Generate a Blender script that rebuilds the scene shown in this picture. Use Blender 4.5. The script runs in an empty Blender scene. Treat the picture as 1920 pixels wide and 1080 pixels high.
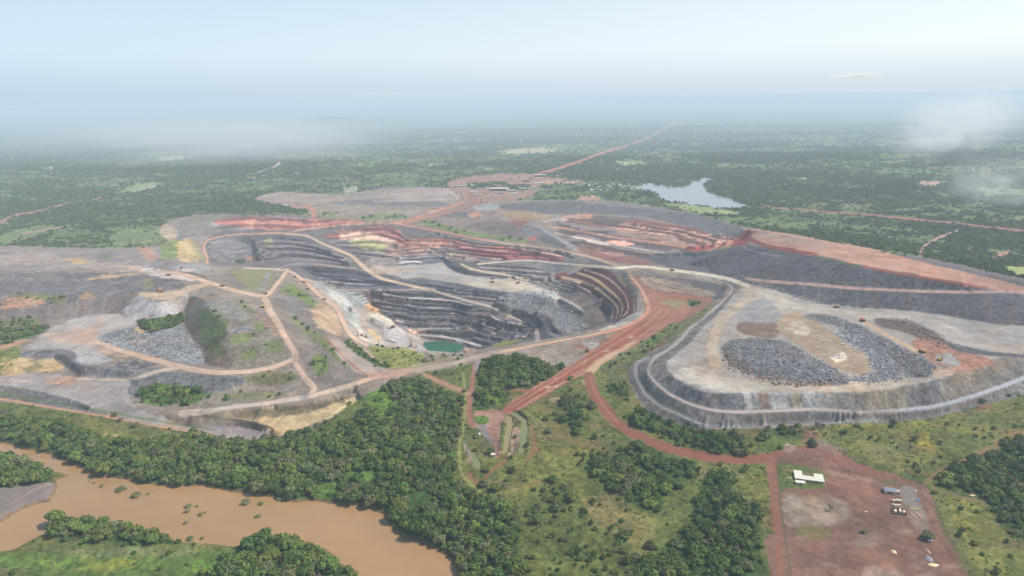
import bpy, bmesh, math, random
import numpy as np
from mathutils import Matrix, Vector
from mathutils.geometry import delaunay_2d_cdt

random.seed(7)
RNG = np.random.default_rng(7)
SC = bpy.context.scene
HAZE_COLOR = (0.74, 0.885, 1.0)
HAZE_DENSITY = 0.000092
R = math.radians

# ------------------------------------------------------------------ camera
CAM_H = 400.0
PITCH = R(15.5)
ROLL = R(-0.9)
FPX = 1280.0                      # focal length in pixels of the 1920 wide photograph
cam_data = bpy.data.cameras.new('camera')
cam_data.sensor_width = 36.0
cam_data.lens = 36.0 * FPX / 1920.0
cam_data.clip_start = 1.0
cam_data.clip_end = 120000.0
cam = bpy.data.objects.new('camera', cam_data)
SC.collection.objects.link(cam)
cam.matrix_world = (Matrix.Translation((0, 0, CAM_H)) @ Matrix.Rotation(math.pi / 2 - PITCH, 4, 'X')
                    @ Matrix.Rotation(ROLL, 4, 'Z'))
SC.camera = cam
CR = np.array(cam.matrix_world.to_3x3())

# ------------------------------------------------------------------ sky, sun, exposure
SUN_EL, SUN_AZ = R(50), R(6)     # azimuth measured from +X towards +Y
world = bpy.data.worlds.new('World')
SC.world = world
world.use_nodes = True
wn = world.node_tree
wn.nodes.clear()
sky = wn.nodes.new('ShaderNodeTexSky')
sky.sky_type = 'NISHITA'
sky.sun_disc = False
sky.sun_elevation = SUN_EL
sky.sun_rotation = math.pi / 2 - SUN_AZ
sky.altitude = 0
sky.air_density = 1.0
sky.dust_density = 0.6
sky.ozone_density = 1.6
bg = wn.nodes.new('ShaderNodeBackground')
bg.inputs['Strength'].default_value = 0.125
wo = wn.nodes.new('ShaderNodeOutputWorld')
# humid air whitens the sky towards the horizon, a little more on the sun's side
tc = wn.nodes.new('ShaderNodeTexCoord')
sep = wn.nodes.new('ShaderNodeSeparateXYZ'); wn.links.new(tc.outputs['Generated'], sep.inputs[0])
ab = wn.nodes.new('ShaderNodeMath'); ab.operation = 'ABSOLUTE'; wn.links.new(sep.outputs['Z'], ab.inputs[0])
inv = wn.nodes.new('ShaderNodeMath'); inv.operation = 'SUBTRACT'; inv.inputs[0].default_value = 1.0; wn.links.new(ab.outputs[0], inv.inputs[1])
pw = wn.nodes.new('ShaderNodeMath'); pw.operation = 'POWER'; pw.inputs[1].default_value = 2.6; wn.links.new(inv.outputs[0], pw.inputs[0])
side = wn.nodes.new('ShaderNodeMapRange'); wn.links.new(sep.outputs['X'], side.inputs['Value'])
side.inputs['From Min'].default_value = -0.7; side.inputs['From Max'].default_value = 0.6
hc = wn.nodes.new('ShaderNodeMix'); hc.data_type = 'RGBA'; wn.links.new(side.outputs[0], hc.inputs[0])
hc.inputs[6].default_value = (4.6, 5.9, 7.0, 1); hc.inputs[7].default_value = (7.0, 7.4, 7.6, 1)
mx = wn.nodes.new('ShaderNodeMix'); mx.data_type = 'RGBA'; wn.links.new(pw.outputs[0], mx.inputs[0])
wn.links.new(sky.outputs[0], mx.inputs[6]); wn.links.new(hc.outputs[2], mx.inputs[7])
low = wn.nodes.new('ShaderNodeMapRange'); low.interpolation_type = 'SMOOTHSTEP'; wn.links.new(ab.outputs[0], low.inputs['Value'])
low.inputs['From Min'].default_value = 0.07; low.inputs['From Max'].default_value = 0.0
m2 = wn.nodes.new('ShaderNodeMix'); m2.data_type = 'RGBA'; wn.links.new(low.outputs[0], m2.inputs[0])
wn.links.new(mx.outputs[2], m2.inputs[6]); bc = wn.nodes.new('ShaderNodeMix'); bc.data_type = 'RGBA'; wn.links.new(side.outputs[0], bc.inputs[0])
bc.inputs[6].default_value = (3.9, 4.9, 5.8, 1); bc.inputs[7].default_value = (4.9, 5.6, 6.2, 1); wn.links.new(bc.outputs[2], m2.inputs[7])
wn.links.new(m2.outputs[2], bg.inputs['Color'])
wn.links.new(bg.outputs[0], wo.inputs['Surface'])
sun_data = bpy.data.lights.new('sun', 'SUN')
sun_data.energy = 4.9
sun_data.angle = R(0.6)
sun_data.color = (1.0, 0.935, 0.83)
sun = bpy.data.objects.new('sun', sun_data)
SC.collection.objects.link(sun)
sd = Vector((math.cos(SUN_EL) * math.cos(SUN_AZ), math.cos(SUN_EL) * math.sin(SUN_AZ), math.sin(SUN_EL)))
sun.rotation_euler = (-sd).to_track_quat('-Z', 'Y').to_euler()
vs = SC.view_settings
vs.view_transform = 'Standard'
vs.look = 'None'
vs.exposure = 0.14
vs.gamma = 1.0
vs.use_curve_mapping = False
SC.render.engine = 'CYCLES'
SC.cycles.volume_step_rate = 4.0
SC.cycles.volume_max_steps = 128
SC.cycles.max_bounces = 4
SC.cycles.diffuse_bounces = 2
SC.cycles.glossy_bounces = 2
SC.cycles.transmission_bounces = 2
SC.cycles.transparent_max_bounces = 8
SC.cycles.volume_bounces = 2
SC.cycles.use_denoising = True

# ------------------------------------------------------------------ geometry helpers
def ray(px, py):
    """direction of the sight line through a photograph pixel (1920 x 1080)"""
    v = np.stack([(np.asarray(px, float) - 960) / FPX, -(np.asarray(py, float) - 540) / FPX,
                  -np.ones(np.shape(px))], -1)
    return v @ CR.T

def at(px, py, z=0.0):
    """the place at height z that the photograph shows at a pixel"""
    d = ray(px, py)
    t = (np.asarray(z, float) - CAM_H) / d[..., 2]
    return np.stack([d[..., 0] * t, d[..., 1] * t, np.broadcast_to(np.asarray(z, float), t.shape)], -1)

def project(x, y, z):
    v = np.stack([x, y, z - CAM_H], -1) @ CR
    w = np.maximum(-v[..., 2], 1e-3)
    return 960 + FPX * v[..., 0] / w, 540 - FPX * v[..., 1] / w

def _h(ix, iy, seed):
    n = (ix * 374761393 + iy * 668265263 + seed * 982451653) & 0xFFFFFFFF
    n = ((n ^ (n >> 13)) * 1274126177) & 0xFFFFFFFF
    n = (n ^ (n >> 16)) & 0xFFFFFFFF
    return n.astype(np.float32) / np.float32(4294967295.0)

def vnoise(x, y, seed=0):
    fx = np.floor(x); fy = np.floor(y)
    ix = fx.astype(np.int64); iy = fy.astype(np.int64)
    u = (x - fx).astype(np.float32); v = (y - fy).astype(np.float32)
    u = u * u * (3 - 2 * u); v = v * v * (3 - 2 * v)
    a = _h(ix, iy, seed); b = _h(ix + 1, iy, seed); c = _h(ix, iy + 1, seed); d = _h(ix + 1, iy + 1, seed)
    return (a + (b - a) * u + (c - a) * v + (a - b - c + d) * u * v) * 2 - 1

def fbm(x, y, scale, octaves=3, seed=0):
    s = 0; amp = 1.0; tot = 0; f = 1.0 / scale
    for o in range(octaves):
        s = s + vnoise(x * f + 17.3 * o, y * f - 9.1 * o, seed + o) * amp
        tot += amp; amp *= 0.5; f *= 2.03
    return s / tot

def sstep(a, b, x):
    t = np.clip((x - a) / (b - a), 0, 1)
    return t * t * (3 - 2 * t)

def lin(c):
    c = np.asarray(c, float) / 255.0
    return np.where(c <= 0.04045, c / 12.92, ((c + 0.055) / 1.055) ** 2.4)
# ------------------------------------------------------------------ the lie of the land
# surveyed lines: heights (metres above the plain) with the photograph pixels they pass through
TIN = []
def line(z, pts, step=6.0):
    """adds a surveyed line; z is one height or one per point"""
    p = np.array(pts, float)
    zz = np.broadcast_to(np.asarray(z, float), (len(p),))
    w = at(p[:, 0], p[:, 1], zz)
    for a, b in zip(w[:-1], w[1:]):
        n = max(1, int(np.hypot(*(b - a)[:2]) / step))
        for k in range(n):
            TIN.append(a + (b - a) * k / n)
    TIN.append(w[-1])
    return w

def bench(z, pts, w=2.4):
    """a flat bench: its outer edge and, a little behind, the toe of the face above"""
    p = [(a, b) for a, b in pts]
    line(z, p); line(z, [(a, b - w) for a, b in p])

def road3(z, pts, w):
    p = [(a, b) for a, b in pts]
    line(z, [(a, b - w) for a, b in p], 7); line(z, [(a, b + w) for a, b in p], 7)

def pts(s):
    return [tuple(float(v) for v in q.split(',')) for q in s.split()]

# the plain all round
for (x, y, z) in [(-60000, 60000, 0), (0, 60000, 0), (60000, 60000, 0), (-30000, 20000, 0), (0, 20000, 0), (30000, 20000, 0),
                  (-9000, 8000, 0), (-3000, 8000, 0), (3000, 8000, 0), (9000, 8000, 0), (-5000, 4500, 0), (-1500, 4500, 0),
                  (1500, 4500, 0), (5000, 4500, 0), (-2500, 2600, 0), (3200, 2600, 0), (-2500, 100, -15), (2500, 100, -5),
                  (-900, 100, -18), (900, 100, -12), (0, 100, -15), (-2500, 900, 0), (2500, 900, 0)]:
    TIN.append(np.array((x, y, z), float))
line(0, pts('-120,440 0,438 150,438 250,435 330,400 450,385 600,340 760,335 900,330 1100,340 1200,365 1290,384'), 60)
line(0, pts('1290,384 1400,400 1500,420 1650,445 1800,470 1920,490 2050,510'), 60)
# near ground
line(-10, pts('-80,640 -30,700 -20,745'), 40)
line(-14, pts('-80,752 0,758 100,772 200,786 300,803 400,818'), 40)
line(-17, pts('-80,800 0,815 60,830 110,845 160,870 210,885 270,895 340,900 430,908 520,920 610,928 690,938 740,955 770,980 830,1010 870,1045 890,1090'), 30)
line(-14, pts('150,820 300,840 450,850 600,830 700,850'), 40)
line(-12, pts('720,760 800,740 820,850 800,920 900,960 960,1050'), 40)
line(-10, pts('900,740 1000,830 1100,860 1250,900 1200,1000 1150,1080'), 40)
line(-17, pts('-80,1050 0,1045 100,1020 200,1025 330,1030 440,1040 480,1020 560,1020 640,1060 680,1110'), 30)
line(-17, pts('-80,860 0,858 60,880 90,900'), 30)
line(-8, pts('1180,800 1300,850 1450,870 1600,895 1750,920 1850,960'), 50)
line(-7, pts('1480,950 1480,1080'), 50)
line(-7, pts('1750,1000 1850,1080 1950,1040 1960,860'), 50)
line(-3, pts('1560,810 1700,800 1800,780 1900,750 1980,735'), 50)
line(-1, pts('1100,700 1130,760 1170,770'), 40)
line(-3, pts('880,700 950,690 1050,690'), 40)

# ---- pit rim, north and east: the rim road
line(0, pts('740,419 760,423 820,433 880,445 945,456 1002,462 1042,468 1075,475 1110,483 1140,493 1167,502'))
line(0, pts('1167,502 1185,520 1197,535 1207,552 1211,570 1205,588 1175,606 1128,622 1070,634 995,648 940,660 875,675 820,688 770,697 720,706'))
line(1, pts('1230,550 1240,580 1200,620 1130,650 1060,690 1000,730'), 40)
line(0, pts('1260,540 1300,560 1310,590'), 40)
# hidden inner side of the near rim: drops away just behind the crest
for k, dz in ((1.045, -22), (1.10, -44)):
    w = at(*np.array(pts('1160,606 1120,618 1060,629 1000,640 950,650 900,660')).T, 0.0)
    for a in w:
        TIN.append(np.array((a[0] * k, a[1] * k, dz)))
line(-1, pts('1140,606 1100,618 1040,631 1000,638 950,650 900,662 870,668'))
# north wall benches
line(-3, pts('770,444 825,445 862,449 887,456 937,460 1000,466 1040,473 1075,482'))
bench(-11, pts('767,454 812,454 850,456 869,462 900,466 933,470 983,469 1017,473 1063,482'))
bench(-19, pts('765,462 800,461 844,462 856,467 900,472 937,476 983,477 1033,481 1057,487'))
bench(-27, pts('765,470 825,468 850,475 900,482 942,486'))
bench(-34, pts('760,478 812,475 831,477 844,483 870,486'))
bench(-40, pts('750,484 775,484 800,481 825,482'))
line(-48, pts('700,497 746,499 770,498 794,496 831,491 839,501 856,511 881,517 912,518 960,522'))
line([-31, -27, -22, -18, -12, -7, -2, 0], pts('895,495 935,491 995,488 1045,493 1095,497 1130,499.5 1155,501 1175,501'))
line([-33, -29, -24, -20, -15, -9, -5], pts('895,497 935,493.5 995,490.5 1045,495.5 1095,499.5 1130,502 1150,503'))
bench(-36, pts('885,500 900,502 960,506 1000,509 1040,512'), 1.5)
road3([-33, -36, -40, -44, -47, -49], pts('864,495 880,503 900,508 940,514 965,519 985,524'), 1.5)
# east wall
line(-2, pts('1103,501 1130,505 1155,513 1172,525 1186,540 1193,560 1192,580'))
bench(-10, pts('1097,506 1117,512 1137,520 1153,532 1168,548 1176,563 1177,582 1168,591'), 1.6)
bench(-17, pts('1080,513 1105,521 1122,530 1133,540 1147,551 1163,564 1168,578 1163,592'), 4)
bench(-26, pts('1055,523 1083,531 1117,543 1137,556 1152,569 1159,580 1156,594'), 4)
bench(-33, pts('1040,524 1070,534 1090,541 1107,549 1127,560 1147,576 1149,586 1146,598'), 1.6)
line(-50, pts('1090,549 1105,556 1120,567 1133,579 1139,588 1140,598'))
line(-50, pts('985,528 1010,535 1040,545 1070,552'))
# plateau and its south edge
line(-48, pts('700,510 740,512 800,520 860,530 900,540 950,546 1000,552 1040,562'))
line(-49, pts('745,523 790,531 830,536 860,541 900,545 950,550'))
line(-58, pts('810,547 850,546 900,552 935,556'))
line(-61, pts('930,565 960,566 1000,568 1030,575 1060,590 1090,600 1110,606'))
line(-49, pts('1050,559 1075,572 1093,583'))
line(-58, pts('1044,564 1050,578 1066,586 1086,590'))
line(-66, pts('1060,610 1080,620 1110,612'))
bench(-63, pts('943,572 973,577 1007,585 1027,590 1033,603 1040,617 1058,627'), 1.2)
bench(-73, pts('958,582 1000,589 1011,600 1022,613 1033,624 1048,630'), 1.2)
# main ramp
road3([-2, -3, -7, -14, -25, -38, -44, -48, -53, -57, -60, -64, -69, -75, -81, -87, -92, -98],
      pts('500,437 535,439 575,442 605,457 630,467 660,480 682,500 710,520 747,530 785,539 810,543 845,555 882,565 920,575 945,587 975,599 995,606 1007,622'), 1.7)
line(-112, pts('1008,634 1000,636'))
# wall above the lake
bench(-66, pts('717,551 755,558 789,559 850,564 870,569 885,572'), 1.8)
bench(-80, pts('694,562 721,564 762,570 782,575 823,577 857,578 877,585 900,588 917,589 930,598 960,605 985,609'), 1.8)
bench(-94, pts('696,573 716,581 735,585 762,587 779,592 816,593 854,594 870,600 897,602 917,612 950,617 985,622'), 1.8)
bench(-107, pts('740,599 770,607 802,609 843,608 857,613 880,613'), 1.5)
road3([-112, -113, -113, -113, -112, -111], pts('762,618 783,617 857,616 900,619 935,628 985,632'), 1.4)
bench(-119, pts('785,627 815,629 840,633 870,640 890,645 905,649'), 1.5)
line(-125, pts('790,636 805,637 830,638 855,641 872,645 876,652 865,659 848,666'))
line(-127, pts('793,646 800,655 812,664 845,666'))
line([-57, -58, -57], pts('640,543 700,545 770,543'))
line([-55, -56, -56], pts('640,540 700,541.5 770,541'))
line([-115, -124], pts('880,655 900,655'))
# equipment floor west of the lake
line(-88, pts('690,590 705,598 725,606 742,613'))
line(-90, pts('684,612 680,628 692,640 710,646 740,648'))
line(-92, pts('688,603 705,619 722,630 745,642'))
line(-98, pts('692,603 709,620 724,632 746,640 760,612'))
line(-104, pts('770,625 778,640 790,652'))
line(-99, pts('762,622 765,640 770,650 790,660'))
line(-76, pts('655,585 668,600 669,615'))
line([-66, -70, -78], pts('650,560 670,572 690,585'))
# road down the west side, rim of the pit
road3([-25, -25, -28, -34, -42, -52, -64, -74, -80], pts('535,506 555,515 575,530 607,560 630,577 642,600 652,620 667,636 684,645'), 2.5)
line([-38, -46, -56, -66], pts('590,520 625,543 645,560 660,580'))
line([-3, -8, -20, -35, -45, -50, -42, -25, -6], pts('680,690 700,680 720,668 745,656 775,652 800,668 830,672 850,670 875,668'))
line([-60, -60], pts('720,652 745,651'))
# benches between the ramp and the west road
road3([-25, -30, -36, -40, -43, -45], pts('520,503 545,496 585,495 635,500 667,503 680,507'), 1.3)
line(-54, pts('600,520 650,530 700,536'))
bench(-48, pts('590,512 640,515 690,520'), 1.5)
bench(-12, pts('480,449 540,450 590,461 620,470'), 1.3)
bench(-20, pts('485,461 560,462 600,470 640,481'), 1.3)
bench(-28, pts('490,473 560,472 610,480 655,492'), 1.3)
line(-36, pts('485,491 500,490 520,487 560,487 600,489 660,495'))
line(-36, pts('425,490 460,492 481,490'))
line(-22, pts('400,468 440,462 475,470 470,480'))
line(-26, pts('415,458 450,456 470,462'))
line(-8, pts('472,440 476,452 482,470'))
line([-3, -4, -8, -10, -16, -22, -24], pts('500,439 470,440 430,443 398,447 382,460 388,480 389,495'))
# back wall above the north road
line(12, pts('390,412 420,402 500,400 560,404 610,409 680,411 740,414'))
bench(8, pts('400,416 460,412 510,415 560,419 640,419'), 1)
bench(3, pts('405,430 460,424 520,424 560,428'), 1)
line(-1, pts('740,418 640,421 590,427 550,435 530,438'))
line([-6, -10], pts('600,436 660,430'))
# hollow between the road and the ramp
bench(-8, pts('620,440 680,428 720,428 745,434 758,445'), 1)
bench(-18, pts('615,452 660,452 700,446 740,452 752,462'), 1)
bench(-28, pts('640,465 680,470 720,472 745,478'), 1)
line(-38, pts('665,482 700,486 735,488'))
# north dumps
line(8, pts('478,372 500,362 530,359 580,362 640,372'))
line(10, pts('640,365 700,354 790,351 845,357 850,372 800,378 700,376'))
line(2, pts('560,390 640,400 740,400 820,390 850,380'))
line(1, pts('860,366 870,380 830,400 780,412'))
line(18, pts('880,386 930,379 960,385 930,396 890,398'))
line([10, 8, 12], pts('850,395 840,410 900,420'))
line(22, pts('960,385 1050,378 1150,382 1230,390 1300,403 1360,418 1400,428'))
line(0, pts('940,374 1050,372 1150,374 1235,381 1310,392'))
line(14, pts('950,398 1000,400 1050,402 1110,404 1180,405 1260,418 1340,432'))
line(12, pts('930,403 960,415 985,420'))
line(2, pts('860,425 900,438 960,450 1010,452'))
line([6, 8, 10], pts('990,420 1030,438 1060,455'))
line([2, 5, 9, 12, 14], pts('1075,470 1050,450 1020,432 995,419 1040,408'))
bench(12, pts('1045,412 1110,420 1180,430 1260,442 1300,452'), 2)
bench(8, pts('1045,424 1080,432 1130,440 1200,452 1250,462 1300,468'), 2)
line(2, pts('1090,458 1150,470 1220,486 1280,495 1330,505'))
bench(5, pts('1090,448 1140,460 1200,470 1260,478 1300,484'), 1.5)
# haul road climbing onto the east dump
road3([0, 3, 8, 15, 21, 27, 30], pts('1185,501 1200,499 1260,506 1325,515 1370,524 1400,535 1420,542'), 2.5)
# east dump, lower platform
EC = pts('1378,545 1360,575 1312,620 1287,650 1264,665 1249,680 1251,693 1263,706 1286,723 1320,735 1370,739 1430,738 1480,740 1560,735 1640,733 1700,723 1750,714 1800,692 1870,672 1930,658')
EB = pts('1305,517 1350,526 1370,536 1371,548 1350,570 1300,610 1278,635 1253,655 1226,672 1215,695 1229,716 1255,738 1292,756 1330,767 1380,772 1455,770 1530,767 1615,773 1690,769 1752,762 1815,746 1877,725 1930,706')
EL = pts('1213,673 1190,686 1191,710 1209,740 1234,763 1267,777 1300,793 1330,801 1392,802 1430,798 1520,795 1580,792 1640,789')
EZ = [25 + 5 * min(1, k / 3) for k in range(len(EC))]
line(EZ, EC)
line(30, pts('1400,560 1370,600 1330,640 1310,670 1330,700 1400,715 1500,718 1620,722'), 30)
EBZ = [11, 14, 16] + [17 if a < 1290 else (15 if a < 1460 else (14 if a < 1540 else (11.5 if a < 1620 else 8.5))) for a, b in EB[3:]]
line(EBZ, EB)
line(EBZ, [(a - 2, b + 2.5) if i > 3 else (a, b + 1.5) for i, (a, b) in enumerate(EB)])
ELZ = [3.5] * (len(EL) - 2) + [2, 0]
line(ELZ, EL); line(ELZ, [(a + 3, b - 2) for a, b in EL])
line([5, 6, 6, 5], pts('1352,545 1330,565 1290,600 1240,645'))
line([0, 0, -1, -1, -2, -3, -3, -3, -3, -3, -3, -3, -3, -3, -3, -2, -2, -1, -1], pts('1310,560 1280,600 1240,640 1200,668 1177,688 1178,712 1198,750 1222,778 1268,792 1308,806 1380,809 1440,803 1520,799 1560,795 1640,792 1740,782 1800,767 1850,752 1930,728'))
line(3, pts('1200,515 1260,530 1310,545 1330,552'))
line(31, pts('1500,600 1560,640 1620,690 1500,690 1420,640'), 40)
line(34, pts('1380,650 1420,690 1500,712 1590,715'), 30)
line(34, pts('1390,630 1450,650 1520,680 1540,700'), 30)
line(34, pts('1500,590 1600,620 1700,660 1740,700'), 40)
line(32, pts('1760,640 1830,680 1700,700'), 40)
# upper dump behind
line(30, pts('1425,540 1470,551 1520,568 1600,579 1680,581 1760,591 1840,606 1930,615'))
line([30, 38, 46, 50, 52, 52], pts('1395,524 1440,529 1520,537 1600,543 1700,548 1900,551'))
line([30, 38, 46, 50, 52, 52], pts('1395,520 1440,525 1520,531 1600,537 1700,542 1900,544'))
line([46, 54, 70, 76, 77, 75, 68, 60, 54, 52], pts('1407,455 1420,460 1500,477 1560,487 1620,500 1700,513 1760,525 1830,536 1880,543 1930,547'))
line([46, 58, 72, 77, 76, 74, 70, 62], pts('1402,430 1430,432 1480,441 1560,457 1640,470 1720,486 1800,502 1920,530'))
line([30, 20, 9], pts('1385,455 1330,472 1240,474'))
line([42, 26, 14], pts('1390,470 1340,480 1300,490'))
line(20, pts('1200,420 1280,432 1350,450 1390,452'))
# west dumps
line(28, pts('-80,505 0,508 100,512 200,512 262,507 300,508 340,512'))
line(30, pts('-80,475 0,472 100,468 200,470 280,480 340,495'))
line(0, pts('-80,458 0,458 100,460 200,463 270,462 300,455 330,430'))
line([16, 16, 16, 17, 18, 22, 26], pts('-80,584 0,580 60,576 125,570 180,560 225,555 250,550'))
line(2, pts('-80,645 0,638 60,615 100,603 150,592 190,587 222,588'))
line(26, pts('257,550 275,558 300,565 325,562 345,554 352,548 390,535 360,530 300,540 265,548'))
line(2, pts('228,589 250,598 272,598 300,601 330,592 344,582'))
line([26, 22, 20, 16, 14, 12, 10], pts('390,530 330,510 300,508 270,512 330,516 350,520 370,525'))
road3([26, 24, 16, 8, -4, -14, -24], pts('395,532 440,545 495,556 503,545 525,522 535,512 538,507'), 2)
road3([16, 14, 10, 6, 2, 0, -3, -5], pts('495,558 515,600 540,640 553,665 552,680 572,700 590,725 578,741'), 3)
line([26, 27, 30, 31, 29, 20, 9], pts('354,552 380,560 400,590 420,604 428,625 434,650 440,668'))
line(2, pts('346,582 346,612 365,640 384,664 381,682 400,690 470,691 530,683'))
line([25, 20, 10], pts('440,570 480,610 520,655'))
line(3, pts('100,640 200,660 300,690 380,692'), 30)
line(2, pts('240,620 300,640 340,650 310,670'), 30)
line(2, pts('250,698 300,695 360,700 460,706 530,700'))
line(-11, pts('258,728 300,737 400,740 460,727 520,722'))
line(2, pts('45,660 120,665 145,685 200,690 240,698'))
line(-8, pts('38,670 100,673 128,690 150,705 240,712'))
line(-11, pts('-80,700 0,705 60,690 120,700 200,720 240,760 300,780 360,776 460,760 560,748'), 30)
line(-5, pts('580,745 635,729 677,717 720,708'))
line(-12, pts('270,745 330,740 380,750 300,757'))
line([-12, -12, -12, -12], pts('0,725 60,732 130,747 200,775'))
line(-19, pts('0,746 100,760 215,778'))
line(-9, pts('360,778 440,766 500,762 577,752 640,740 670,732'))
line(-20, pts('440,785 500,775 560,770 620,762 660,742 668,748 640,770 600,790 560,805 520,818'))
line(-16, pts('360,782 440,787 470,793 508,803'))
line(-24, pts('345,800 370,803 440,800 470,804 505,812 505,822 440,822 390,812'))
line(-14, pts('300,802 390,818 440,830 520,826 600,800 680,750'))
line([-2, 2, 8], pts('470,512 460,530 440,538'))
line([-14, -16, -10, 0, 2], pts('545,540 570,570 600,600 620,640 640,680'))
line([-8, -4, 0], pts('560,600 590,650 620,700'))
line(-22, pts('570,545 600,585 622,620 640,640'))
line(-4, pts('700,690 660,660 640,650'))
line([-8, -10, -12], pts('420,500 455,503 500,504'))
line(8, pts('300,440 315,450 340,470 370,480'))
line([5, 0, -15], pts('330,480 360,490 400,500'))
line([0, 0], pts('310,425 350,405'))
# ------------------------------------------------------------------ height grid (finer near the camera)
ys = [250.0]
while ys[-1] < 440: ys.append(ys[-1] + 8)
while ys[-1] < 900: ys.append(ys[-1] + 1.45)
while ys[-1] < 1950: ys.append(ys[-1] + 2.0)
dy = 2.0
while ys[-1] < 48000:
    ys.append(ys[-1] + dy)
    dy = min(dy * 1.035, ys[-1] * 0.011)
ys = np.array(ys)
NR = len(ys); print('rows', NR); NC = 1190
us = np.linspace(-1, 1, NC)
HW = 0.95 * ys + 160.0                      # half width of every row
X = (HW[:, None] * us[None, :])
Y = np.repeat(ys[:, None], NC, 1)
Z = np.zeros((NR, NC), np.float32)

_p = np.array(TIN)
_k = np.unique(np.round(_p[:, :2] / 2.5).astype(np.int64), axis=0, return_index=True)[1]
_p = _p[_k]
_res = delaunay_2d_cdt([Vector(q[:2]) for q in _p], [], [], 0, 0.01)
_v = np.array([tuple(q) for q in _res[0]]); _src = _res[3]
_vz = np.array([_p[s[0], 2] if s else 0.0 for s in _src])
for f in _res[2]:
    if len(f) != 3: continue
    A, B, C = _v[f[0]], _v[f[1]], _v[f[2]]
    det = (B[1] - C[1]) * (A[0] - C[0]) + (C[0] - B[0]) * (A[1] - C[1])
    if abs(det) < 1e-9: continue
    tri = np.array([A, B, C])
    r0 = np.searchsorted(ys, tri[:, 1].min()); r1 = np.searchsorted(ys, tri[:, 1].max()) + 1
    r0 = max(r0 - 0, 0); r1 = min(r1, NR)
    if r1 <= r0: continue
    u = []
    for yy in (ys[r0], ys[r1 - 1]):
        w = 0.95 * yy + 160.0
        u += [tri[:, 0].min() / w, tri[:, 0].max() / w]
    c0 = max(int((min(u) + 1) / 2 * (NC - 1)) - 1, 0); c1 = min(int((max(u) + 1) / 2 * (NC - 1)) + 3, NC)
    if c1 <= c0: continue
    x = X[r0:r1, c0:c1]; y = Y[r0:r1, c0:c1]
    l1 = ((B[1] - C[1]) * (x - C[0]) + (C[0] - B[0]) * (y - C[1])) / det
    l2 = ((C[1] - A[1]) * (x - C[0]) + (A[0] - C[0]) * (y - C[1])) / det
    l3 = 1 - l1 - l2
    m = (l1 >= -1e-6) & (l2 >= -1e-6) & (l3 >= -1e-6)
    zz = l1 * _vz[f[0]] + l2 * _vz[f[1]] + l3 * _vz[f[2]]
    Z[r0:r1, c0:c1][m] = zz[m]

def inside_distance(x, y, p):
    """signed distance to an outline, positive inside"""
    best = np.full(x.shape, 1e9, np.float32); inside = np.zeros(x.shape, bool)
    n = len(p)
    for i in range(n):
        ax, ay = p[i]; bx, by = p[(i + 1) % n]
        dx, dy_ = bx - ax, by - ay
        t = np.clip(((x - ax) * dx + (y - ay) * dy_) / (dx * dx + dy_ * dy_ + 1e-9), 0, 1)
        best = np.minimum(best, (x - ax - t * dx) ** 2 + (y - ay - t * dy_) ** 2)
        if ay != by:
            inside ^= ((ay > y) != (by > y)) & (x < (bx - ax) * (y - ay) / (by - ay) + ax)
    d = np.sqrt(best)
    return np.where(inside, d, -d)

def blur(a, n=1):
    for _ in range(n):
        b = a.copy()
        b[1:-1] = (a[:-2] + 2 * a[1:-1] + a[2:]) / 4
        a = b.copy()
        a[:, 1:-1] = (b[:, :-2] + 2 * b[:, 1:-1] + b[:, 2:]) / 4
    return a
Z = blur(Z, 1)
ZM = Z.copy()
# loose benches where the walls were not surveyed line by line
PX, PY = project(X, Y, Z)
def _poly_mask(s, f):
    p = np.array(pts(s)); idx = _bb(p, f)
    m = np.zeros(Z.shape, np.float32); m[idx] = sstep(-f, f, inside_distance(PX[idx], PY[idx], p)); return m
def _bb(p, m):
    x0, y0 = p.min(0) - m; x1, y1 = p.max(0) + m
    return np.nonzero((PX > x0) & (PX < x1) & (PY > y0) & (PY < y1))
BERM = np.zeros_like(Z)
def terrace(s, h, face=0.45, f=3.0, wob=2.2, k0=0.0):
    global Z
    m = _poly_mask(s, f)
    z = Z + wob * fbm(X, Y, 45, 3, 91) + k0
    q = z / h; fl = np.floor(q); r = q - fl
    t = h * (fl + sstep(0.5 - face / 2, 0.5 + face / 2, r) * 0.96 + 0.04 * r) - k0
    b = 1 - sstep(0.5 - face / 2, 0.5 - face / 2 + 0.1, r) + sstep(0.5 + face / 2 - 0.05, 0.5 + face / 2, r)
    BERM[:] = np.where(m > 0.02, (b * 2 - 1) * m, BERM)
    Z = (Z * (1 - m) + t * m).astype(np.float32)
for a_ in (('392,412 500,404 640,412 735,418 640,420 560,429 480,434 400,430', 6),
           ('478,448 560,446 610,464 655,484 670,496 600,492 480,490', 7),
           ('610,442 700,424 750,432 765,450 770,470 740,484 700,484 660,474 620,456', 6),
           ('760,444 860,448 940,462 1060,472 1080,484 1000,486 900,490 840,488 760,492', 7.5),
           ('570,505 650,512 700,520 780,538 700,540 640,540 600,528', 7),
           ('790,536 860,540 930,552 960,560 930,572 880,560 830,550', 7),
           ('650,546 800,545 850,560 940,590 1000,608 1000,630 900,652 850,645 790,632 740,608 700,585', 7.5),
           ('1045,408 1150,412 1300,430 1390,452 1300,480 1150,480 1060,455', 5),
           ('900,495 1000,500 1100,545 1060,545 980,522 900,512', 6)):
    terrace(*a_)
Z = Z.astype(np.float32)
PX, PY = project(X, Y, Z)
PX = PX.astype(np.float32); PY = PY.astype(np.float32)
N20 = fbm(X, Y, 22, 3, 11); N60 = fbm(X, Y, 70, 3, 12); N7 = fbm(X, Y, 6, 2, 13); N300 = fbm(X, Y, 380, 4, 14); N3 = vnoise(X / 2.7, Y / 3.6, 15)
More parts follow.
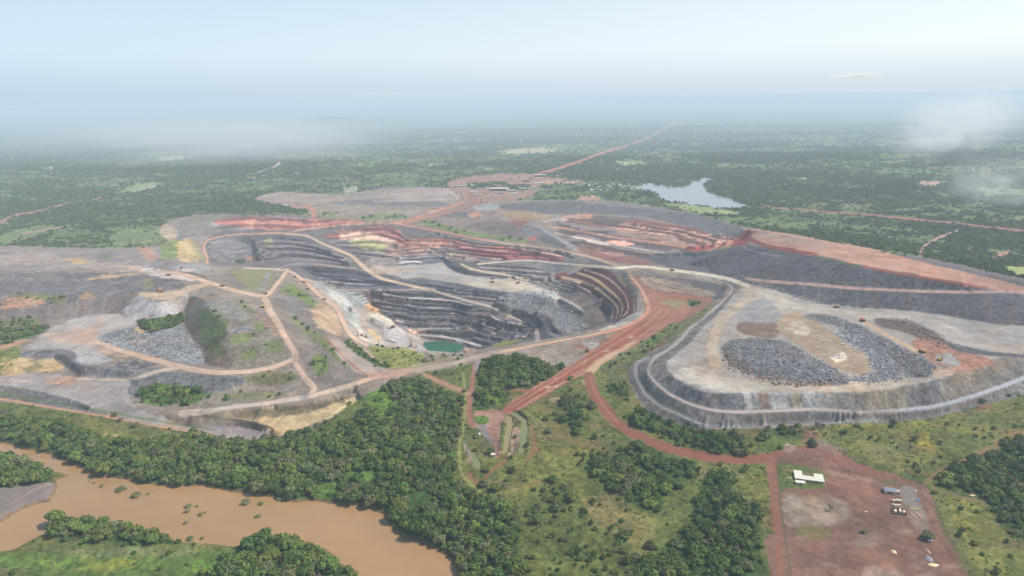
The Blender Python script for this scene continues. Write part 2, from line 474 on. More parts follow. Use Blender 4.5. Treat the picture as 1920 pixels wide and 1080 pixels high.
JX = (N20 * 0.75 + N60 * 0.6 + N7 * 0.35).astype(np.float32); JY = (fbm(X, Y, 22, 2, 31) * 0.5 + fbm(X, Y, 70, 2, 32) * 0.35 + fbm(X, Y, 7, 1, 33) * 0.2).astype(np.float32)

COL = np.zeros((NR, NC, 3), np.float32)
GRAIN = np.zeros((NR, NC), np.float32)     # size of the rubble relief
VEG = np.zeros((NR, NC), np.float32)       # how densely trees grow
GRASS = np.zeros((NR, NC), np.float32)
CLS = np.zeros((NR, NC), np.int8)
CLASSES = ['ground', 'open_pit', 'waste_dump', 'haul_road', 'dirt_road', 'work_yard', 'river_bank']

def _bbox(p, m):
    x0, y0 = p.min(0) - m; x1, y1 = p.max(0) + m
    sel = (PX > x0) & (PX < x1) & (PY > y0) & (PY < y1)
    return np.nonzero(sel)

def _apply(idx, m, c, cls, grain, veg, grass, opacity, mottle):
    if c is not None:
        cc = lin(c) * ALB
        mm = (m * opacity)[:, None]
        t = cc[None, :] * (1 + mottle * (0.55 * N20[idx] + 0.45 * N7[idx]))[:, None]
        COL[idx] = COL[idx] * (1 - mm) + t * mm
    if grain is not None: GRAIN[idx] = GRAIN[idx] * (1 - m) + grain * m
    if veg is not None: VEG[idx] = VEG[idx] * (1 - m) + veg * m
    if grass is not None: GRASS[idx] = GRASS[idx] * (1 - m) + grass * m
    if cls is not None:
        w = m > 0.5
        CLS[idx[0][w], idx[1][w]] = cls

def soften(p, passes=1):
    for _ in range(passes):
        q = np.roll(p, -1, 0)
        p = np.stack([p * .78 + q * .22, p * .22 + q * .78], 1).reshape(-1, 2)
    return p

def curve(p, w):
    n = len(p)
    if n < 3: return p, w
    P = np.concatenate([[2 * p[0] - p[1]], p, [2 * p[-1] - p[-2]]]); W_ = np.concatenate([[w[0]], w, [w[-1]]])
    o = []; ow = []
    for i in range(1, n):
        for t in (0, .25, .5, .75):
            a, b, c, d = P[i - 1], P[i], P[i + 1], P[i + 2]
            o.append(.5 * (2 * b + (c - a) * t + (2 * a - 5 * b + 4 * c - d) * t * t + (3 * b - a - 3 * c + d) * t ** 3))
            ow.append(W_[i] + (W_[i + 1] - W_[i]) * t)
    o.append(P[-2]); ow.append(W_[-2])
    return np.array(o), np.array(ow)

def area(c, s, f=1.5, j=3.0, cls=None, grain=None, veg=None, grass=None, op=1.0, mot=0.18, holes=0.0):
    p = np.array(pts(s)) if isinstance(s, str) else np.array(s)
    if len(p) > 4: p = soften(p)
    j *= 1.45; f *= 1.5
    idx = _bbox(p, j + f)
    if len(idx[0]) == 0: return
    d = inside_distance(PX[idx] + JX[idx] * j, PY[idx] + JY[idx] * j, p)
    m = sstep(-f, f, d + 0.8 * N3[idx] + f * (0.7 * N20[idx] + 0.5 * N7[idx]))
    if holes: m = m * sstep(-0.12, 0.12, N20[idx] * 0.6 + N60[idx] * 0.6 + 0.35 - holes)
    _apply(idx, m, c, cls, grain, veg, grass, op, mot)

def strip(c, s, w, f=0.7, j=0.8, cls=None, grain=0.1, veg=0.0, grass=0.0, op=1.0, mot=0.2, edge=None):
    p = np.array(pts(s)); ww = np.broadcast_to(np.asarray(w, float), (len(p),)) if not (isinstance(w, tuple)) else np.linspace(w[0], w[1], len(p))
    p, ww = curve(p, ww)
    if ww.max() > 1.7: j *= 1.5
    mx = ww.max() + f + j + 2
    idx = _bbox(p, mx)
    if len(idx[0]) == 0: return
    x = PX[idx] + JX[idx] * j; y = PY[idx] + JY[idx] * j
    best = np.full(x.shape, 1e9, np.float32)
    for i in range(len(p) - 1):
        (ax, ay), (bx, by) = p[i], p[i + 1]
        dx, dy_ = bx - ax, by - ay
        L = math.hypot(dx, dy_) + 1e-9
        t = np.clip(((x - ax) * dx + (y - ay) * dy_) / L ** 2, 0, 1)
        d = np.hypot(x - ax - t * dx, y - ay - t * dy_) - (ww[i] + (ww[i + 1] - ww[i]) * t) / 2
        best = np.minimum(best, d)
    if edge is not None:
        me = sstep(-f, f, 1.6 - best)
        _apply(idx, me, edge, None, None, 0.0, None, op * 0.8, mot)
    best = best + (0.12 * ww.mean() + 0.25) * N20[idx] + 0.35 * N3[idx]
    if edge is None and cls == 3 and ww.max() > 3.2:      # dark windrows along the shoulders
        mb = sstep(0.9, 0.2, np.abs(best - 0.9)) * 0.5
        _apply(idx, mb, (112, 102, 94), None, None, None, None, op, mot)
    m = sstep(-f, f, -best)
    _apply(idx, m, c, cls, grain, veg, grass, op, mot)
    if edge is None and ww.max() > 5:      # paler wheel tracks in the middle
        mt = sstep(0.8, -0.6, np.abs(best + ww.mean() * 0.33) - 0.7) * 0.25
        _apply(idx, mt, tuple(min(255, q * 1.12) for q in c), None, None, None, None, op, mot)
# ------------------------------------------------------------------ what covers the ground
ALB = 0.70
# wooded plain with clearings
DIST = np.hypot(X, Y)
fn = fbm(X, Y, 60, 3, 51) * 0.6 + fbm(X, Y * 1.3, 520, 5, 52) * 0.8 + vnoise(X / 14, Y / 14, 50) * 0.22
wood = sstep(-0.25, 0.25, fn + 0.03)
open_c = lin((116, 138, 84)) * 0.58; dry_c = lin((146, 144, 104)) * 0.58; wood_c = lin((70, 96, 58)) * 0.52
dry = sstep(0.15, 0.4, fbm(X, Y * 2.5, 300, 3, 53))
COL[:] = (open_c[None, None] * (1 - dry[..., None]) + dry_c * dry[..., None]) * (1 - wood[..., None]) + wood_c * wood[..., None]
far = sstep(3500, 6500, DIST)
spk = vnoise(X / 13, Y / 16, 77) * 0.45 + vnoise(X / 34, Y / 50, 78) * 0.4 + vnoise(X / 110, Y / 180, 79) * 0.25
COL *= (1 + spk * (0.3 + 0.6 * far))[..., None]
VEG[:] = wood * 0.95 + (1 - wood) * 0.14
GRAIN[:] = 0.35; GRASS[:] = 1.0

G = (104, 114, 62); GY = (126, 124, 66); GD = (80, 98, 50); GB = (92, 128, 56)
TAN = (196, 172, 148); GREY = (140, 137, 139); DGREY = (112, 110, 116); LGREY = (170, 168, 168); MAUVE = (150, 138, 128)
RED = (150, 92, 76); ORANGE = (190, 132, 104); PINK = (172, 140, 128); CREAM = (212, 194, 160); PITRED = (128, 84, 80)
BROWN = (122, 110, 96); ROCK = (84, 84, 94); WHITE = (200, 202, 200); SAND = (200, 172, 128)

# --- near ground: grass and scrub south of the mine
area(G, '-400,752 0,752 100,766 215,782 330,808 440,826 520,822 600,800 680,742 740,706 900,672 1060,640 1180,600 1240,560 1320,560 1300,600 1180,690 1200,750 1270,795 1400,810 1560,796 1760,778 2000,700 2400,700 2400,1500 -400,1500',
     3, 4, veg=0.05, grain=0.5, grass=1, mot=0.3)
near = (PY > 640) & (PX > 640) | (PY > 745)
gp = sstep(0.0, 0.35, fbm(X, Y, 55, 3, 61))[..., None]; gp2 = sstep(0.05, 0.4, fbm(X, Y, 38, 3, 62))[..., None]
lush = GRASS[..., None] * near[..., None] * (VEG[..., None] < 0.06)
COL[:] = COL * (1 - gp * lush * 0.7) + lin(GY) * ALB * gp * lush * 0.7
COL[:] = COL * (1 - gp2 * lush * 0.6) + lin(GD) * ALB * gp2 * lush * 0.6
area((98, 122, 62), '-400,1000 0,1045 100,1022 330,1022 460,1040 660,1100 700,1500 -400,1500', 3, 4, grain=0.4, mot=0.3)
area((112, 140, 60), '0,1040 80,1035 200,1048 330,1060 200,1075 60,1060', 8, 8, mot=0.3, op=.7)
area((150, 152, 66), '150,1050 230,1045 260,1062 200,1075 150,1068', 6, 6, op=.7)
area((132, 128, 96), '60,1030 220,1028 380,1030 350,1045 200,1042 80,1040', 4, 4, op=.6)
for q in ('860,830 870,900 905,925 890,870', '960,870 1040,865 1100,880 1080,930 980,960 930,930', '990,830 1060,820 1130,840 1100,870 1020,870',
          '1180,780 1240,800 1180,810', '1400,880 1440,890 1440,1000 1400,960', '1700,820 1760,830 1760,880 1710,870',
          '1750,930 1830,930 1880,1000 1900,1090 1840,1090 1800,1000', '1000,1000 1100,990 1150,1050 1050,1080',
          '-10,775 60,782 150,800 230,812 320,826 200,822 60,800', '1430,920 1460,930 1460,960 1440,980', '1570,800 1650,800 1740,790 1700,805'):
    area(GY, q, 8, 10, mot=0.35, op=0.75)
for q in ('1780,880 1800,870 1780,900 1750,900', '1720,815 1740,812 1750,840 1720,840'):
    area((178, 166, 60), q, 3, 3, op=.8)
for q in ('1130,700 1175,690 1180,730 1150,735', '1100,930 1180,960 1150,1000 1080,980', '1290,870 1400,880 1380,900 1300,895',
          '1620,830 1700,850 1690,880 1620,860', '1150,960 1230,970 1220,1030 1160,1020'):
    area((138, 128, 84), q, 8, 8, mot=0.3, op=0.7)
st_ = sstep(0.05, 0.45, fbm(X * .35 + Y * .1, Y, 16, 3, 64))[..., None] * (GRASS * near * (CLS == 0))[..., None] * 0.55
COL[:] = COL * (1 - st_) + lin((128, 108, 78)) * ALB * st_
# forest floors and thickets (trees are planted by VEG)
for v, q in ((0.98, '-400,772 0,778 60,780 130,790 160,812 230,832 320,822 400,822 440,838 500,828 560,822 610,805 665,782 700,748 735,712 772,706 830,728 862,745 866,790 855,840 848,880 860,915 900,930 960,950 985,985 990,1090 870,1100 840,1045 800,1020 755,1005 730,985 715,962 690,950 640,946 600,940 500,930 430,922 380,908 330,912 260,905 200,893 150,880 100,855 50,840 0,828 -400,760'),
             (0.95, '895,692 905,675 960,668 1010,665 1060,672 1078,682 1050,702 1000,724 960,728 905,728'),
             (0.95, '893,737 920,729 950,736 957,746 930,762 900,766 889,756'),
             (0.72, '1095,872 1130,848 1160,835 1205,837 1240,850 1290,865 1312,885 1285,905 1250,925 1240,950 1200,957 1170,932 1130,912 1100,892'),
             (0.8, '1318,890 1365,880 1385,905 1372,932 1400,940 1428,965 1425,1000 1440,1090 1150,1090 1160,1050 1230,1030 1290,985 1310,950 1318,915'),
             (0.32, '960,960 1010,905 1060,900 1090,930 1110,990 1180,1000 1180,1090 960,1090'),
             (0.95, '1168,772 1215,764 1250,784 1310,800 1372,812 1405,842 1402,856 1350,856 1290,838 1240,818 1190,800'),
             (0.95, '1428,797 1488,797 1490,815 1430,818'),
             (0.9, '1762,898 1770,880 1800,870 1850,842 1960,800 1960,1040 1890,1004 1862,962 1842,932 1800,915'),
             (0.95, '95,985 130,972 180,978 210,978 265,990 300,1000 335,1012 335,1022 270,1018 180,1016 100,1012'),
             (0.9, '-30,845 50,858 62,872 90,888 125,893 95,902 50,912 -30,918'),
             (0.92, '400,1060 470,1012 500,1008 545,1005 585,1022 600,1040 640,1060 680,1090 380,1095'),
             (0.6, '1040,760 1080,765 1112,790 1105,805 1050,790'), (0.8, '1058,745 1085,738 1090,760 1062,760'),
             (0.7, '1145,722 1178,720 1178,745 1148,745')):
    area((64, 88, 44) if v > 0.5 else (100, 110, 58), q, 4, 10, veg=v, grain=0.6, mot=0.35)
for q in ('690,715 730,735 740,790 700,770 680,740', '640,880 700,895 690,905 640,890', '560,905 620,900 650,915 600,925', '905,755 950,740 940,762',
          '340,1060 400,1045 440,1060 380,1080'):
    area((104, 138, 58), q, 5, 6, veg=0.1, mot=0.3)
# far clearings, bare patches, river bends
for c, q in (((122, 138, 92), '200,440 260,425 300,420 310,450 270,458 215,462'), ((124, 138, 92), '0,440 60,425 110,418 80,440 20,458 0,460'),
             ((150, 165, 110), '215,360 250,345 300,342 290,352 240,362'), ((190, 184, 140), '930,283 1000,276 1060,280 1020,288 940,290'),
             ((170, 176, 120), '1155,303 1200,302 1212,308 1170,312'), ((150, 160, 108), '1235,378 1330,388 1400,400 1350,404 1270,394'),
             ((160, 172, 105), '1870,500 1960,500 1960,530 1900,515'), ((178, 180, 150), '640,352 670,350 672,358 650,362'),
             ((200, 198, 195), '80,314 100,312 100,318 84,318'), ((190, 186, 150), '300,296 345,292 340,300 305,302'),
             ((176, 170, 150), '1480,334 1520,332 1505,338'), ((190, 160, 140), '1720,340 1775,340 1750,350 1725,350'),
             ((192, 150, 130), '1815,465 1825,463 1820,470 1810,471'), ((192, 150, 130), '1870,475 1900,468 1890,480 1860,486'),
             ((132, 144, 110), '1830,350 1930,355 1930,365 1850,368')):
    area(c, q, 1.2, 2, veg=0.05, mot=0.2)
for i in range(60):
    x0 = RNG.uniform(0, 1900); y0 = RNG.uniform(235, 370) - (x0 - 960) * 0.022
    w = RNG.uniform(6, 30) * (y0 - 170) / 120; h = w * 0.09
    area(((168, 176, 128), (180, 182, 150), (140, 160, 100))[i % 3], [(x0 - w, y0), (x0, y0 - h), (x0 + w, y0), (x0, y0 + h)], 1.5, 6, veg=0.1, op=.4, mot=.4)
strip((176, 132, 118), '-20,424 0,416 30,404 75,396 115,384 150,378 200,368', (6, 2), cls=4)
strip((186, 150, 130), '40,438 80,432 120,425 150,420 158,418', 3, cls=4)
strip((190, 180, 176), '250,360 275,353 292,350', 3, cls=4)
strip((200, 188, 180), '470,327 500,318 515,312 525,306', (2, 5), cls=4)
strip((160, 112, 100), '1400,388 1450,390 1500,393 1560,398 1640,404 1720,412 1800,420 1860,427 1960,438', (2, 6), cls=4)
strip((182, 148, 134), '1725,478 1735,462 1755,448 1775,440 1795,432', (7, 4), cls=4)
strip((186, 124, 106), '1284,230 1258,236 1248,241 1227,253 1193,268 1140,283 1087,303 1033,320 987,333 950,342 920,350', (3, 7), cls=4, f=0.5)
area((168, 130, 112), '833,342 873,330 973,325 1007,327 1080,338 1040,345 990,352 1010,362 987,372 940,378 893,384 880,380 850,362', 1.2, 3, cls=5, veg=0.02, grain=0.2)
area((84, 108, 72), '880,345 935,340 960,345 920,352 880,355', 1, 2, veg=0.9)
area((88, 112, 74), '940,350 985,345 1000,352 970,358 950,356', 1, 2, veg=0.9)
area((188, 150, 132), '1085,370 1110,366 1130,376 1080,377', 1, 2, veg=0)
area((190, 160, 130), '1020,340 1090,338 1100,345 1020,345', 1, 2, veg=.1)

# --- the mine: everything disturbed
area(MAUVE, '-400,463 0,461 100,462 200,466 270,463 315,454 300,440 300,424 330,411 370,401 430,401 520,402 565,402 640,410 560,398 530,385 480,376 478,370 500,362 545,359 600,363 640,365 700,353 760,351 835,350 855,362 890,382 950,376 1060,374 1160,378 1250,390 1330,408 1402,427 1480,438 1560,455 1650,470 1750,487 1850,508 2200,580 2200,700 1930,728 1850,752 1740,783 1560,796 1440,803 1310,807 1268,793 1222,778 1198,750 1178,712 1177,688 1215,665 1290,600 1310,560 1230,545 1230,600 1180,660 1100,690 1060,690 960,665 900,676 740,712 680,742 600,800 520,820 440,824 330,806 215,780 100,764 0,754 -400,740',
     1.2, 2.5, cls=2, veg=0, grain=0.5, grass=0, mot=0.22)
# north dumps
area((168, 150, 140), '478,371 500,363 545,360 600,364 640,366 655,374 600,382 560,382 500,378', 1.2, 2, cls=2)
area((158, 148, 146), '650,376 690,366 740,354 835,352 852,364 850,374 780,378 740,375 700,372', 1, 2, cls=2)
area((186, 166, 156), '700,368 760,360 835,354 850,366 800,372 730,374', 1, 3, cls=2, op=.7)
area((130, 124, 128), '620,378 700,374 850,379 840,386 740,388 640,386', 1, 2, cls=2)
area((160, 146, 132), '560,392 640,383 760,388 800,392 760,404 640,406 575,404', 1.5, 3, cls=2)
area((132, 142, 96), '590,398 640,400 620,408 580,406', 1, 2, cls=0, veg=.1)
area((128, 140, 92), '668,408 700,402 760,402 770,408 720,412 670,412', 1, 2, cls=0, veg=.15)
area((84, 104, 74), '548,392 575,391 578,399 552,402', 0.8, 1, cls=0, veg=.95)
area((150, 142, 110), '460,404 560,400 700,412 735,415 640,413 520,408', 1, 2, cls=0)
area((152, 134, 126), '790,405 840,392 900,385 960,385 960,400 1000,420 1010,450 940,440 880,430 820,420', 1.5, 3, cls=2)
area((118, 116, 124), '810,402 870,395 900,400 880,410 840,408', 1.5, 3, cls=2, op=.8)
area((160, 162, 166), '885,388 905,381 935,381 938,390 910,396 890,394', 1, 2, cls=2)
area((196, 142, 118), '875,402 895,397 903,404 885,408', 1, 1.5, cls=2)
area((124, 112, 112), '880,420 930,410 990,425 1010,448 960,446 900,432', 2, 3, cls=2, grain=.6)
area((122, 136, 82), '780,414 800,412 830,420 900,438 990,449 985,455 900,446 840,434 800,424', 1, 2, cls=0, veg=.15, grass=1)
area((120, 132, 84), '790,438 830,440 880,443 860,447 810,445 780,443', 1, 2, cls=0, veg=.1, grass=1)
area((108, 108, 116), '930,382 1050,376 1160,380 1260,392 1340,410 1404,430 1395,452 1340,444 1290,425 1200,405 1110,402 1040,402 985,398 940,392', 1.2, 2, cls=2, grain=.7)
area((140, 136, 142), '1100,378 1200,384 1290,400 1250,396 1180,388 1100,382', 1, 2, op=.8)
area((166, 142, 108), '935,398 975,393 1010,400 1040,406 1020,412 980,414 950,404', 1, 2, cls=2)
area((150, 100, 86), '955,408 990,414 975,428 965,424', 1, 1.5, cls=2)
area((116, 116, 126), '985,420 1000,418 1030,436 1070,468 1020,456 985,440 975,430', 1, 2, cls=2)
area((178, 100, 88), '993,445 1005,443 1008,451 994,452', .8, 1, cls=2)
# the red cutback east of the pit
area((118, 106, 108), '1040,408 1110,404 1200,410 1290,426 1350,446 1404,452 1408,470 1330,478 1300,490 1200,500 1130,485 1080,470 1050,445', 1.5, 2, cls=1, grain=.7)
area((142, 112, 100), '1190,410 1260,418 1330,440 1385,460 1370,475 1300,470 1240,455 1170,442 1150,425', 2, 3, cls=1, grain=.9, mot=.35)
strip((140, 74, 70), '1062,412 1090,416 1150,426 1180,430', 4, cls=1)
strip((136, 78, 72), '1180,418 1230,420 1300,430 1330,442', 5, cls=1)
strip((206, 160, 140), '1052,412 1080,414 1120,423 1180,430 1240,440', 1.6, cls=1)
strip((176, 142, 130), '1040,408 1060,410', 3, cls=1)
strip((204, 148, 126), '1030,425 1070,430 1120,440 1180,449 1240,456 1290,464', (3, 6), cls=1)
strip((196, 178, 164), '1040,437 1080,445 1110,450', 2.5, cls=1)
strip((178, 164, 158), '1100,450 1140,458', 5, cls=1)
area((206, 154, 132), '1134,452 1160,450 1195,458 1180,461 1150,459', .8, 1, cls=1)
strip((160, 150, 148), '1136,455 1180,464 1230,472 1300,486', 2, cls=1)
area((204, 142, 116), '1052,405 1080,402 1108,400 1112,405 1105,411 1080,410', 1, 1.5, cls=1)
strip((190, 176, 172), '1020,416 1050,410 1090,403', (3, 2), cls=4)
strip((150, 148, 156), '992,418 1010,426 1035,440 1060,455 1085,470', (5, 9), cls=3)
area((146, 62, 54), '1280,466 1310,460 1350,458 1378,448 1404,428 1412,434 1405,455 1370,470 1340,466 1290,475', 1, 2, cls=1)
area((150, 132, 84), '1340,460 1378,458 1360,470 1338,472', 1, 2, op=.8)
for i in range(240):
    a = RNG.uniform(0, 1); x0 = 1195 + 185 * a + RNG.uniform(-6, 6); y0 = 425 + 32 * a + RNG.uniform(-10, 8) * (0.5 + a)
    w = RNG.uniform(1.5, 5)
    area(((206, 172, 150), (168, 96, 80), (190, 130, 108), (120, 84, 78))[i % 4], [(x0 - w, y0), (x0, y0 - 0.9), (x0 + w, y0 + 0.3), (x0, y0 + 0.9)], 0.5, 0.8)
area((160, 110, 96), '1090,452 1140,468 1200,484 1240,492 1200,496 1150,490 1110,478 1080,470', 2, 3, op=.6)
for k in range(4):
    strip((150, 84, 72), f'{1085+k*8},{468+k*4} {1140+k*8},{480+k*3.4} {1200+k*8},{493+k*1.5}', 1.4, op=.8)
# upper east dump
area((96, 96, 106), '1200,478 1300,470 1340,470 1400,458 1500,474 1560,484 1620,498 1700,512 1760,524 1840,538 1890,545 1920,548 1900,552 1800,548 1700,546 1600,541 1500,534 1420,528 1330,514 1240,500', 1, 2, cls=2, grain=.9)
area((92, 92, 102), '1340,513 1420,530 1520,536 1640,544 1760,549 2100,550 2100,640 1920,614 1840,605 1760,590 1680,580 1600,578 1520,567 1470,550 1420,537', 1, 2, cls=2, grain=.9, mot=.25)
area((190, 144, 122), '1408,427 1440,431 1520,445 1620,464 1700,480 1790,499 1880,520 1960,540 2100,560 2100,600 1915,550 1880,545 1820,537 1760,524 1700,511 1640,502 1590,492 1540,478 1490,468 1445,462 1410,446', 1, 2, cls=2, grain=.2, mot=.15)
area((178, 152, 138), '1425,432 1500,446 1560,458 1540,470 1480,460 1430,444', 2, 4, op=.8)
area((112, 106, 112), '1660,472 1740,484 1850,506 1960,532 1960,545 1900,532 1800,508 1720,490', 1, 2, cls=2, grain=.6)
strip((144, 66, 54), '1408,450 1440,462 1490,470 1530,478', 7, cls=2)
strip((150, 88, 70), '1620,500 1680,512 1740,522 1800,532 1850,540', 6, cls=2)
strip((96, 106, 76), '1525,480 1560,488 1610,498', 5, cls=2, op=.9)
strip((178, 146, 136), '1400,522 1440,527 1520,533 1600,540 1700,545 1800,547.5 1930,548', 5.5, cls=4)
strip((150, 150, 158), '1393,461 1410,470 1440,477 1465,480', 2, op=.9)
for k in range(26):
    x0 = 1360 + k * 22 + RNG.uniform(-8, 8)
    strip(((84, 84, 96), (122, 100, 98), (110, 112, 122))[k % 3], f'{x0},{520+ (x0-1400)*.05} {x0-3},{560 + (x0-1400)*.09}', RNG.uniform(3, 9), f=3, op=.35, grain=None)

# east dump platform
DUMP = ' '.join(f'{a},{b}' for a, b in EC) + ' 2200,600 1920,612 1840,604 1760,589 1680,579 1600,577 1520,566 1470,549 1420,536'
SL = ' '.join(f'{a},{b}' for a, b in EB + EC[::-1])
area((136, 132, 132), '1305,514 1378,540 1360,575 1312,620 1249,680 1263,706 1320,735 1480,740 1640,733 1750,714 1870,672 2000,640 2000,740 1920,728 1850,750 1740,780 1560,794 1440,801 1310,805 1268,792 1222,778 1198,750 1178,712 1177,688 1215,665 1300,610 1350,570 1370,548 1368,536', 1, 1.5, cls=2, grain=.8)
area((98, 98, 106), '1186,512 1260,520 1340,530 1366,540 1350,562 1320,560 1240,535', 1.5, 2, cls=2, grain=.6)
area((166, 161, 159), DUMP, 1, 1.5, cls=2, grain=.3, mot=.12)
area((196, 186, 172), '1396,533 1425,538 1470,552 1500,575 1450,600 1400,590 1385,565', 8, 5, op=.6)
area((150, 152, 160), '1420,560 1440,560 1470,590 1468,606 1400,604 1380,600 1385,580', 2, 3, op=.9)
area((158, 155, 155), '1470,552 1560,570 1650,582 1760,594 1920,616 1920,660 1820,640 1700,600 1560,580 1480,570', 2, 3, op=.8)
strip((190, 174, 152), '1410,540 1395,565 1365,590 1345,615 1335,650 1340,680', (10, 26), f=4, j=2, cls=3)
strip((188, 176, 160), '1300,700 1340,712 1400,720 1470,724 1560,724 1650,722 1700,712', 22, f=6, j=3, cls=3)
area((194, 188, 180), '1262,690 1330,690 1360,712 1440,722 1440,736 1360,736 1290,720 1262,704', 3, 4, op=.8)
area((118, 119, 128), '1353,648 1370,637 1400,632 1440,634 1475,640 1500,655 1530,672 1580,700 1600,712 1590,720 1500,718 1430,706 1380,690 1356,668', 1.5, 3, cls=2, grain=1.6, mot=.35)
strip((120, 88, 80), '1354,655 1370,680 1420,700 1500,716 1560,722', 5, f=2, op=.8, grain=1.2)
area((136, 112, 100), '1378,612 1390,603 1420,604 1465,606 1470,620 1450,636 1410,630 1385,624', 1.5, 2, cls=2, grain=.6)
area((168, 148, 124), '1470,590 1500,585 1530,600 1560,625 1600,650 1632,670 1632,700 1600,700 1560,690 1520,660 1470,632 1455,612', 2, 3, grain=.4)
area((196, 186, 168), '1482,606 1500,600 1512,606 1524,617 1515,630 1503,622 1492,627 1478,616', 2, 6, mot=.4, op=.75)
area((164, 150, 128), '1530,640 1560,636 1580,655 1560,672 1535,660', 2, 3)
area((220, 204, 182), '1555,668 1585,662 1590,674 1570,680', 1, 2)
area((142, 146, 156), '1565,625 1590,612 1640,640 1680,665 1690,705 1650,715 1590,712 1640,700 1640,670 1600,650', 2, 3, grain=1.6, mot=.35)
area((120, 120, 128), '1500,590 1545,588 1600,605 1640,625 1700,655 1755,680 1752,705 1700,712 1690,690 1660,655 1600,620 1540,605', 1.5, 3, grain=1.5, mot=.35)
area((112, 98, 96), '1640,595 1700,600 1740,615 1780,640 1790,655 1750,645 1700,625 1640,612', 2, 3, grain=1.2, mot=.3)
area((168, 120, 98), '1700,640 1730,630 1790,650 1850,670 1870,680 1850,700 1800,700 1760,690 1730,665', 2, 4, grain=.6, mot=.3)
area((164, 162, 162), '1750,665 1780,660 1805,685 1780,690 1755,678', 1.5, 2)
area((96, 96, 104), '1770,640 1800,645 1850,658 1925,665 1925,672 1860,668 1800,660 1780,652', 1, 2, grain=.6)
strip((194, 166, 136), '1610,600 1640,615 1670,632 1700,648 1730,664', 6, cls=4)
strip((186, 176, 164), '1440,555 1500,575 1560,584 1620,590 1680,592 1740,600 1800,620', (16, 8), f=4, op=.7, cls=3)
area((200, 172, 150), '1740,690 1790,690 1790,706 1750,710', 2, 3, mot=.4)
area((140, 122, 104), '1790,700 1850,690 1900,668 1890,690 1830,715 1760,722', 2, 3, grain=.8)
for k, (x0, x1, c) in enumerate(((1250, 1330, (116, 118, 128)), (1330, 1345, (124, 104, 98)), (1345, 1395, (100, 104, 116)), (1395, 1420, (180, 184, 190)), (1420, 1440, (150, 124, 112)), (1440, 1480, (176, 180, 186)),
                             (1482, 1500, (176, 166, 140)), (1500, 1560, (170, 174, 180)), (1560, 1620, (122, 122, 120)), (1620, 1700, (138, 132, 116)), (1700, 1760, (112, 114, 120)), (1760, 1860, (130, 122, 114)))):
    lo = 766 if x0 > 1330 else 750
    area(c, [(x0, 736 - max(0, (1330 - x0) * .4)), (x1, 738 - max(0, (1330 - x1) * .3) - max(0, (x1 - 1640) * .25)), (x1 + 6, lo - max(0, (x1 - 1700) * .25)), (x0 + 4, lo)], 2, 2, grain=.8, op=.8)
area((128, 122, 124), '1345,775 1480,776 1640,776 1760,766 1860,740 1860,750 1740,778 1560,790 1420,790', 1.5, 2, op=.5, grain=.7)
strip((190, 176, 168), ' '.join(f'{a},{b}' for a, b in EB), [3.5] * 3 + [4, 5, 6, 6.5, 6.5, 6, 6, 6, 6] + [6] * (len(EB) - 12), cls=4)
strip((156, 154, 150), ' '.join(f'{a+3},{b-3}' for a, b in EL), 6, cls=4)
strip((128, 130, 92), '1200,690 1205,712 1225,740 1250,758 1300,783', 5, f=2, op=.6, cls=0)
strip((178, 178, 184), '1690,769 1752,762 1815,746 1877,725 1940,700', 8, cls=4)
area((124, 124, 132), '1400,806 1700,788 1860,750 1940,725 1940,735 1860,758 1720,790 1500,800', 1, 2, op=.8, grain=.7)

# the pit
area((120, 114, 118), '385,414 420,404 500,402 565,405 640,412 740,418 880,446 1000,463 1075,476 1140,494 1170,504 1190,525 1200,555 1195,585 1170,604 1120,618 1060,631 1000,640 940,654 880,668 820,676 790,668 740,650 700,648 680,645 667,636 652,620 642,600 630,577 607,560 575,530 540,510 480,500 400,496 384,480 382,460',
     .8, 1.5, cls=1, grain=.9, mot=.25)
area((168, 102, 90), '400,412 460,406 560,410 640,413 720,417 640,421 560,430 500,432 440,424 400,420', 1, 2, cls=1, grain=.6)
area((196, 140, 116), '460,412 478,412 478,428 460,426', 1, 2, op=.8)
for yy in (414, 418, 422.5):
    strip((198, 152, 138), f'480,{yy} 520,{yy+1} 555,{yy+3} 600,{yy+2}', 1.0, op=.7)
area((148, 140, 138), '330,412 390,408 420,430 390,446 380,470 340,452 320,440', 1.5, 3, cls=1)
area((184, 166, 136), '303,428 312,422 335,430 330,450 316,452 304,440', 1.2, 3, cls=1, mot=.4)
area((140, 136, 112), '345,410 400,404 430,408 400,412 350,420', 1, 2, cls=0)
area((112, 104, 112), '470,442 520,444 580,450 620,466 650,485 672,500 620,497 560,490 500,489 470,488 474,470', 1.2, 2, cls=1, grain=1)
area((146, 148, 100), '494,445 510,446 512,462 496,462', 2, 2, op=.8)
area((134, 132, 138), '395,452 460,446 470,455 478,470 480,490 430,492 400,484 392,468', 1.2, 2, cls=1)
strip((172, 164, 164), '398,455 430,453 458,458 470,465 465,470 440,472 415,470', 2.2, cls=4)
area((84, 84, 96), '472,450 482,452 486,475 490,490 480,491 476,475', 1, 1.5, cls=1)
area((196, 140, 116), '461,482 475,481 476,488 461,489', .8, 1, cls=1)
area((88, 104, 84), '441,487 460,485 460,493 443,494', 1, 1.5, veg=.3)
area((150, 96, 90), '620,436 680,424 740,424 755,440 770,452 780,470 760,480 745,476 740,455 700,444 640,448 600,446', 1.5, 3, cls=1, grain=.8)
area((210, 172, 150), '630,436 680,436 730,446 745,458 720,462 680,452 640,446', 2, 4, mot=.4)
area((172, 172, 110), '650,452 690,446 740,462 720,474 680,468', 2.5, 4, mot=.35, op=.85)
area((158, 130, 118), '720,460 760,462 765,476 750,484 720,482', 2, 3)
area((164, 152, 150), '680,486 740,480 745,498 700,502 684,496', 2, 3)
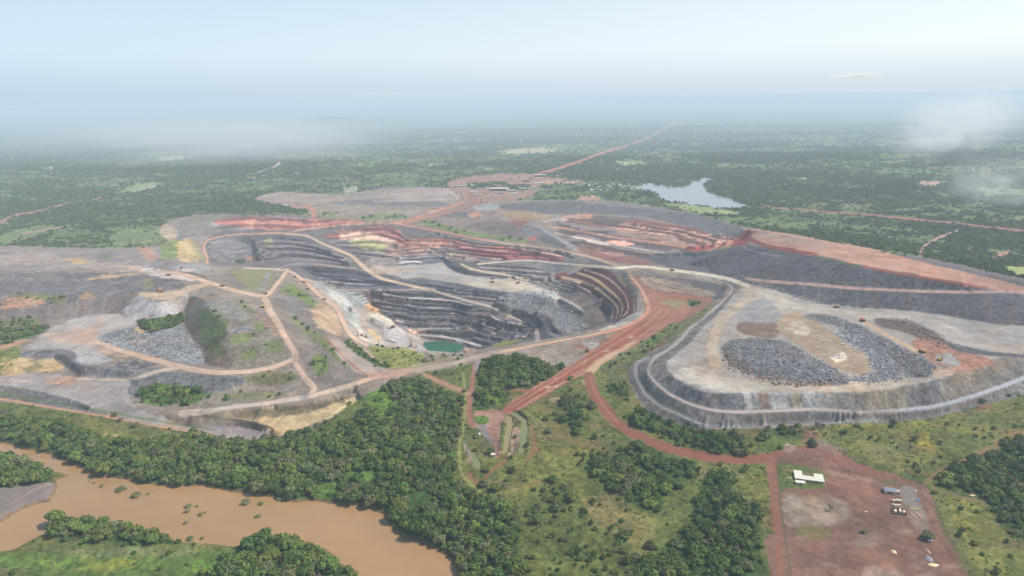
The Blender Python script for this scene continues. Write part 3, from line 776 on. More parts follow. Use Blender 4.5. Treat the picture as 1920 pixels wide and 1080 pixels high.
area((160, 100, 88), '765,448 830,446 865,452 900,463 940,462 1010,470 1060,482 1060,492 1000,488 940,486 900,482 856,466 800,458 765,462', 1, 2, cls=1, grain=.6)
area((186, 138, 116), '768,452 830,452 826,470 770,472', 2, 3, op=.7)
area((134, 70, 78), '900,464 980,470 1060,482 1058,491 980,488 905,484 860,466', 1, 2, op=.9)
area((166, 140, 132), '845,468 880,475 895,487 860,488 842,480', 2, 3, op=.7)
for (q, w) in (('767,454 812,454 850,456 869,462 900,466 933,470 983,469 1017,473 1063,482', 1.5), ('765,462 800,461 844,462 856,467 900,472 937,476 983,477 1033,481 1057,487', 1.5),
          ('765,470 825,468 850,475 900,482 942,486', 1.5), ('760,478 812,475 831,477 844,483 870,486', 1.8)):
    strip((206, 166, 156), q, w, f=.5, j=.4, cls=1)
area((96, 100, 116), '740,484 800,478 830,480 834,488 800,492 750,494', 1.5, 2, op=.8, grain=1)
for q in ('750,484 775,484 800,481 828,482', '748,489 775,491'):
    strip((176, 180, 190), q, 2, f=.6, cls=1)
strip((214, 220, 220), '748,493 760,492 775,490 790,492', 2.5, cls=1, mot=.6)
area((186, 164, 150), '832,477 846,472 848,480 838,486', 1, 1, cls=1)
area((178, 176, 178), '690,500 745,499 795,496 832,492 841,501 858,511 882,518 912,520 965,524 1000,532 1040,546 1060,560 1000,552 940,547 880,542 830,536 780,528 740,518', 1, 1.5, cls=1, grain=.2, mot=.1)
area((200, 176, 156), '690,500 750,500 790,508 740,514 700,512', 2, 4, op=.8)
area((204, 194, 174), '880,525 960,524 1000,535 1020,545 980,548 920,540 860,535', 3, 4, op=.9)
area((150, 152, 152), '780,512 850,518 870,530 800,524', 3, 4, op=.6)
area((80, 82, 98), '830,489 842,489 852,500 875,508 905,514 940,519 905,518 880,517 856,511 840,503', .8, 1, cls=1, grain=.6)
area((138, 138, 144), '1000,487 1050,492 1100,496 1110,510 1060,520 1035,514 1000,500 940,494', 1.5, 2, cls=1, grain=.8)
area((130, 132, 136), '1058,484 1075,478 1105,487 1105,493 1060,491', .8, 1.2, cls=1)
area((150, 66, 60), '1040,513 1060,511 1070,517 1060,524 1045,523', 1, 1.5, cls=1)
area((96, 104, 118), '960,503 980,508 1000,516 985,520 962,514', 1, 1.5, grain=.8)
area((108, 108, 108), '985,515 1040,530 1060,545 1090,556 1110,566 1090,562 1040,545 1000,530', 1.2, 1.5, grain=.7)
area((150, 140, 132), '1000,524 1040,536 1030,545 1005,536', 1.5, 2)
area((126, 114, 108), '1040,548 1080,552 1110,570 1138,595 1130,610 1090,600 1070,572', 2, 3, cls=1, grain=.7)
area((200, 200, 196), '1030,552 1060,560 1095,580 1090,586 1060,572 1035,562', 1.2, 2, cls=1, grain=.3)
area((138, 138, 146), '930,556 960,548 1020,554 1045,562 1060,580 1090,600 1100,612 1070,628 1050,622 1035,600 1025,590 1000,583 960,576 940,572', 1, 1.5, cls=1, grain=1.3, mot=.3)
area((80, 80, 92), '1042,561 1056,562 1090,582 1096,590 1080,590 1060,584 1050,576', 1, 1, cls=1)
area((126, 112, 112), '1095,590 1130,592 1140,600 1110,618 1080,626 1100,612', 1.5, 2)
# tan shelves and dark red faces of the east wall
area((96, 54, 62), '1095,500 1140,505 1172,520 1192,545 1196,575 1186,592 1165,600 1140,600 1132,580 1100,552 1050,527 1040,520 1080,512', 1, 1.5, cls=1, grain=.5)
area((88, 80, 90), '1095,546 1110,550 1130,562 1148,578 1148,600 1138,606 1134,585 1115,566', .8, 1, cls=1)
for c, q, w in (((204, 180, 168), '1097,506.5 1117,512.5 1137,520.5 1153,532.5 1168,548.5 1176,563 1177,582 1168,594', 1.8),
                ((178, 150, 112), '1083,512 1105,519 1122,527.5 1133,537.5 1147,549 1161,562 1167,578 1162,595', [3, 4, 5, 6.5, 6, 4, 3, 2.5]),
                ((196, 168, 132), '1055,520 1083,527 1117,539 1135,552 1151,566 1159,580 1156,596', [6, 7, 6, 5, 4, 3, 2]),
                ((164, 152, 146), '1045,525 1070,532.5 1090,539.5 1107,547.5 1127,558.5 1147,575 1149,586 1146,600', 2.6),
                ((150, 142, 120), '1150,512 1170,522 1184,538 1190,560 1189,585', 2.2)):
    strip(c, q, w, f=.6, j=.6, cls=1)
area((146, 144, 92), '1152,514 1166,520 1178,536 1172,540 1160,528', 1, 1.5, op=.8)
area((78, 88, 80), '1163,508 1176,514 1190,535 1193,560 1186,562 1178,538 1166,520', 1, 1, op=.75)
# walls above the lake
area((86, 85, 95), '690,546 780,545 810,545 845,557 880,567 920,577 950,590 985,603 1005,618 1006,634 960,640 900,655 870,668 880,650 840,634 790,632 760,614 740,604 710,585 690,568', 1, 1.5, cls=1, grain=1, mot=.35)
area((112, 84, 88), '640,548 690,548 760,556 740,575 710,580 690,565', 2, 3, cls=1, grain=.9, op=.8)
area((106, 108, 120), '780,520 850,530 900,540 960,548 940,556 880,552 840,548 790,538 740,528', 1.2, 2, cls=1, grain=1.2, mot=.35)
area((74, 76, 92), '560,499 640,503 680,510 740,530 790,540 700,540 640,540 600,525 575,510', 1.2, 1.5, cls=1, grain=1, mot=.3)
for q, w in (('717,551 755,558 789,559 850,564 870,569 885,572', 1.8), ('694,562 721,564 762,570 782,575 823,577 857,578 877,585 900,587 917,588 930,598 960,605 985,609', 2.2),
             ('696,573 716,581 735,585 762,587 779,592 816,593 854,594 870,600 897,602 917,612 950,617 985,622', 2.0), ('740,599 770,607 802,609 843,608 857,613 880,613', 1.8),
             ('775,600 800,601 850,601', 1.0), ('725,575 760,578 790,583', 1.0), ('785,627 815,629 840,633 870,640 900,648', 3.4), ('600,520 640,522 680,526', 1.2), ('610,527 650,531 700,534', 1.2)):
    strip((164, 160, 162), q, w * 1.2, f=.5, j=.5, cls=1, mot=.25)
for q, w in (('943,571 973,576.5 1007,584.5 1027,589.5 1034,603 1041,617', 1.2), ('958,581.5 1000,588 1011,599 1022,612 1033,624 1048,630', 2)):
    strip((140, 140, 150), q, w, f=.6, j=.5, cls=1)
area((80, 80, 92), '1008,592 1016,602 1022,622 1040,632 1012,637 1010,618 1003,600', 1, 1, cls=1)
area((80, 80, 92), '1028,592 1034,600 1040,614 1062,628 1050,631 1036,618 1028,603', 1, 1, cls=1)
area((80, 80, 92), '987,612 1000,612 1003,634 990,636', 1, 1, cls=1)
for k in range(70):                         # ochre and rust stains on the faces
    x0 = RNG.uniform(690, 980); y0 = 560 + (x0 - 690) * 0.1 + RNG.uniform(-12, 40)
    area(((140, 108, 88), (128, 126, 136), (70, 74, 92), (60, 66, 86))[k % 4], [(x0 - 5, y0), (x0, y0 - 2.5), (x0 + 6, y0), (x0, y0 + 3)], 1.5, 3, op=.5)
# equipment floor by the lake
area((176, 166, 160), '556,520 580,535 610,560 632,580 645,605 655,625 672,640 700,648 745,655 790,668 830,668 870,664 880,655 850,645 790,634 770,625 755,618 735,602 705,585 690,572 660,555 620,540 580,522', 1, 1.5, cls=1, grain=.4)
area((158, 166, 168), '585,522 640,545 690,556 690,570 672,576 650,570 630,560 600,540', 2, 2, grain=.5)
area((190, 194, 192), '610,538 640,552 658,568 672,590 676,615 660,612 652,590 640,570 620,552', 2, 3, mot=.25, grain=.5)
area((166, 170, 170), '650,568 664,600 662,625 652,612 644,585', 2, 2, op=.7)
area((196, 150, 100), '684,566 705,575 712,585 700,588 684,580', 1.5, 2, mot=.4)
area((214, 206, 190), '685,588 700,584 730,595 742,612 725,614 705,606 690,598', 1.5, 2, mot=.08)
area((206, 200, 194), '675,615 700,632 722,640 742,648 700,646 680,636 670,625', 1.5, 2, mot=.08)
area((214, 186, 132), '686,610 700,620 718,636 710,640 692,625', 1.5, 2)
area((200, 196, 198), '716,618 745,612 762,622 766,640 745,646 725,630', 1.2, 1.5, mot=.08)
area((176, 172, 174), '760,645 790,645 800,660 780,662 765,655', 1.5, 2)
strip((110, 104, 104), '686,600 700,612 718,628 724,636 742,644', 1.4, f=.5)
strip((110, 104, 104), '717,618 735,613 740,608', 1.2, f=.5)
area((198, 150, 132), '762,616 790,616 800,622 775,626', 2, 2)
area((184, 168, 160), '770,625 790,633 790,638 776,640', 1.5, 1.5)
area((196, 168, 160), '872,652 900,655 885,664 868,664', 1.5, 2)

# west dumps
area((150, 142, 142), '-300,462 0,464 100,466 220,470 300,462 380,480 400,500 390,512 340,512 260,508 150,508 0,512 -300,512', 1.5, 3, cls=2, grain=.4)
area((176, 160, 152), '-300,470 0,474 80,468 110,480 200,492 270,500 260,508 120,502 0,496 -300,496', 2, 4, op=.8)
area((204, 174, 118), '120,484 150,484 170,492 145,496', 2, 2)
area((124, 134, 88), '190,474 215,478 210,488 185,486', 2, 3, op=.7)
area((182, 140, 122), '245,462 285,464 300,488 280,490 265,474', 1.5, 3)
area((128, 142, 88), '300,455 340,448 340,470 325,488 302,486', 1.5, 3, cls=0, grass=1)
area((208, 182, 128), '332,455 355,445 370,470 378,490 340,490 330,475', 2, 4, mot=.35)
area((160, 150, 92), '352,446 368,450 385,488 372,490', 2, 3, op=.7)
area((118, 116, 124), '-300,508 0,510 120,512 260,512 290,516 340,524 350,540 300,545 262,548 225,556 180,562 125,572 60,576 0,580 -300,584', 1.5, 3, cls=2, grain=.9)
area((138, 130, 128), '-300,510 0,512 150,516 130,530 0,534 -300,534', 3, 4, op=.6)
area((186, 156, 124), '165,522 200,514 280,512 260,516 200,522 170,526', 1.5, 2)
area((182, 142, 112), '0,560 70,552 90,566 60,576 0,580', 2, 4, mot=.3)
area((120, 128, 72), '20,552 100,552 130,556 120,568 95,572 90,560 30,558', 2, 3, op=.9, veg=.15)
area((164, 134, 100), '150,550 170,545 180,556 155,562', 2, 3)
area((150, 146, 86), '270,525 285,520 290,540 270,545', 2, 3, op=.7)
area((128, 118, 116), '-300,584 0,582 60,578 125,572 180,562 225,556 248,552 228,588 190,587 150,592 100,603 60,615 0,638 -300,640', 1.2, 2, cls=2, grain=.6)
for k in range(14):
    x0 = 10 + k * 17
    strip(((150, 124, 112), (112, 104, 106), (160, 140, 130))[k % 3], f'{x0},{580-k*1.8} {x0-4},{606-k*1.2}', 6, f=3, op=.4, grain=None)
area((124, 126, 76), '-60,605 60,596 80,600 60,614 0,628 -60,634', 2, 4, op=.85, veg=.3, cls=0)
area((84, 112, 54), '-60,630 0,624 60,616 95,607 90,620 60,634 0,648 -60,654', 2, 3, veg=.75, cls=0, grass=1)
area((190, 150, 122), '-60,655 0,645 40,638 60,634 30,650 -20,668 -60,675', 1.5, 2, cls=2)
area((126, 134, 74), '-60,668 0,655 40,650 38,668 30,690 0,706 -60,712', 2, 3, cls=0, grass=1)
area((196, 172, 124), '0,675 60,668 110,672 126,690 100,700 60,695 20,706 0,706', 2, 6, mot=.4)
area((124, 132, 72), '40,690 70,680 85,690 50,700', 2, 4, op=.7)
area((176, 170, 170), '45,655 80,625 130,600 190,588 228,590 262,605 270,620 240,640 180,645 190,665 150,668 60,662', 1.5, 2.5, cls=2, grain=.3, mot=.1)
area((198, 164, 142), '75,635 130,618 180,612 190,590 200,600 180,630 210,660 260,668 200,668 150,640 100,640', 3, 5, op=.7)
area((124, 122, 130), '36,662 60,654 140,656 145,675 155,685 240,690 300,690 300,700 240,712 200,712 150,706 128,690 110,672 40,670', 1.5, 2, cls=2, grain=.7)
area((172, 174, 180), '145,656 200,668 215,675 190,684 155,684 143,672', 1.5, 2, mot=.1)
area((140, 144, 152), '180,635 240,622 330,600 350,615 380,655 385,685 350,682 280,668 230,655 180,645', 1.5, 2, cls=2, grain=1.3, mot=.3)
area((128, 132, 142), '180,632 230,615 265,610 240,630 200,636', 1.5, 2)
area((172, 152, 148), '235,640 270,630 295,634 250,650', 2, 3, op=.8)
area((212, 180, 120), '250,618 262,608 272,622 268,626 252,622', .8, 1.5)
area((122, 122, 130), '215,680 260,676 300,684 250,700 220,695', 1.5, 3, grain=1.3, mot=.35)
area((162, 156, 158), '-300,700 0,705 60,700 120,704 240,708 262,690 240,740 260,770 320,785 300,800 200,778 130,747 60,732 0,722 -300,716', 2, 3, cls=2, grain=.3, mot=.1)
area((192, 156, 134), '80,715 110,708 140,704 145,716 120,726 90,724', 3, 4)
area((198, 170, 154), '0,708 60,712 60,718 0,716', 2, 2, op=.7)
area((118, 118, 126), '-300,718 0,722 60,731 130,747 200,775 215,780 100,764 0,752 -300,744', 1.2, 2, cls=2, grain=.8)
area((114, 118, 126), '236,738 250,708 300,697 360,700 460,708 470,716 400,738 340,738 300,737 262,728 258,745', 1.2, 2, cls=2, grain=.8)
area((96, 128, 56), '260,738 275,725 300,718 330,720 390,738 370,752 320,760 285,760 265,750', 1.5, 4, veg=.6, cls=0, grass=1)
area((92, 120, 60), '380,738 400,735 390,750 360,760 330,760', 1.5, 3, veg=.2, cls=0)
area((140, 134, 124), '380,745 420,730 520,735 560,744 480,752 400,760 340,768', 2, 3, grain=.6)
area((130, 132, 76), '405,748 430,738 520,734 540,742 450,748', 2, 4, op=.8, veg=.1)
area((128, 128, 76), '455,706 500,698 550,696 565,714 520,722 470,718', 2, 4, op=.9, veg=.15)
# white tip face, wooded hollow
area((188, 186, 192), '257,551 275,559 300,566 325,563 345,554 354,550 350,572 332,592 300,602 272,600 248,598 228,589', 1, 1.2, cls=2, grain=.5, mot=.12)
area((150, 146, 158), '250,558 268,562 245,585 236,586', 2, 2, op=.5)
area((206, 184, 158), '255,549 300,548 345,540 388,528 395,534 350,550 320,564 290,562 262,556', 1, 1.5, cls=2, grain=.2)
area((60, 88, 52), '258,600 275,600 300,602 330,592 342,590 340,604 325,615 300,620 275,625 262,610', 1, 2, veg=.95, cls=0, grass=1)
area((206, 190, 186), '262,506 300,505 340,512 375,528 330,524 300,522 270,512', 1, 2, cls=2, grain=.2)
area((222, 222, 226), '266,504 290,503 300,508 285,511 270,509', .8, 1.5, mot=.4)
area((156, 158, 166), '300,498 380,494 400,505 380,512 330,506', 1.5, 2, op=.8)
area((190, 182, 182), '335,502 370,503 360,510 335,508', 1, 2, op=.8)
strip((84, 78, 78), '345,511 370,514 385,519 388,524', 2, f=.6)
# green mound
area((132, 124, 112), '352,552 380,560 400,545 440,570 500,592 530,630 545,665 520,685 470,691 400,690 380,665 350,625 344,600', 1.2, 3, cls=2, grain=.7, mot=.3)
area((118, 104, 92), '346,585 380,600 400,625 430,660 440,690 400,690 382,680 384,662 365,640 346,612', 2, 3, grain=.8)
area((98, 116, 58), '366,580 400,576 430,598 424,625 410,645 428,672 400,668 372,630', 3, 5, op=.9, veg=.02, grass=.5)
area((140, 140, 140), '380,565 430,562 470,592 455,600 420,598 390,580', 2, 4, op=.7, grain=.8)
area((134, 136, 146), '425,618 470,610 480,618 430,626', 1.5, 3, op=.8, grain=1)
for q in ('436,560 450,562 478,582 480,590 455,576', '478,608 495,606 500,618 480,622', '500,640 530,636 530,660 500,662', '455,655 490,650 480,672 452,674', '440,625 480,622 470,640 430,645'):
    area((112, 132, 62), q, 2, 3, op=.8, veg=.1)
area((166, 132, 112), '480,585 510,600 525,630 500,612', 3, 4, op=.7)
# west side slopes
area((138, 130, 122), '395,512 430,505 540,508 530,530 510,552 470,550 430,540 400,530', 1.5, 3, cls=2, grain=.5)
area((148, 144, 92), '430,508 470,505 520,510 500,545 470,545 445,525', 2, 5, op=.75, cls=0)
area((148, 142, 148), '485,545 500,512 508,513 496,546', 1, 1, cls=2, grain=.2)
area((134, 124, 118), '505,560 540,520 560,530 590,560 620,600 640,620 660,650 700,690 720,702 640,722 600,738 575,700 560,660 530,605', 1.5, 2, cls=2, grain=.5)
area((124, 122, 130), '525,555 560,560 575,580 560,592 530,575', 2, 3, op=.8)
area((118, 136, 68), '520,545 545,530 575,550 596,568 590,580 565,560 540,552', 2, 3, op=.9, veg=.15, cls=0)
area((190, 162, 130), '590,565 620,572 640,610 640,630 600,618 585,590', 2, 3, op=.9, mot=.35)
area((128, 136, 76), '540,585 570,610 600,628 640,660 660,690 640,680 600,645 560,615', 2, 3, op=.85, veg=.15, cls=0)
area((112, 134, 64), '585,670 610,665 622,690 600,706 590,700', 2, 3, op=.9, veg=.2, cls=0)
area((166, 152, 144), '612,640 640,636 700,680 740,700 700,704 670,700 650,680', 1.5, 2, cls=2, grain=.2)
strip((164, 112, 92), '610,632 640,664 668,690 690,704', 4, cls=2)
area((140, 142, 76), '690,648 740,652 775,655 800,668 850,668 870,666 860,678 800,688 750,694 720,690 700,670', 1.5, 3, cls=0, veg=.05, grass=1)
area((82, 104, 56), '640,636 660,642 700,672 735,688 725,692 690,680 655,652', 1.5, 2, veg=.5, cls=0, grass=1)
strip((206, 172, 142), '672,648 690,662 705,674 722,684', 3, f=1)
area((176, 150, 98), '735,675 760,672 755,680', 2, 4, op=.7)
area((144, 126, 116), '795,660 812,666 808,680 796,680', 1, 1, cls=2)
area((142, 142, 68), '925,645 945,638 985,636 960,646 930,652', 1.5, 2, cls=0)
# bottom quarry
area((122, 112, 82), '440,775 500,768 570,760 600,756 660,738 672,742 640,752 600,766 560,778 500,782 460,785', 1, 2, grain=.6, cls=2)
area((190, 168, 124), '430,786 460,785 500,784 560,780 600,768 660,742 668,748 640,770 600,790 560,805 515,820 508,805 480,795', 1.5, 3, grain=.3, cls=2)
area((216, 200, 142), '598,795 610,785 645,760 672,745 668,754 635,775 610,790', 1.5, 2)
area((160, 150, 156), '330,790 360,800 440,800 470,806 506,812 508,822 450,826 380,814 330,806', 1, 1.5, grain=.2, cls=2, mot=.1)
strip((84, 72, 60), '358,778 400,782 440,787 470,793 510,803 510,812', 3.5, f=1.2, j=1.5, cls=2)
area((128, 118, 92), '345,775 440,770 500,776 480,790 440,786 380,784', 2, 3, op=.7)

# roads
HR = (202, 174, 150)
strip((196, 138, 110), '868,362 872,372 866,380 845,388 800,401 765,414 738,418', (4, 6), cls=3)
strip((194, 134, 106), '900,383 880,385 850,396 800,408 760,417', (3, 5), cls=3)
strip((200, 176, 150), '838,355 848,362 858,370', 3, cls=3)
strip((186, 120, 96), '880,362 892,372 898,381', 4, cls=3)
strip((196, 176, 168), '700,378 780,376 850,374', 1.8, cls=4)
strip((198, 136, 112), '575,385 586,392 588,404', (5, 8), cls=4)
strip((194, 148, 126), '545,384 560,390 580,392', 4, cls=4)
strip((202, 158, 130), '388,495 388,480 382,462 396,448 440,440 500,437.5 535,437 560,432 590,428 640,422 690,419 740,418.5', [5, 5, 4, 3, 3, 3, 3.5, 3.5, 3, 3, 3, 4], cls=3)
strip((196, 140, 114), '740,418.5 760,422 820,433 880,445 920,452', 4, cls=3)
strip((198, 166, 144), '920,452 945,456 1002,462 1042,468 1075,475 1110,483 1140,493 1167,502', (3, 5), cls=3)
strip((214, 204, 184), '895,495.5 935,491.5 995,488.5 1045,493.5 1095,497.5 1130,500 1167,502 1200,499.5 1260,506.5 1325,515.5 1370,524.5 1402,536', [3, 3, 3, 3, 3.4, 4, 6, 5, 6, 6, 8, 9], cls=3)
strip((206, 190, 168), '864,495.5 880,503 900,508 940,514 965,519 990,526', (3.5, 4), cls=3)
strip((204, 178, 150), '535,439 575,442 605,457 630,467 660,480 682,500 710,520 747,530 785,539 810,543', [3, 4, 4.5, 5, 6, 8, 5.5, 4.5, 4.5, 5], cls=3)
strip((176, 166, 158), '810,543 845,555 882,565 920,575 945,587 975,599 995,606 1005,618 1008,636', [4, 4, 4.5, 5, 5, 5, 7, 7.5, 8], cls=3)
strip((178, 160, 158), '640,543 700,544 770,543 800,543', 2.2, cls=3)
strip((170, 160, 156), '762,617.5 783,616.5 857,615.5 900,618.5 935,627 985,631', 2.6, cls=3)
strip((206, 184, 160), '455,503 500,504 535,506', 3, cls=3)
strip((166, 156, 158), '520,503 545,496 585,495 635,500 667,503', 2.2, cls=3)
strip((204, 172, 150), '538,506 555,515 575,530 607,560 630,577 642,600 652,620 667,636 690,648', [6, 6, 6, 7, 8, 8, 8, 8, 5], cls=3)
strip(HR, '262,509 300,508 340,513 370,522 392,530 440,545 495,556', [4, 5, 6, 7, 8, 7, 8], cls=3)
strip(HR, '300,553 350,545 392,531', (5, 6), cls=3)
strip(HR, '538,506 533,515 520,532 505,550 495,556', 7, cls=3)
strip((200, 170, 148), '495,556 505,580 520,605 540,640 553,665 552,678 560,690 577,715 590,728 582,740', [12, 13, 12, 11, 11, 11, 10, 11, 12, 11], cls=3)
strip((204, 176, 154), '552,672 520,686 470,696 400,698 340,688 280,672 220,655 180,640', [8, 8, 9, 9, 10, 10, 9, 8], cls=3)
strip((196, 176, 162), '330,690 290,698 250,710 200,712 140,710', (7, 4), f=2, cls=3)
strip((190, 178, 170), '340,775 380,772 430,764 500,756 577,744', [14, 10, 8, 8, 10], cls=3, f=1.2)
strip((200, 178, 158), '577,744 635,728.5 677,716 720,704 770,695 820,687 875,674 940,659', [9, 8, 8, 8, 8, 8, 8, 8], cls=3)
area((162, 146, 134), '800,672 870,660 940,648 1000,640 1060,632 1110,622 1110,632 1060,642 1000,654 940,668 870,684 800,698 760,704 760,694', 1, 1.5, cls=3, op=.6, grain=.2)
area((198, 152, 130), '690,698 740,692 780,690 770,702 720,712 690,712', 1.5, 2, cls=3, op=.7)
# red laterite ground and the broad red road
area((164, 112, 90), '1176,520 1200,512 1240,530 1300,548 1340,560 1330,580 1290,600 1250,612 1190,650 1160,662 1120,690 1100,700 1050,725 1000,755 958,778 930,776 960,752 1000,725 1060,692 1110,655 1060,652 1130,640 1180,606 1206,588 1210,570 1200,545 1185,530', 1, 2, cls=5, grain=.25, mot=.15, veg=0, grass=0)
area((162, 100, 78), '940,770 1000,732 1060,697 1110,662 1160,630 1200,605 1220,600 1180,640 1120,675 1060,710 1000,748 955,776', 1.5, 2, cls=4, grain=.2, mot=.15)
strip((152, 90, 70), '965,770 1010,738 1060,708 1110,680 1160,652 1215,615 1250,595', 5, cls=4, op=.8)
strip((196, 140, 112), '960,774 1010,742 1060,716 1110,690', 2.5, cls=4, op=.8)
for k, c in ((-14, (196, 146, 120)), (-8, (146, 96, 78)), (-3, (200, 150, 122)), (3, (150, 92, 74)), (9, (190, 138, 112)), (14, (158, 106, 84))):
    strip(c, f'{960+k*.5},{765+k*.5} {1005+k*.6},{738+k*.5} {1060+k*.7},{704+k*.5} {1110+k*.8},{672+k*.5} {1165+k*.9},{640+k*.5} {1215+k},{608+k*.5} {1245+k},{580+k*.3}', 1.6, f=.8, j=2.0, op=.65, cls=None)
for k in range(16):
    x0 = RNG.uniform(1010, 1280); y0 = 735 - (x0 - 1010) * .62 + RNG.uniform(-16, 12)
    area(((206, 160, 134), (136, 88, 72), (222, 206, 196))[k % 3], [(x0 - 6, y0 + 2), (x0, y0 - 1.5), (x0 + 7, y0 - 3), (x0 + 1, y0 + 2)], 1, 3, op=.55)
area((150, 146, 104), '1240,565 1270,562 1290,570 1260,580', 2, 3, op=.8, cls=0)
area((176, 156, 134), '1195,515 1240,522 1300,535 1345,550 1330,560 1260,545 1215,540', 1.5, 3, op=.7)
for q in ('1186,508 1200,525 1225,545', '1195,506 1215,522 1235,545', '1205,505 1250,520 1300,530 1330,538', '1215,528 1260,540 1320,550', '1230,545 1300,552 1340,556'):
    strip((118, 108, 112), q, 2, f=.8, op=.85, grain=.4)
area((120, 124, 84), '1300,590 1330,570 1345,560 1330,585 1290,618 1240,650 1215,660 1230,640 1270,610', 1.5, 3, cls=0, op=.9, grass=1)
area((150, 100, 82), '1215,658 1235,645 1255,634 1240,648 1220,660', 1, 2)
area((96, 118, 62), '1195,645 1225,632 1235,636 1210,652', 1.5, 2, cls=0, veg=.3, grass=1)
area((92, 110, 66), '1288,566 1302,560 1314,568 1305,574 1290,573', 1, 1.5, cls=0, veg=.3)
area((108, 112, 74), '1120,690 1180,655 1230,640 1200,668 1178,688 1178,720 1140,720 1125,705', 2, 4, cls=0, veg=.05, grass=1)
area((176, 172, 170), '1125,618 1165,602 1206,580 1212,588 1190,605 1140,622 1128,622', 1, 1.5, cls=1, grain=.3)
strip((206, 142, 108), '1212,560 1216,578 1205,594 1175,611 1128,625 1090,634', [8, 8, 6, 5, 4, 3], cls=3)
strip((200, 150, 120), '1180,515 1195,532 1208,552 1213,566', [5, 5, 6, 8], cls=3)
strip((204, 168, 140), '1130,623 1070,635 1000,648 940,660', [3.5, 4, 5, 6], cls=3)
area((168, 164, 160), '1090,640 1115,638 1125,645 1112,655 1092,650', 1.5, 2)
strip((206, 176, 142), '1190,640 1165,655 1140,668 1118,685 1105,700 1102,715 1112,735', [5, 7, 9, 12, 16, 16, 14], f=3, j=3, cls=4, op=.85)
strip((146, 96, 78), '1104,706 1112,735 1130,762 1155,790 1190,815 1240,836 1300,852 1380,863 1450,858 1510,848 1560,850', [18, 20, 20, 19, 18, 17, 17, 16, 20, 26, 24], cls=4, f=1.2, j=2, edge=(120, 116, 70))
strip((186, 132, 110), '1106,706 1116,735 1136,766 1160,792', 3, f=1.2, op=.6, cls=4)
# compound in the south-east
area((134, 99, 84), '1440,862 1500,840 1560,850 1610,866 1640,885 1700,900 1740,912 1752,940 1770,985 1800,1040 1830,1100 1440,1100 1445,1060 1432,1000 1458,1000 1448,940 1436,880', 1.5, 3, cls=5, grain=.3, veg=0, grass=0, mot=.22)
area((142, 98, 84), '1530,840 1560,830 1580,850 1620,872 1690,895 1740,905 1690,905 1620,890 1560,868', 1.5, 3, cls=4, op=.8)
area((132, 116, 108), '1520,815 1560,832 1600,848 1570,850 1530,840', 2, 3, op=.6)
area((168, 144, 134), '1476,832 1490,832 1496,842 1480,848 1466,845', 1.5, 2, op=.8)
area((146, 132, 116), '1463,975 1466,925 1500,925 1545,930 1590,950 1592,975 1560,985 1520,985 1480,990', 6, 8, mot=.6, op=.85)
area((100, 116, 62), '1457,866 1480,868 1530,880 1550,890 1548,905 1540,920 1480,912 1462,926 1458,900', 2, 3, cls=0, grass=1)
area((120, 116, 70), '1488,985 1550,985 1560,1000 1550,1010 1490,1010', 3, 5, op=.8, cls=0)
area((108, 106, 68), '1640,896 1680,900 1700,912 1660,910', 2, 3, op=.8, cls=0)
area((140, 132, 128), '1686,910 1716,912 1722,940 1732,955 1728,965 1700,955 1688,930', 1.2, 2, mot=.08)
area((148, 132, 122), '1700,965 1735,955 1742,990 1725,1000', 2, 3, op=.8)
area((140, 118, 104), '1600,1000 1650,990 1665,1020 1610,1030', 3, 5, mot=.5, op=.7)
area((166, 140, 126), '1620,1060 1680,1062 1700,1085 1620,1090', 3, 4, mot=.3, op=.8)
area((104, 104, 64), '1750,935 1775,940 1790,970 1810,1010 1845,1100 1820,1100 1790,1040 1765,990', 2, 4, op=.7, cls=0)
strip((112, 110, 76), '1456,870 1462,930 1468,980 1476,1020 1486,1080', 3, f=1.5, j=2, op=.8)
strip((146, 104, 86), '1446,866 1452,930 1458,990 1464,1090', (18, 14), f=2, cls=4)
area((176, 138, 116), '1540,880 1570,885 1640,905 1600,900', 3, 5, op=.6)
area((170, 110, 92), '1560,905 1640,915 1660,930 1600,935', 5, 6, op=.5)
area((146, 96, 76), '1440,945 1460,950 1460,1000 1430,990', 4, 5, op=.4)
for k in range(46):
    x0 = RNG.uniform(1450, 1800); y0 = RNG.uniform(930, 1085)
    if x0 > 1745 + (y0 - 930) * .5: continue
    w = RNG.uniform(5, 22)
    area(((158, 112, 96), (120, 84, 72), (112, 110, 76), (166, 146, 132), (150, 92, 76))[k % 5], [(x0 - w, y0), (x0, y0 - w * .35), (x0 + w, y0 + 2), (x0 + 3, y0 + w * .3)], 3, 6, op=.45)
for q in ('1470,880 1560,905 1640,960 1700,1020', '1560,860 1600,930 1640,1000 1620,1080', '1480,1010 1600,1000 1720,1030'):
    strip((160, 116, 100), q, 3, f=1.5, j=4, op=.5)
# track through the eastern fields
strip((150, 118, 84), '1735,905 1760,885 1800,868 1850,842 1900,818 1960,800', (10, 14), f=5, j=4, op=.7, cls=0)
strip((140, 110, 92), '1750,915 1790,930 1850,945', 6, f=4, j=3, op=.6)
area((130, 92, 76), '1830,760 1860,758 1850,770 1835,772', 3, 3, op=.8)
area((136, 100, 82), '1500,800 1530,805 1540,830 1520,840 1500,820', 4, 5, op=.7)
# track along the river plain
strip((190, 148, 116), '-60,742 0,748 100,765 200,781 300,800 400,815', (5, 4), cls=4)
strip((112, 128, 62), '0,738 100,755 200,772 300,790 400,806', 4, f=1.5, op=.8, cls=0)
area((186, 156, 116), '180,818 220,815 215,826 185,830', 3, 4, op=.7)
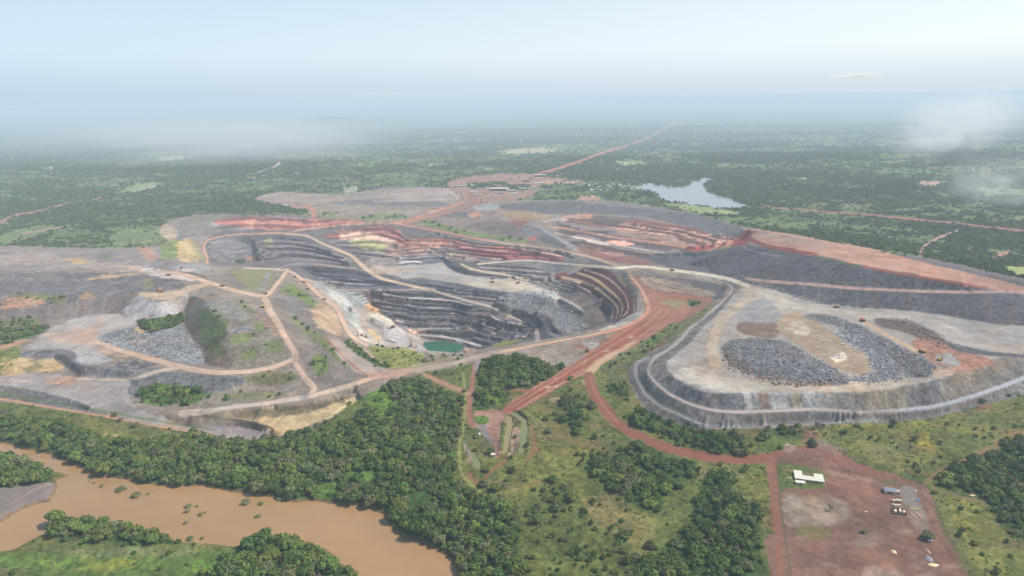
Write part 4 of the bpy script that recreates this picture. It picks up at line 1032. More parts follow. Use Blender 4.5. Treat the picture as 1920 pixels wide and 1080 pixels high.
# service road and settling ponds
strip((156, 112, 96), '890,684 888,700 885,720 882,745 880,765 882,790 890,800', [9, 9, 9, 13, 11, 10, 8], cls=4)
strip((150, 142, 136), '898,676 891,690', 8, cls=4)
strip((176, 136, 112), '795,702 830,718 860,730 880,738', [7, 9, 9, 8], f=1.5, cls=4)
strip((164, 108, 90), '950,728 980,732 1010,730', 4, cls=4)
area((166, 126, 110), '888,772 925,768 950,776 945,830 940,850 930,862 924,842 905,815 890,795', 1.5, 3, cls=5, veg=0, mot=.25)
area((138, 134, 138), '893,795 915,797 912,808 930,840 915,830 900,808', 1.5, 2, mot=.1)
area((96, 128, 58), '890,783 905,779 918,782 918,795 900,796 890,790', 1.2, 2, cls=0, grass=1)
area((106, 120, 62), '938,790 950,795 944,850 936,845', 1.5, 2, cls=0, grass=1)
strip((176, 172, 110), '868,700 872,740 870,790 862,850 868,890 900,920', 5, f=3, op=.6)
area((150, 128, 110), '963,800 976,800 972,830 962,862 954,858 957,830', 1, 2, cls=6, mot=.4)
area((136, 122, 112), '870,832 878,836 886,860 890,880 884,878 874,850', 1, 1.5, cls=6, mot=.35)
area((104, 90, 72), '958,776 972,772 984,780 976,795 960,792', 1, 2, cls=6)
strip((146, 106, 84), '990,785 1000,810 998,850 985,862', [4, 8, 8, 5], f=2, op=.7)
area((160, 108, 86), '1004,830 1012,840 1006,852 998,845', 2, 3, op=.8)
strip((150, 100, 80), '880,890 900,905 925,880 950,862', 7, f=3, j=3, op=.7, cls=4)
area((190, 160, 140), '1028,748 1052,742 1048,752 1035,755', 2, 3, op=.7)
for q in ('1010,760 1060,775 1120,800', '1000,800 1080,830 1160,850'):
    strip((136, 112, 78), q, 7, f=4, j=5, op=.4)
# bars of the river
area((138, 126, 120), '-60,915 0,915 50,910 98,900 103,910 103,925 95,938 60,945 30,960 0,978 -60,990', 1.5, 2, cls=6, veg=0, grass=0, grain=.2, mot=.1)
strip((176, 150, 132), '20,945 60,920 95,905', 2, f=1, op=.8)
# ------------------------------------------------------------------ relief and water beds
hwp = 0.95 * us[None, :] * np.ones((NR, 1))      # rows widen with distance: correct the y slope for it
def slopes(z):
    gx = np.gradient(z, axis=1) / np.gradient(X, axis=1)
    gy = np.gradient(z, axis=0) / np.gradient(Y, axis=0)
    return gx, gy - gx * hwp
_gx, _gy = slopes(blur(Z, 2))
_sl = np.hypot(_gx, _gy)
# runnels and slides: streaks that follow the fall line
STREAK = np.zeros_like(Z)
_wt = np.zeros_like(Z) + 1e-6
for k in range(6):
    a = math.pi * k / 6
    dx_, dy_ = math.cos(a), math.sin(a)
    w = np.abs(_gx * dx_ + _gy * dy_) / (_sl + 1e-4)
    w = w ** 8
    al = X * dx_ + Y * dy_; ac = -X * dy_ + Y * dx_
    STREAK += w * (vnoise(ac / 4.5, al / 40, 101 + k) * 0.6 + vnoise(ac / 13, al / 70, 111 + k) * 0.5)
    _wt += w
STREAK = (STREAK / _wt * sstep(0.18, 0.45, _sl)).astype(np.float32)
mine = (CLS == 1) | (CLS == 2)
# rock and dust vary over the worked ground
mm_ = (mine | (CLS == 3) | (CLS == 5)).astype(np.float32)
g_ = np.clip(GRAIN, 0.15, 1.3)
var = mm_ * (0.20 * N20 + 0.18 * N60 + g_ * (0.34 * N7 + 0.30 * vnoise(X / 2.6, Y / 3.4, 81)) + 0.45 * STREAK * g_ * np.where(CLS == 1, 0.45, 1.0))
var += (1 - mm_) * np.clip(GRASS, 0, 1) * (0.28 * N7 + 0.22 * N20 + 0.22 * vnoise(X / 3.2, Y / 3.2, 82)) * (DIST < 4000)
COL *= np.clip(1 + var, 0.35, 2.2)[..., None]
# dust and rubble lie pale on the berms; the raw rock faces have shade darkened into their colour
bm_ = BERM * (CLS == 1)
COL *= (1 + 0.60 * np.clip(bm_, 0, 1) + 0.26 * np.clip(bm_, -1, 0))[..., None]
COL *= (1 - mm_[..., None]) + mm_[..., None] * np.array((1.07, 0.995, 0.89))
lum_ = COL.mean(-1, keepdims=True); COL = COL + (lum_ - COL) * (0.20 * mm_[..., None])
br = mm_ * sstep(0.05, 0.5, fbm(X, Y, 45, 4, 83) + 0.2 * STREAK) * 0.5
tint = np.array((1.14, 0.97, 0.84)); COL *= (1 - br[..., None]) + br[..., None] * tint
br = mm_ * sstep(0.1, 0.5, fbm(X, Y, 30, 4, 84)) * 0.5
COL *= (1 - br[..., None]) + br[..., None] * np.array((0.93, 1.0, 1.08))
br = np.clip(GRASS, 0, 1) * (1 - mm_) * sstep(0.0, 0.5, fbm(X, Y, 18, 3, 85)) * 0.6
COL *= (1 - br[..., None]) + br[..., None] * np.array((1.22, 1.06, 0.8))
Z = Z + (mine * STREAK * np.where(CLS == 1, 0.5, 1.1) * g_).astype(np.float32)
slope = 0
mine = (CLS == 1) | (CLS == 2)
rough = GRAIN * (0.35 * N7 + 0.5 * fbm(X, Y, 3.2, 1, 71)) * np.clip(1.2 - DIST / 3500, 0.1, 1)
rough += np.where((CLS == 0), 0.8 * N20 + 1.2 * N60, 0.0) * np.clip(GRASS, 0, 1)
rough += np.where(mine, GRAIN * 0.7 * N20, 0.0)
farh = sstep(5000, 12000, DIST)
Z = Z + rough.astype(np.float32) + (farh * (22 * N300 + 14)).astype(np.float32) * 0.6
# low hills on the skyline, left of centre and far right
for (hx, hy, sx, sy_, hh) in ((-3300, 12500, 500, 900, 95), (-2500, 13000, 700, 900, 60), (-5200, 13500, 900, 900, 50), (9000, 24000, 3500, 2500, 160), (2000, 30000, 6000, 3000, 120), (-9000, 30000, 6000, 3000, 90)):
    Z = Z + (hh * np.exp(-((X - hx) / sx) ** 2 - ((Y - hy) / sy_) ** 2) * (1 + .3 * N300)).astype(np.float32)

WATER = {
 'river': (-21.5, '-140,800 0,828 50,840 100,855 150,880 200,893 260,905 330,912 380,908 430,922 500,930 540,938 600,940 640,946 690,951 716,962 732,985 756,1005 800,1020 842,1045 862,1072 872,1130 700,1140 672,1080 645,1058 615,1030 590,1026 560,1012 545,1004 500,1008 470,1014 440,1026 395,1022 335,1018 300,1002 262,992 215,979 178,975 130,972 98,985 88,1004 60,1014 30,1030 0,1037 -140,1050 -140,985 -60,990 0,977 30,960 60,946 95,938 104,925 103,908 98,901 112,897 128,892 100,884 70,874 58,862 0,846 -140,830'),
 'pit_lake': (-126.0, '792,646 798,641 830,640 868,646 867,655 845,667 812,666 800,656'),
 'reservoir': (-0.6, '1197,352 1215,343 1250,350 1290,350 1303,340 1325,333 1337,336 1312,346 1322,355 1345,367 1365,371 1382,378 1397,385 1390,391 1350,389 1300,384 1270,379 1243,373 1235,362 1215,358'),
 'settling_pond': (-9.6, '950,778 958,778 961,796 956,820 950,848 943,850 947,820 951,796'),
 'settling_pond.001': (-9.6, '957,777 963,772 973,775 988,787 989,812 982,848 973,852 978,813 980,792 970,782'),
 'settling_pond.002': (-10.6, '884,846 888,847 901,870 899,879 891,880 886,863'),
}
WPOLY = {}
for k, (wz, s) in WATER.items():
    p = np.array(pts(s)); w = at(p[:, 0], p[:, 1], wz)[:, :2]
    WPOLY[k] = (wz, w)
    m = 60
    sel = np.nonzero((X > w[:, 0].min() - m) & (X < w[:, 0].max() + m) & (Y > w[:, 1].min() - m) & (Y < w[:, 1].max() + m))
    sc = {'river': 5.0, 'pit_lake': 2.0, 'reservoir': 26.0}.get(k, 0.8)
    d = inside_distance(X[sel] + JX[sel] * sc, Y[sel] + JY[sel] * sc, w)
    bank = {'river': 9.0, 'pit_lake': 5.0, 'reservoir': 20.0}.get(k, 2.0)
    t = sstep(-bank, bank, d)
    z0 = Z[sel]
    Z[sel] = z0 * (1 - t) + (wz - 2.5) * t
    # never let the shore flood or dry
    out = d < -bank * 0.1; inn = d > bank * 0.1
    zz = Z[sel]
    zz = np.where(out & (zz < wz + 0.4) & (d > -bank * 3), wz + 0.4 - 0.0 * d, zz)
    zz = np.where(inn, np.minimum(zz, wz - 0.5), zz)
    Z[sel] = zz
    VEG[sel] = np.where(d > -2.0, 0, VEG[sel])
    bc = {'river': (140, 112, 80), 'pit_lake': (150, 140, 134), 'reservoir': (120, 120, 96)}.get(k, (110, 104, 72))
    e = sstep(-0.35 * bank, 0.1 * bank, d)[:, None]
    COL[sel] = COL[sel] * (1 - e) + lin(bc) * ALB * e

# ------------------------------------------------------------------ materials
def new_mat(name):
    m = bpy.data.materials.new(name); m.use_nodes = True
    nt = m.node_tree; nt.nodes.clear()
    o = nt.nodes.new('ShaderNodeOutputMaterial'); b = nt.nodes.new('ShaderNodeBsdfPrincipled')
    nt.links.new(b.outputs[0], o.inputs[0])
    return m, nt, b

def mth(nt, op, a, b=None, clamp=False):
    n = nt.nodes.new('ShaderNodeMath'); n.operation = op; n.use_clamp = clamp
    for i, v in enumerate((a, b)):
        if v is None: continue
        if isinstance(v, (int, float)): n.inputs[i].default_value = v
        else: nt.links.new(v, n.inputs[i])
    return n.outputs[0]

def noise_node(nt, vec, scale, detail=3, rough=0.55):
    n = nt.nodes.new('ShaderNodeTexNoise'); n.inputs['Scale'].default_value = scale
    n.inputs['Detail'].default_value = detail; n.inputs['Roughness'].default_value = rough
    nt.links.new(vec, n.inputs['Vector'])
    return n.outputs['Fac']

def ground_material():
    m, nt, b = new_mat('ground_cover')
    col = nt.nodes.new('ShaderNodeAttribute'); col.attribute_name = 'Col'
    gr = nt.nodes.new('ShaderNodeAttribute'); gr.attribute_name = 'grain'
    geo = nt.nodes.new('ShaderNodeNewGeometry')
    pos = geo.outputs['Position']
    n1 = noise_node(nt, pos, 0.9, 4, 0.7)
    n2 = noise_node(nt, pos, 0.22, 3, 0.6)
    vo = nt.nodes.new('ShaderNodeTexVoronoi'); vo.inputs['Scale'].default_value = 0.34; nt.links.new(pos, vo.inputs['Vector'])
    a1 = mth(nt, 'MULTIPLY', mth(nt, 'SUBTRACT', n1, 0.5), 2.0); a2 = mth(nt, 'MULTIPLY', mth(nt, 'SUBTRACT', n2, 0.5), 2.6)
    a3 = mth(nt, 'SUBTRACT', vo.outputs['Distance'], 0.45)
    mix = mth(nt, 'ADD', mth(nt, 'MULTIPLY', a1, 1.1), mth(nt, 'MULTIPLY', a2, 0.8))
    mix = mth(nt, 'ADD', mix, mth(nt, 'MULTIPLY', a3, mth(nt, 'MULTIPLY', gr.outputs['Fac'], 0.35)))
    amp = mth(nt, 'ADD', mth(nt, 'MULTIPLY', gr.outputs['Fac'], 0.75), 0.14)
    fac = mth(nt, 'ADD', mth(nt, 'MULTIPLY', mix, amp), 1.0)
    vm = nt.nodes.new('ShaderNodeVectorMath'); vm.operation = 'SCALE'
    nt.links.new(col.outputs['Color'], vm.inputs[0]); nt.links.new(fac, vm.inputs['Scale'])
    nt.links.new(vm.outputs[0], b.inputs['Base Color'])
    bump = nt.nodes.new('ShaderNodeBump'); bump.inputs['Distance'].default_value = 1.6
    nt.links.new(mth(nt, 'MULTIPLY', gr.outputs['Fac'], 0.55, True), bump.inputs['Strength'])
    nt.links.new(mth(nt, 'ADD', n1, mth(nt, 'MULTIPLY', n2, 1.6)), bump.inputs['Height'])
    nt.links.new(bump.outputs[0], b.inputs['Normal'])
    b.inputs['Roughness'].default_value = 0.95
    b.inputs['Specular IOR Level'].default_value = 0.12
    return m
M_GROUND = ground_material()

def flat_mat(name, c, rough=0.8, spec=0.3, var=0.12, scale=1.0, metal=0.0):
    """c is the real base colour as sRGB 0-255"""
    m, nt, b = new_mat(name)
    geo = nt.nodes.new('ShaderNodeTexCoord')
    n = noise_node(nt, geo.outputs['Object'], scale, 3)
    f = mth(nt, 'ADD', mth(nt, 'MULTIPLY', mth(nt, 'SUBTRACT', n, 0.5), var * 2), 1.0)
    vm = nt.nodes.new('ShaderNodeVectorMath'); vm.operation = 'SCALE'
    vm.inputs[0].default_value = tuple(lin(c)); nt.links.new(f, vm.inputs['Scale'])
    nt.links.new(vm.outputs[0], b.inputs['Base Color'])
    b.inputs['Roughness'].default_value = rough; b.inputs['Specular IOR Level'].default_value = spec
    b.inputs['Metallic'].default_value = metal
    return m

def water_mat(name, c, rough, spec, scale=0.15, bumpd=0.05):
    m, nt, b = new_mat(name)
    geo = nt.nodes.new('ShaderNodeNewGeometry')
    sc_ = nt.nodes.new('ShaderNodeVectorMath'); sc_.operation = 'MULTIPLY'; sc_.inputs[1].default_value = (0.35, 1.0, 1.0)
    rt = nt.nodes.new('ShaderNodeVectorRotate'); rt.rotation_type = 'Z_AXIS'; rt.inputs['Angle'].default_value = 0.45
    nt.links.new(geo.outputs['Position'], rt.inputs['Vector']); nt.links.new(rt.outputs[0], sc_.inputs[0])
    n = noise_node(nt, sc_.outputs[0], scale * 0.16, 5, 0.6)
    f = mth(nt, 'ADD', mth(nt, 'MULTIPLY', mth(nt, 'SUBTRACT', n, 0.5), 0.42), 1.0)
    vm = nt.nodes.new('ShaderNodeVectorMath'); vm.operation = 'SCALE'
    vm.inputs[0].default_value = tuple(lin(c)); nt.links.new(f, vm.inputs['Scale'])
    nt.links.new(vm.outputs[0], b.inputs['Base Color'])
    b.inputs['Roughness'].default_value = rough; b.inputs['Specular IOR Level'].default_value = spec
    w = noise_node(nt, geo.outputs['Position'], scale * 4, 2)
    bump = nt.nodes.new('ShaderNodeBump'); bump.inputs['Distance'].default_value = bumpd; bump.inputs['Strength'].default_value = 0.5
    nt.links.new(w, bump.inputs['Height']); nt.links.new(bump.outputs[0], b.inputs['Normal'])
    return m

# ------------------------------------------------------------------ ground objects, one per kind of surface
FC = CLS[:-1, :-1]
IDX = (np.arange(NR)[:, None] * NC + np.arange(NC)[None, :]).astype(np.int32)
gx = np.gradient(Z, axis=1) / np.gradient(X, axis=1)
gy = np.gradient(Z, axis=0) / np.gradient(Y, axis=0)
gy = gy - gx * hwp
NRM = np.stack([-gx, -gy, np.ones_like(gx)], -1); NRM /= np.linalg.norm(NRM, axis=-1, keepdims=True)
VV = np.stack([X, Y, Z], -1).reshape(-1, 3).astype(np.float32)
CC = np.concatenate([np.clip(COL, 0, 1).reshape(-1, 3), np.ones((NR * NC, 1), np.float32)], 1).astype(np.float32)
GG = GRAIN.reshape(-1).astype(np.float32); NN = NRM.reshape(-1, 3).astype(np.float32)

def put(o, kind=None, label=None, cat=None, group=None):
    if kind: o['kind'] = kind
    if label: o['label'] = label
    if cat: o['category'] = cat
    if group: o['group'] = group
    return o

def grid_part(name, mask, label=None):
    r, c = np.nonzero(mask)
    if len(r) == 0: return None
    q = np.stack([IDX[r, c], IDX[r, c + 1], IDX[r + 1, c + 1], IDX[r + 1, c]], 1)
    used = np.zeros(NR * NC, bool); used[q.ravel()] = True
    remap = np.cumsum(used).astype(np.int32) - 1
    q = remap[q]
    me = bpy.data.meshes.new(name)
    nv = int(used.sum())
    me.vertices.add(nv); me.vertices.foreach_set('co', VV[used].ravel())
    me.loops.add(q.size); me.loops.foreach_set('vertex_index', q.ravel())
    me.polygons.add(len(q)); me.polygons.foreach_set('loop_start', np.arange(0, q.size, 4, dtype=np.int32))
    me.polygons.foreach_set('use_smooth', np.ones(len(q), bool))
    ca = me.color_attributes.new('Col', 'FLOAT_COLOR', 'POINT'); ca.data.foreach_set('color', CC[used].ravel())
    ga = me.attributes.new('grain', 'FLOAT', 'POINT'); ga.data.foreach_set('value', GG[used])
    me.update(calc_edges=True)
    me.normals_split_custom_set_from_vertices(NN[used])
    me.materials.append(M_GROUND)
    o = bpy.data.objects.new(name, me); SC.collection.objects.link(o)
    return put(o, 'structure', label)

FXP = PX[:-1, :-1]
grid_part('ground', (FC == 0), 'green wooded plain and grassland all round the mine')
grid_part('open_pit', FC == 1, 'terraced open pit with grey and red benched walls')
grid_part('waste_dump', (FC == 2) & (FXP < 720) & (PY[:-1, :-1] > 400), 'grey and brown waste rock dumps at the left of the pit')
grid_part('waste_dump', (FC == 2) & (FXP >= 1000), 'large grey flat topped waste rock dump at the right')
grid_part('waste_dump', (FC == 2) & ~((FXP < 720) & (PY[:-1, :-1] > 400)) & (FXP < 1000), 'pale low rock dumps behind the pit')
grid_part('haul_road', FC == 3, 'pale dusty haul roads and ramps of the mine')
grid_part('dirt_road', FC == 4, 'red laterite roads and tracks outside the pit')
grid_part('work_yard', FC == 5, 'bare red earth yards beside the mine')
grid_part('river_bank', FC == 6, 'grey brown mud banks by the water')

def sheet(name, key, mat, label):
    wz, w = WPOLY[key]
    c = w.mean(0)
    m = {'river': 14, 'reservoir': 22, 'pit_lake': 6}.get(key, 2.2)
    # the sheet reaches a little under the banks
    p = []
    n = len(w)
    area2 = sum(w[i][0] * w[(i + 1) % n][1] - w[(i + 1) % n][0] * w[i][1] for i in range(n))
    sgn = 1 if area2 > 0 else -1
    for i in range(n):
        a, b, c_ = w[i - 1], w[i], w[(i + 1) % n]
        t = (b - a) / (np.linalg.norm(b - a) + 1e-6) + (c_ - b) / (np.linalg.norm(c_ - b) + 1e-6)
        nrm = np.array([t[1], -t[0]]) * sgn; nrm /= np.linalg.norm(nrm) + 1e-6
        p.append(b + nrm * m)
    me = bpy.data.meshes.new(name)
    vs_ = [Vector(q) for q in p]
    r = delaunay_2d_cdt(vs_, [], [list(range(n))], 1, 0.001)
    me.from_pydata([(q[0], q[1], wz) for q in r[0]], [], [list(f) for f in r[2]])
    me.update(); me.materials.append(mat)
    for pl in me.polygons:
        if pl.normal.z < 0: pl.flip()
    o = bpy.data.objects.new(name, me); SC.collection.objects.link(o)
    put(o, 'structure', label)
M_RIVER = water_mat('muddy_river_water', (154, 122, 84), 0.16, 0.4)
M_LAKE = water_mat('green_pit_water', (34, 90, 62), 0.3, 0.2)
M_RES = water_mat('reservoir_water', (128, 134, 134), 0.2, 0.45)
M_POND = water_mat('ochre_pond_water', (134, 120, 82), 0.3, 0.25)
M_POND2 = water_mat('green_pond_water', (112, 116, 76), 0.3, 0.25)
sheet('river', 'river', M_RIVER, 'wide muddy orange brown river with wooded banks')
sheet('pit_lake', 'pit_lake', M_LAKE, 'small bright green lake at the bottom of the pit')
sheet('reservoir', 'reservoir', M_RES, 'pale blue reservoir in the forest beyond the mine')
sheet('settling_pond', 'settling_pond', M_POND, 'narrow ochre settling pond, the left of the joined pair')
sheet('settling_pond', 'settling_pond.001', M_POND2, 'narrow green settling pond bent at its top end')
sheet('settling_pond', 'settling_pond.002', M_POND2, 'small green settling pond by the bare mud strip')

# the height of the finished ground anywhere
def ground_z(x, y):
    x = np.asarray(x, float); y = np.asarray(y, float)
    fr = np.interp(y, ys, np.arange(NR))
    fc = (x / (0.95 * y + 160.0) + 1) / 2 * (NC - 1)
    fr = np.clip(fr, 0, NR - 1.001); fc = np.clip(fc, 0, NC - 1.001)
    r = fr.astype(int); c = fc.astype(int); a = fr - r; b = fc - c
    return ((Z[r, c] * (1 - b) + Z[r, c + 1] * b) * (1 - a) + (Z[r + 1, c] * (1 - b) + Z[r + 1, c + 1] * b) * a)

def lookup(A, x, y):
    fr = np.clip(np.interp(y, ys, np.arange(NR)) + 0.5, 0, NR - 1).astype(int)
    fc = np.clip((x / (0.95 * y + 160.0) + 1) / 2 * (NC - 1) + 0.5, 0, NC - 1).astype(int)
    return A[fr, fc]

def spot(px, py, lift=0.0):
    """the point of the finished ground that the photograph shows at a pixel"""
    d = ray(px, py)
    t0, hit = 300.0, None
    ts = np.arange(400.0, 9000.0, 2.0)
    P = d[None, :] * ts[:, None]
    h = P[:, 2] + CAM_H - ground_z(P[:, 0], P[:, 1]) - lift
    k = np.argmax(h < 0)
    if h[k] >= 0: k = len(ts) - 1
    return np.array([P[k, 0], P[k, 1], ground_z(P[k, 0], P[k, 1])])
# ------------------------------------------------------------------ plants
def leaf_mat(name, c, spread=0.35):
    m, nt, b = new_mat(name)
    oi = nt.nodes.new('ShaderNodeObjectInfo'); geo = nt.nodes.new('ShaderNodeNewGeometry')
    n = noise_node(nt, geo.outputs['Position'], 0.35, 3)
    f = mth(nt, 'ADD', mth(nt, 'MULTIPLY', oi.outputs['Random'], spread), 1.0 - spread / 2)
    f = mth(nt, 'MULTIPLY', f, mth(nt, 'ADD', mth(nt, 'MULTIPLY', mth(nt, 'SUBTRACT', n, 0.5), 0.9), 1.0))
    hs = nt.nodes.new('ShaderNodeHueSaturation'); hs.inputs['Color'].default_value = tuple(c) + (1,)
    hr = mth(nt, 'ADD', mth(nt, 'MULTIPLY', mth(nt, 'FRACT', mth(nt, 'MULTIPLY', oi.outputs['Random'], 17.0)), 0.06), 0.465)
    nt.links.new(hr, hs.inputs['Hue']); nt.links.new(f, hs.inputs['Value'])
    nt.links.new(hs.outputs[0], b.inputs['Base Color'])
    b.inputs['Roughness'].default_value = 0.75; b.inputs['Specular IOR Level'].default_value = 0.15
    return m
M_LEAF = [leaf_mat('leaves_dark', (0.084, 0.138, 0.032)), leaf_mat('leaves_mid', (0.128, 0.180, 0.040)),
          leaf_mat('leaves_olive', (0.165, 0.185, 0.080)), leaf_mat('leaves_bright', (0.145, 0.210, 0.046))]
M_DRY = leaf_mat('leaves_dry', (0.15, 0.135, 0.10))
M_BARK = flat_mat('bark', (112, 96, 80), 0.9, 0.1, 0.2, 2.0)

def crown_mesh(name, seed, mat, n_lobes=11, leaves=46, flat=0.62, leaf=0.17, sparse=0.0, core=True):
    """a leafy crown of unit radius: clumps of leaf sprays round an uneven dome, base near z = 0"""
    g = np.random.default_rng(seed)
    V = []; F = []
    lob = []
    for k in range(n_lobes):
        a = 2 * math.pi * (k / n_lobes * 2.4) + g.uniform(-.4, .4); rr = (0.0 if k == 0 else g.uniform(0.35, 0.78))
        zz = flat * (0.95 - 0.75 * rr ** 2) * g.uniform(0.7, 1.1)
        lob.append((rr * math.cos(a), rr * math.sin(a), zz, g.uniform(0.26, 0.46)))
    for (x, y, z, r) in lob:
        if core:
            b = len(V); nu, nv = 6, 4
            for i in range(nv + 1):
                th = math.pi * i / nv
                for j in range(nu):
                    ph = 2 * math.pi * j / nu
                    q = r * 0.8 * g.uniform(0.8, 1.1)
                    V.append((x + q * math.sin(th) * math.cos(ph), y + q * math.sin(th) * math.sin(ph), z + q * 0.8 * math.cos(th)))
            for i in range(nv):
                for j in range(nu):
                    F.append((b + i * nu + j, b + (i + 1) * nu + j, b + (i + 1) * nu + (j + 1) % nu, b + i * nu + (j + 1) % nu))
        for _ in range(leaves):
            d = g.normal(size=3); d[2] = abs(d[2]) * 0.9 + (-0.25 if g.random() < 0.35 else 0.1); d /= np.linalg.norm(d)
            c = np.array((x, y, z)) + d * r * g.uniform(0.75, 1.15) * np.array((1, 1, 0.8))
            t = g.normal(size=3); t -= t.dot(d) * d * 0.7; t /= np.linalg.norm(t); s = np.cross(d, t); s /= np.linalg.norm(s) + 1e-6
            L = leaf * g.uniform(0.5, 1.15); W = L * g.uniform(0.4, 0.8)
            b = len(V)
            V += [tuple(c - t * L), tuple(c - s * W + d * L * .2), tuple(c + t * L), tuple(c + s * W)]
            F.append((b, b + 1, b + 2, b + 3))
    me = bpy.data.meshes.new(name); me.from_pydata(V, [], F); me.update(); me.materials.append(mat)
    return me

def trunk_mesh(name, seed, h=1.0, r=0.09, limbs=4):
    g = np.random.default_rng(seed); V = []; F = []
    def seg(a, b, ra, rb, n=6):
        a = np.array(a, float); b = np.array(b, float); d = b - a; d /= np.linalg.norm(d)
        u = np.cross(d, (0, 1, 0.3)); u /= np.linalg.norm(u); w = np.cross(d, u); s = len(V)
        for c, r_ in ((a, ra), (b, rb)):
            for k in range(n):
                t = 2 * math.pi * k / n; V.append(tuple(c + (u * math.cos(t) + w * math.sin(t)) * r_))
        for k in range(n): F.append((s + k, s + (k + 1) % n, s + n + (k + 1) % n, s + n + k))
    seg((0, 0, -0.25), (0.02, 0, h * .5), r * 1.25, r * .85); seg((0.02, 0, h * .5), (0.0, 0.05, h), r * .85, r * .45)
    for k in range(limbs):
        a = 2 * math.pi * k / limbs + g.uniform(-.3, .3)
        seg((0.01, 0, h * g.uniform(.5, .75)), (math.cos(a) * .5, math.sin(a) * .5, h * g.uniform(1.0, 1.3)), r * .45, r * .15, 5)
    me = bpy.data.meshes.new(name); me.from_pydata(V, [], F); me.update(); me.materials.append(M_BARK)
    return me

CROWNS = [crown_mesh('crown_dark', 1, M_LEAF[0]), crown_mesh('crown_dark', 2, M_LEAF[0], 14, 40, .5), crown_mesh('crown_mid', 3, M_LEAF[1]),
          crown_mesh('crown_mid', 4, M_LEAF[1], 9, 54, .75), crown_mesh('crown_olive', 5, M_LEAF[2], 13, 40, .5), crown_mesh('crown_dark', 6, M_LEAF[0], 10, 46, .7),
          crown_mesh('crown_bright', 7, M_LEAF[3], 12, 40, .55), crown_mesh('crown_dry', 8, M_DRY, 8, 30, .6, .1, core=False)]
TRUNKS = [trunk_mesh('trunk', 21), trunk_mesh('trunk', 22, limbs=3)]

def make_tree(name, x, y, rad, h, kind, label, group=None, cat='tree', z=None, bare=0.45):
    """h: full height; the crown fills all but the lowest part"""
    z = float(ground_z(x, y)) if z is None else z
    r = bpy.data.objects.new(name, None); SC.collection.objects.link(r)
    r.location = (x, y, z); r.rotation_euler = (0, 0, RNG.uniform(0, 6.28)); r.empty_display_size = 0.5
    put(r, None, label, cat, group)
    c = bpy.data.objects.new('crown', CROWNS[kind]); SC.collection.objects.link(c); c.parent = r
    flat = {0: .62, 1: .5, 2: .62, 3: .75, 4: .5, 5: .7, 6: .55, 7: .6}[kind]
    ch = h * (1 - bare * 0.55)
    c.location = (0, 0, h - ch); c.scale = (rad, rad * RNG.uniform(.85, 1.1), ch / (flat + 0.42))
    t = bpy.data.objects.new('trunk', TRUNKS[kind % 2]); SC.collection.objects.link(t); t.parent = r
    t.scale = (h * .8, h * .8, h * 0.62)
    return r

# cheap stand-alone plants for the masses (hidden library, instanced by the stuff objects below)
LIB = bpy.data.collections.new('plant_library')
LIBF = bpy.data.collections.new('far_plant_library')
for k, (sd_, m_, n_, lv, fl) in enumerate(((31, M_LEAF[0], 9, 34, .62), (32, M_LEAF[0], 11, 30, .5), (33, M_LEAF[1], 9, 34, .7), (34, M_LEAF[1], 12, 28, .5),
                                     (35, M_LEAF[2], 10, 30, .55), (36, M_LEAF[3], 10, 30, .5), (37, M_LEAF[0], 8, 36, .8))):
    o_ = bpy.data.objects.new(f'{k:02d}_plant', crown_mesh('plant_crown', sd_, m_, n_, lv, fl, 0.2)); LIB.objects.link(o_)
o_ = bpy.data.objects.new('07_plant', crown_mesh('plant_crown', 38, M_DRY, 7, 26, .6, .12, core=False)); LIB.objects.link(o_)
for k, (sd_, m_) in enumerate(((41, M_LEAF[0]), (42, M_LEAF[0]), (43, M_LEAF[1]), (44, M_LEAF[2]), (45, M_LEAF[0]))):
    o_ = bpy.data.objects.new(f'{k:02d}_far_plant', crown_mesh('far_crown', sd_, m_, 4, 9, .6, 0.3)); LIBF.objects.link(o_)

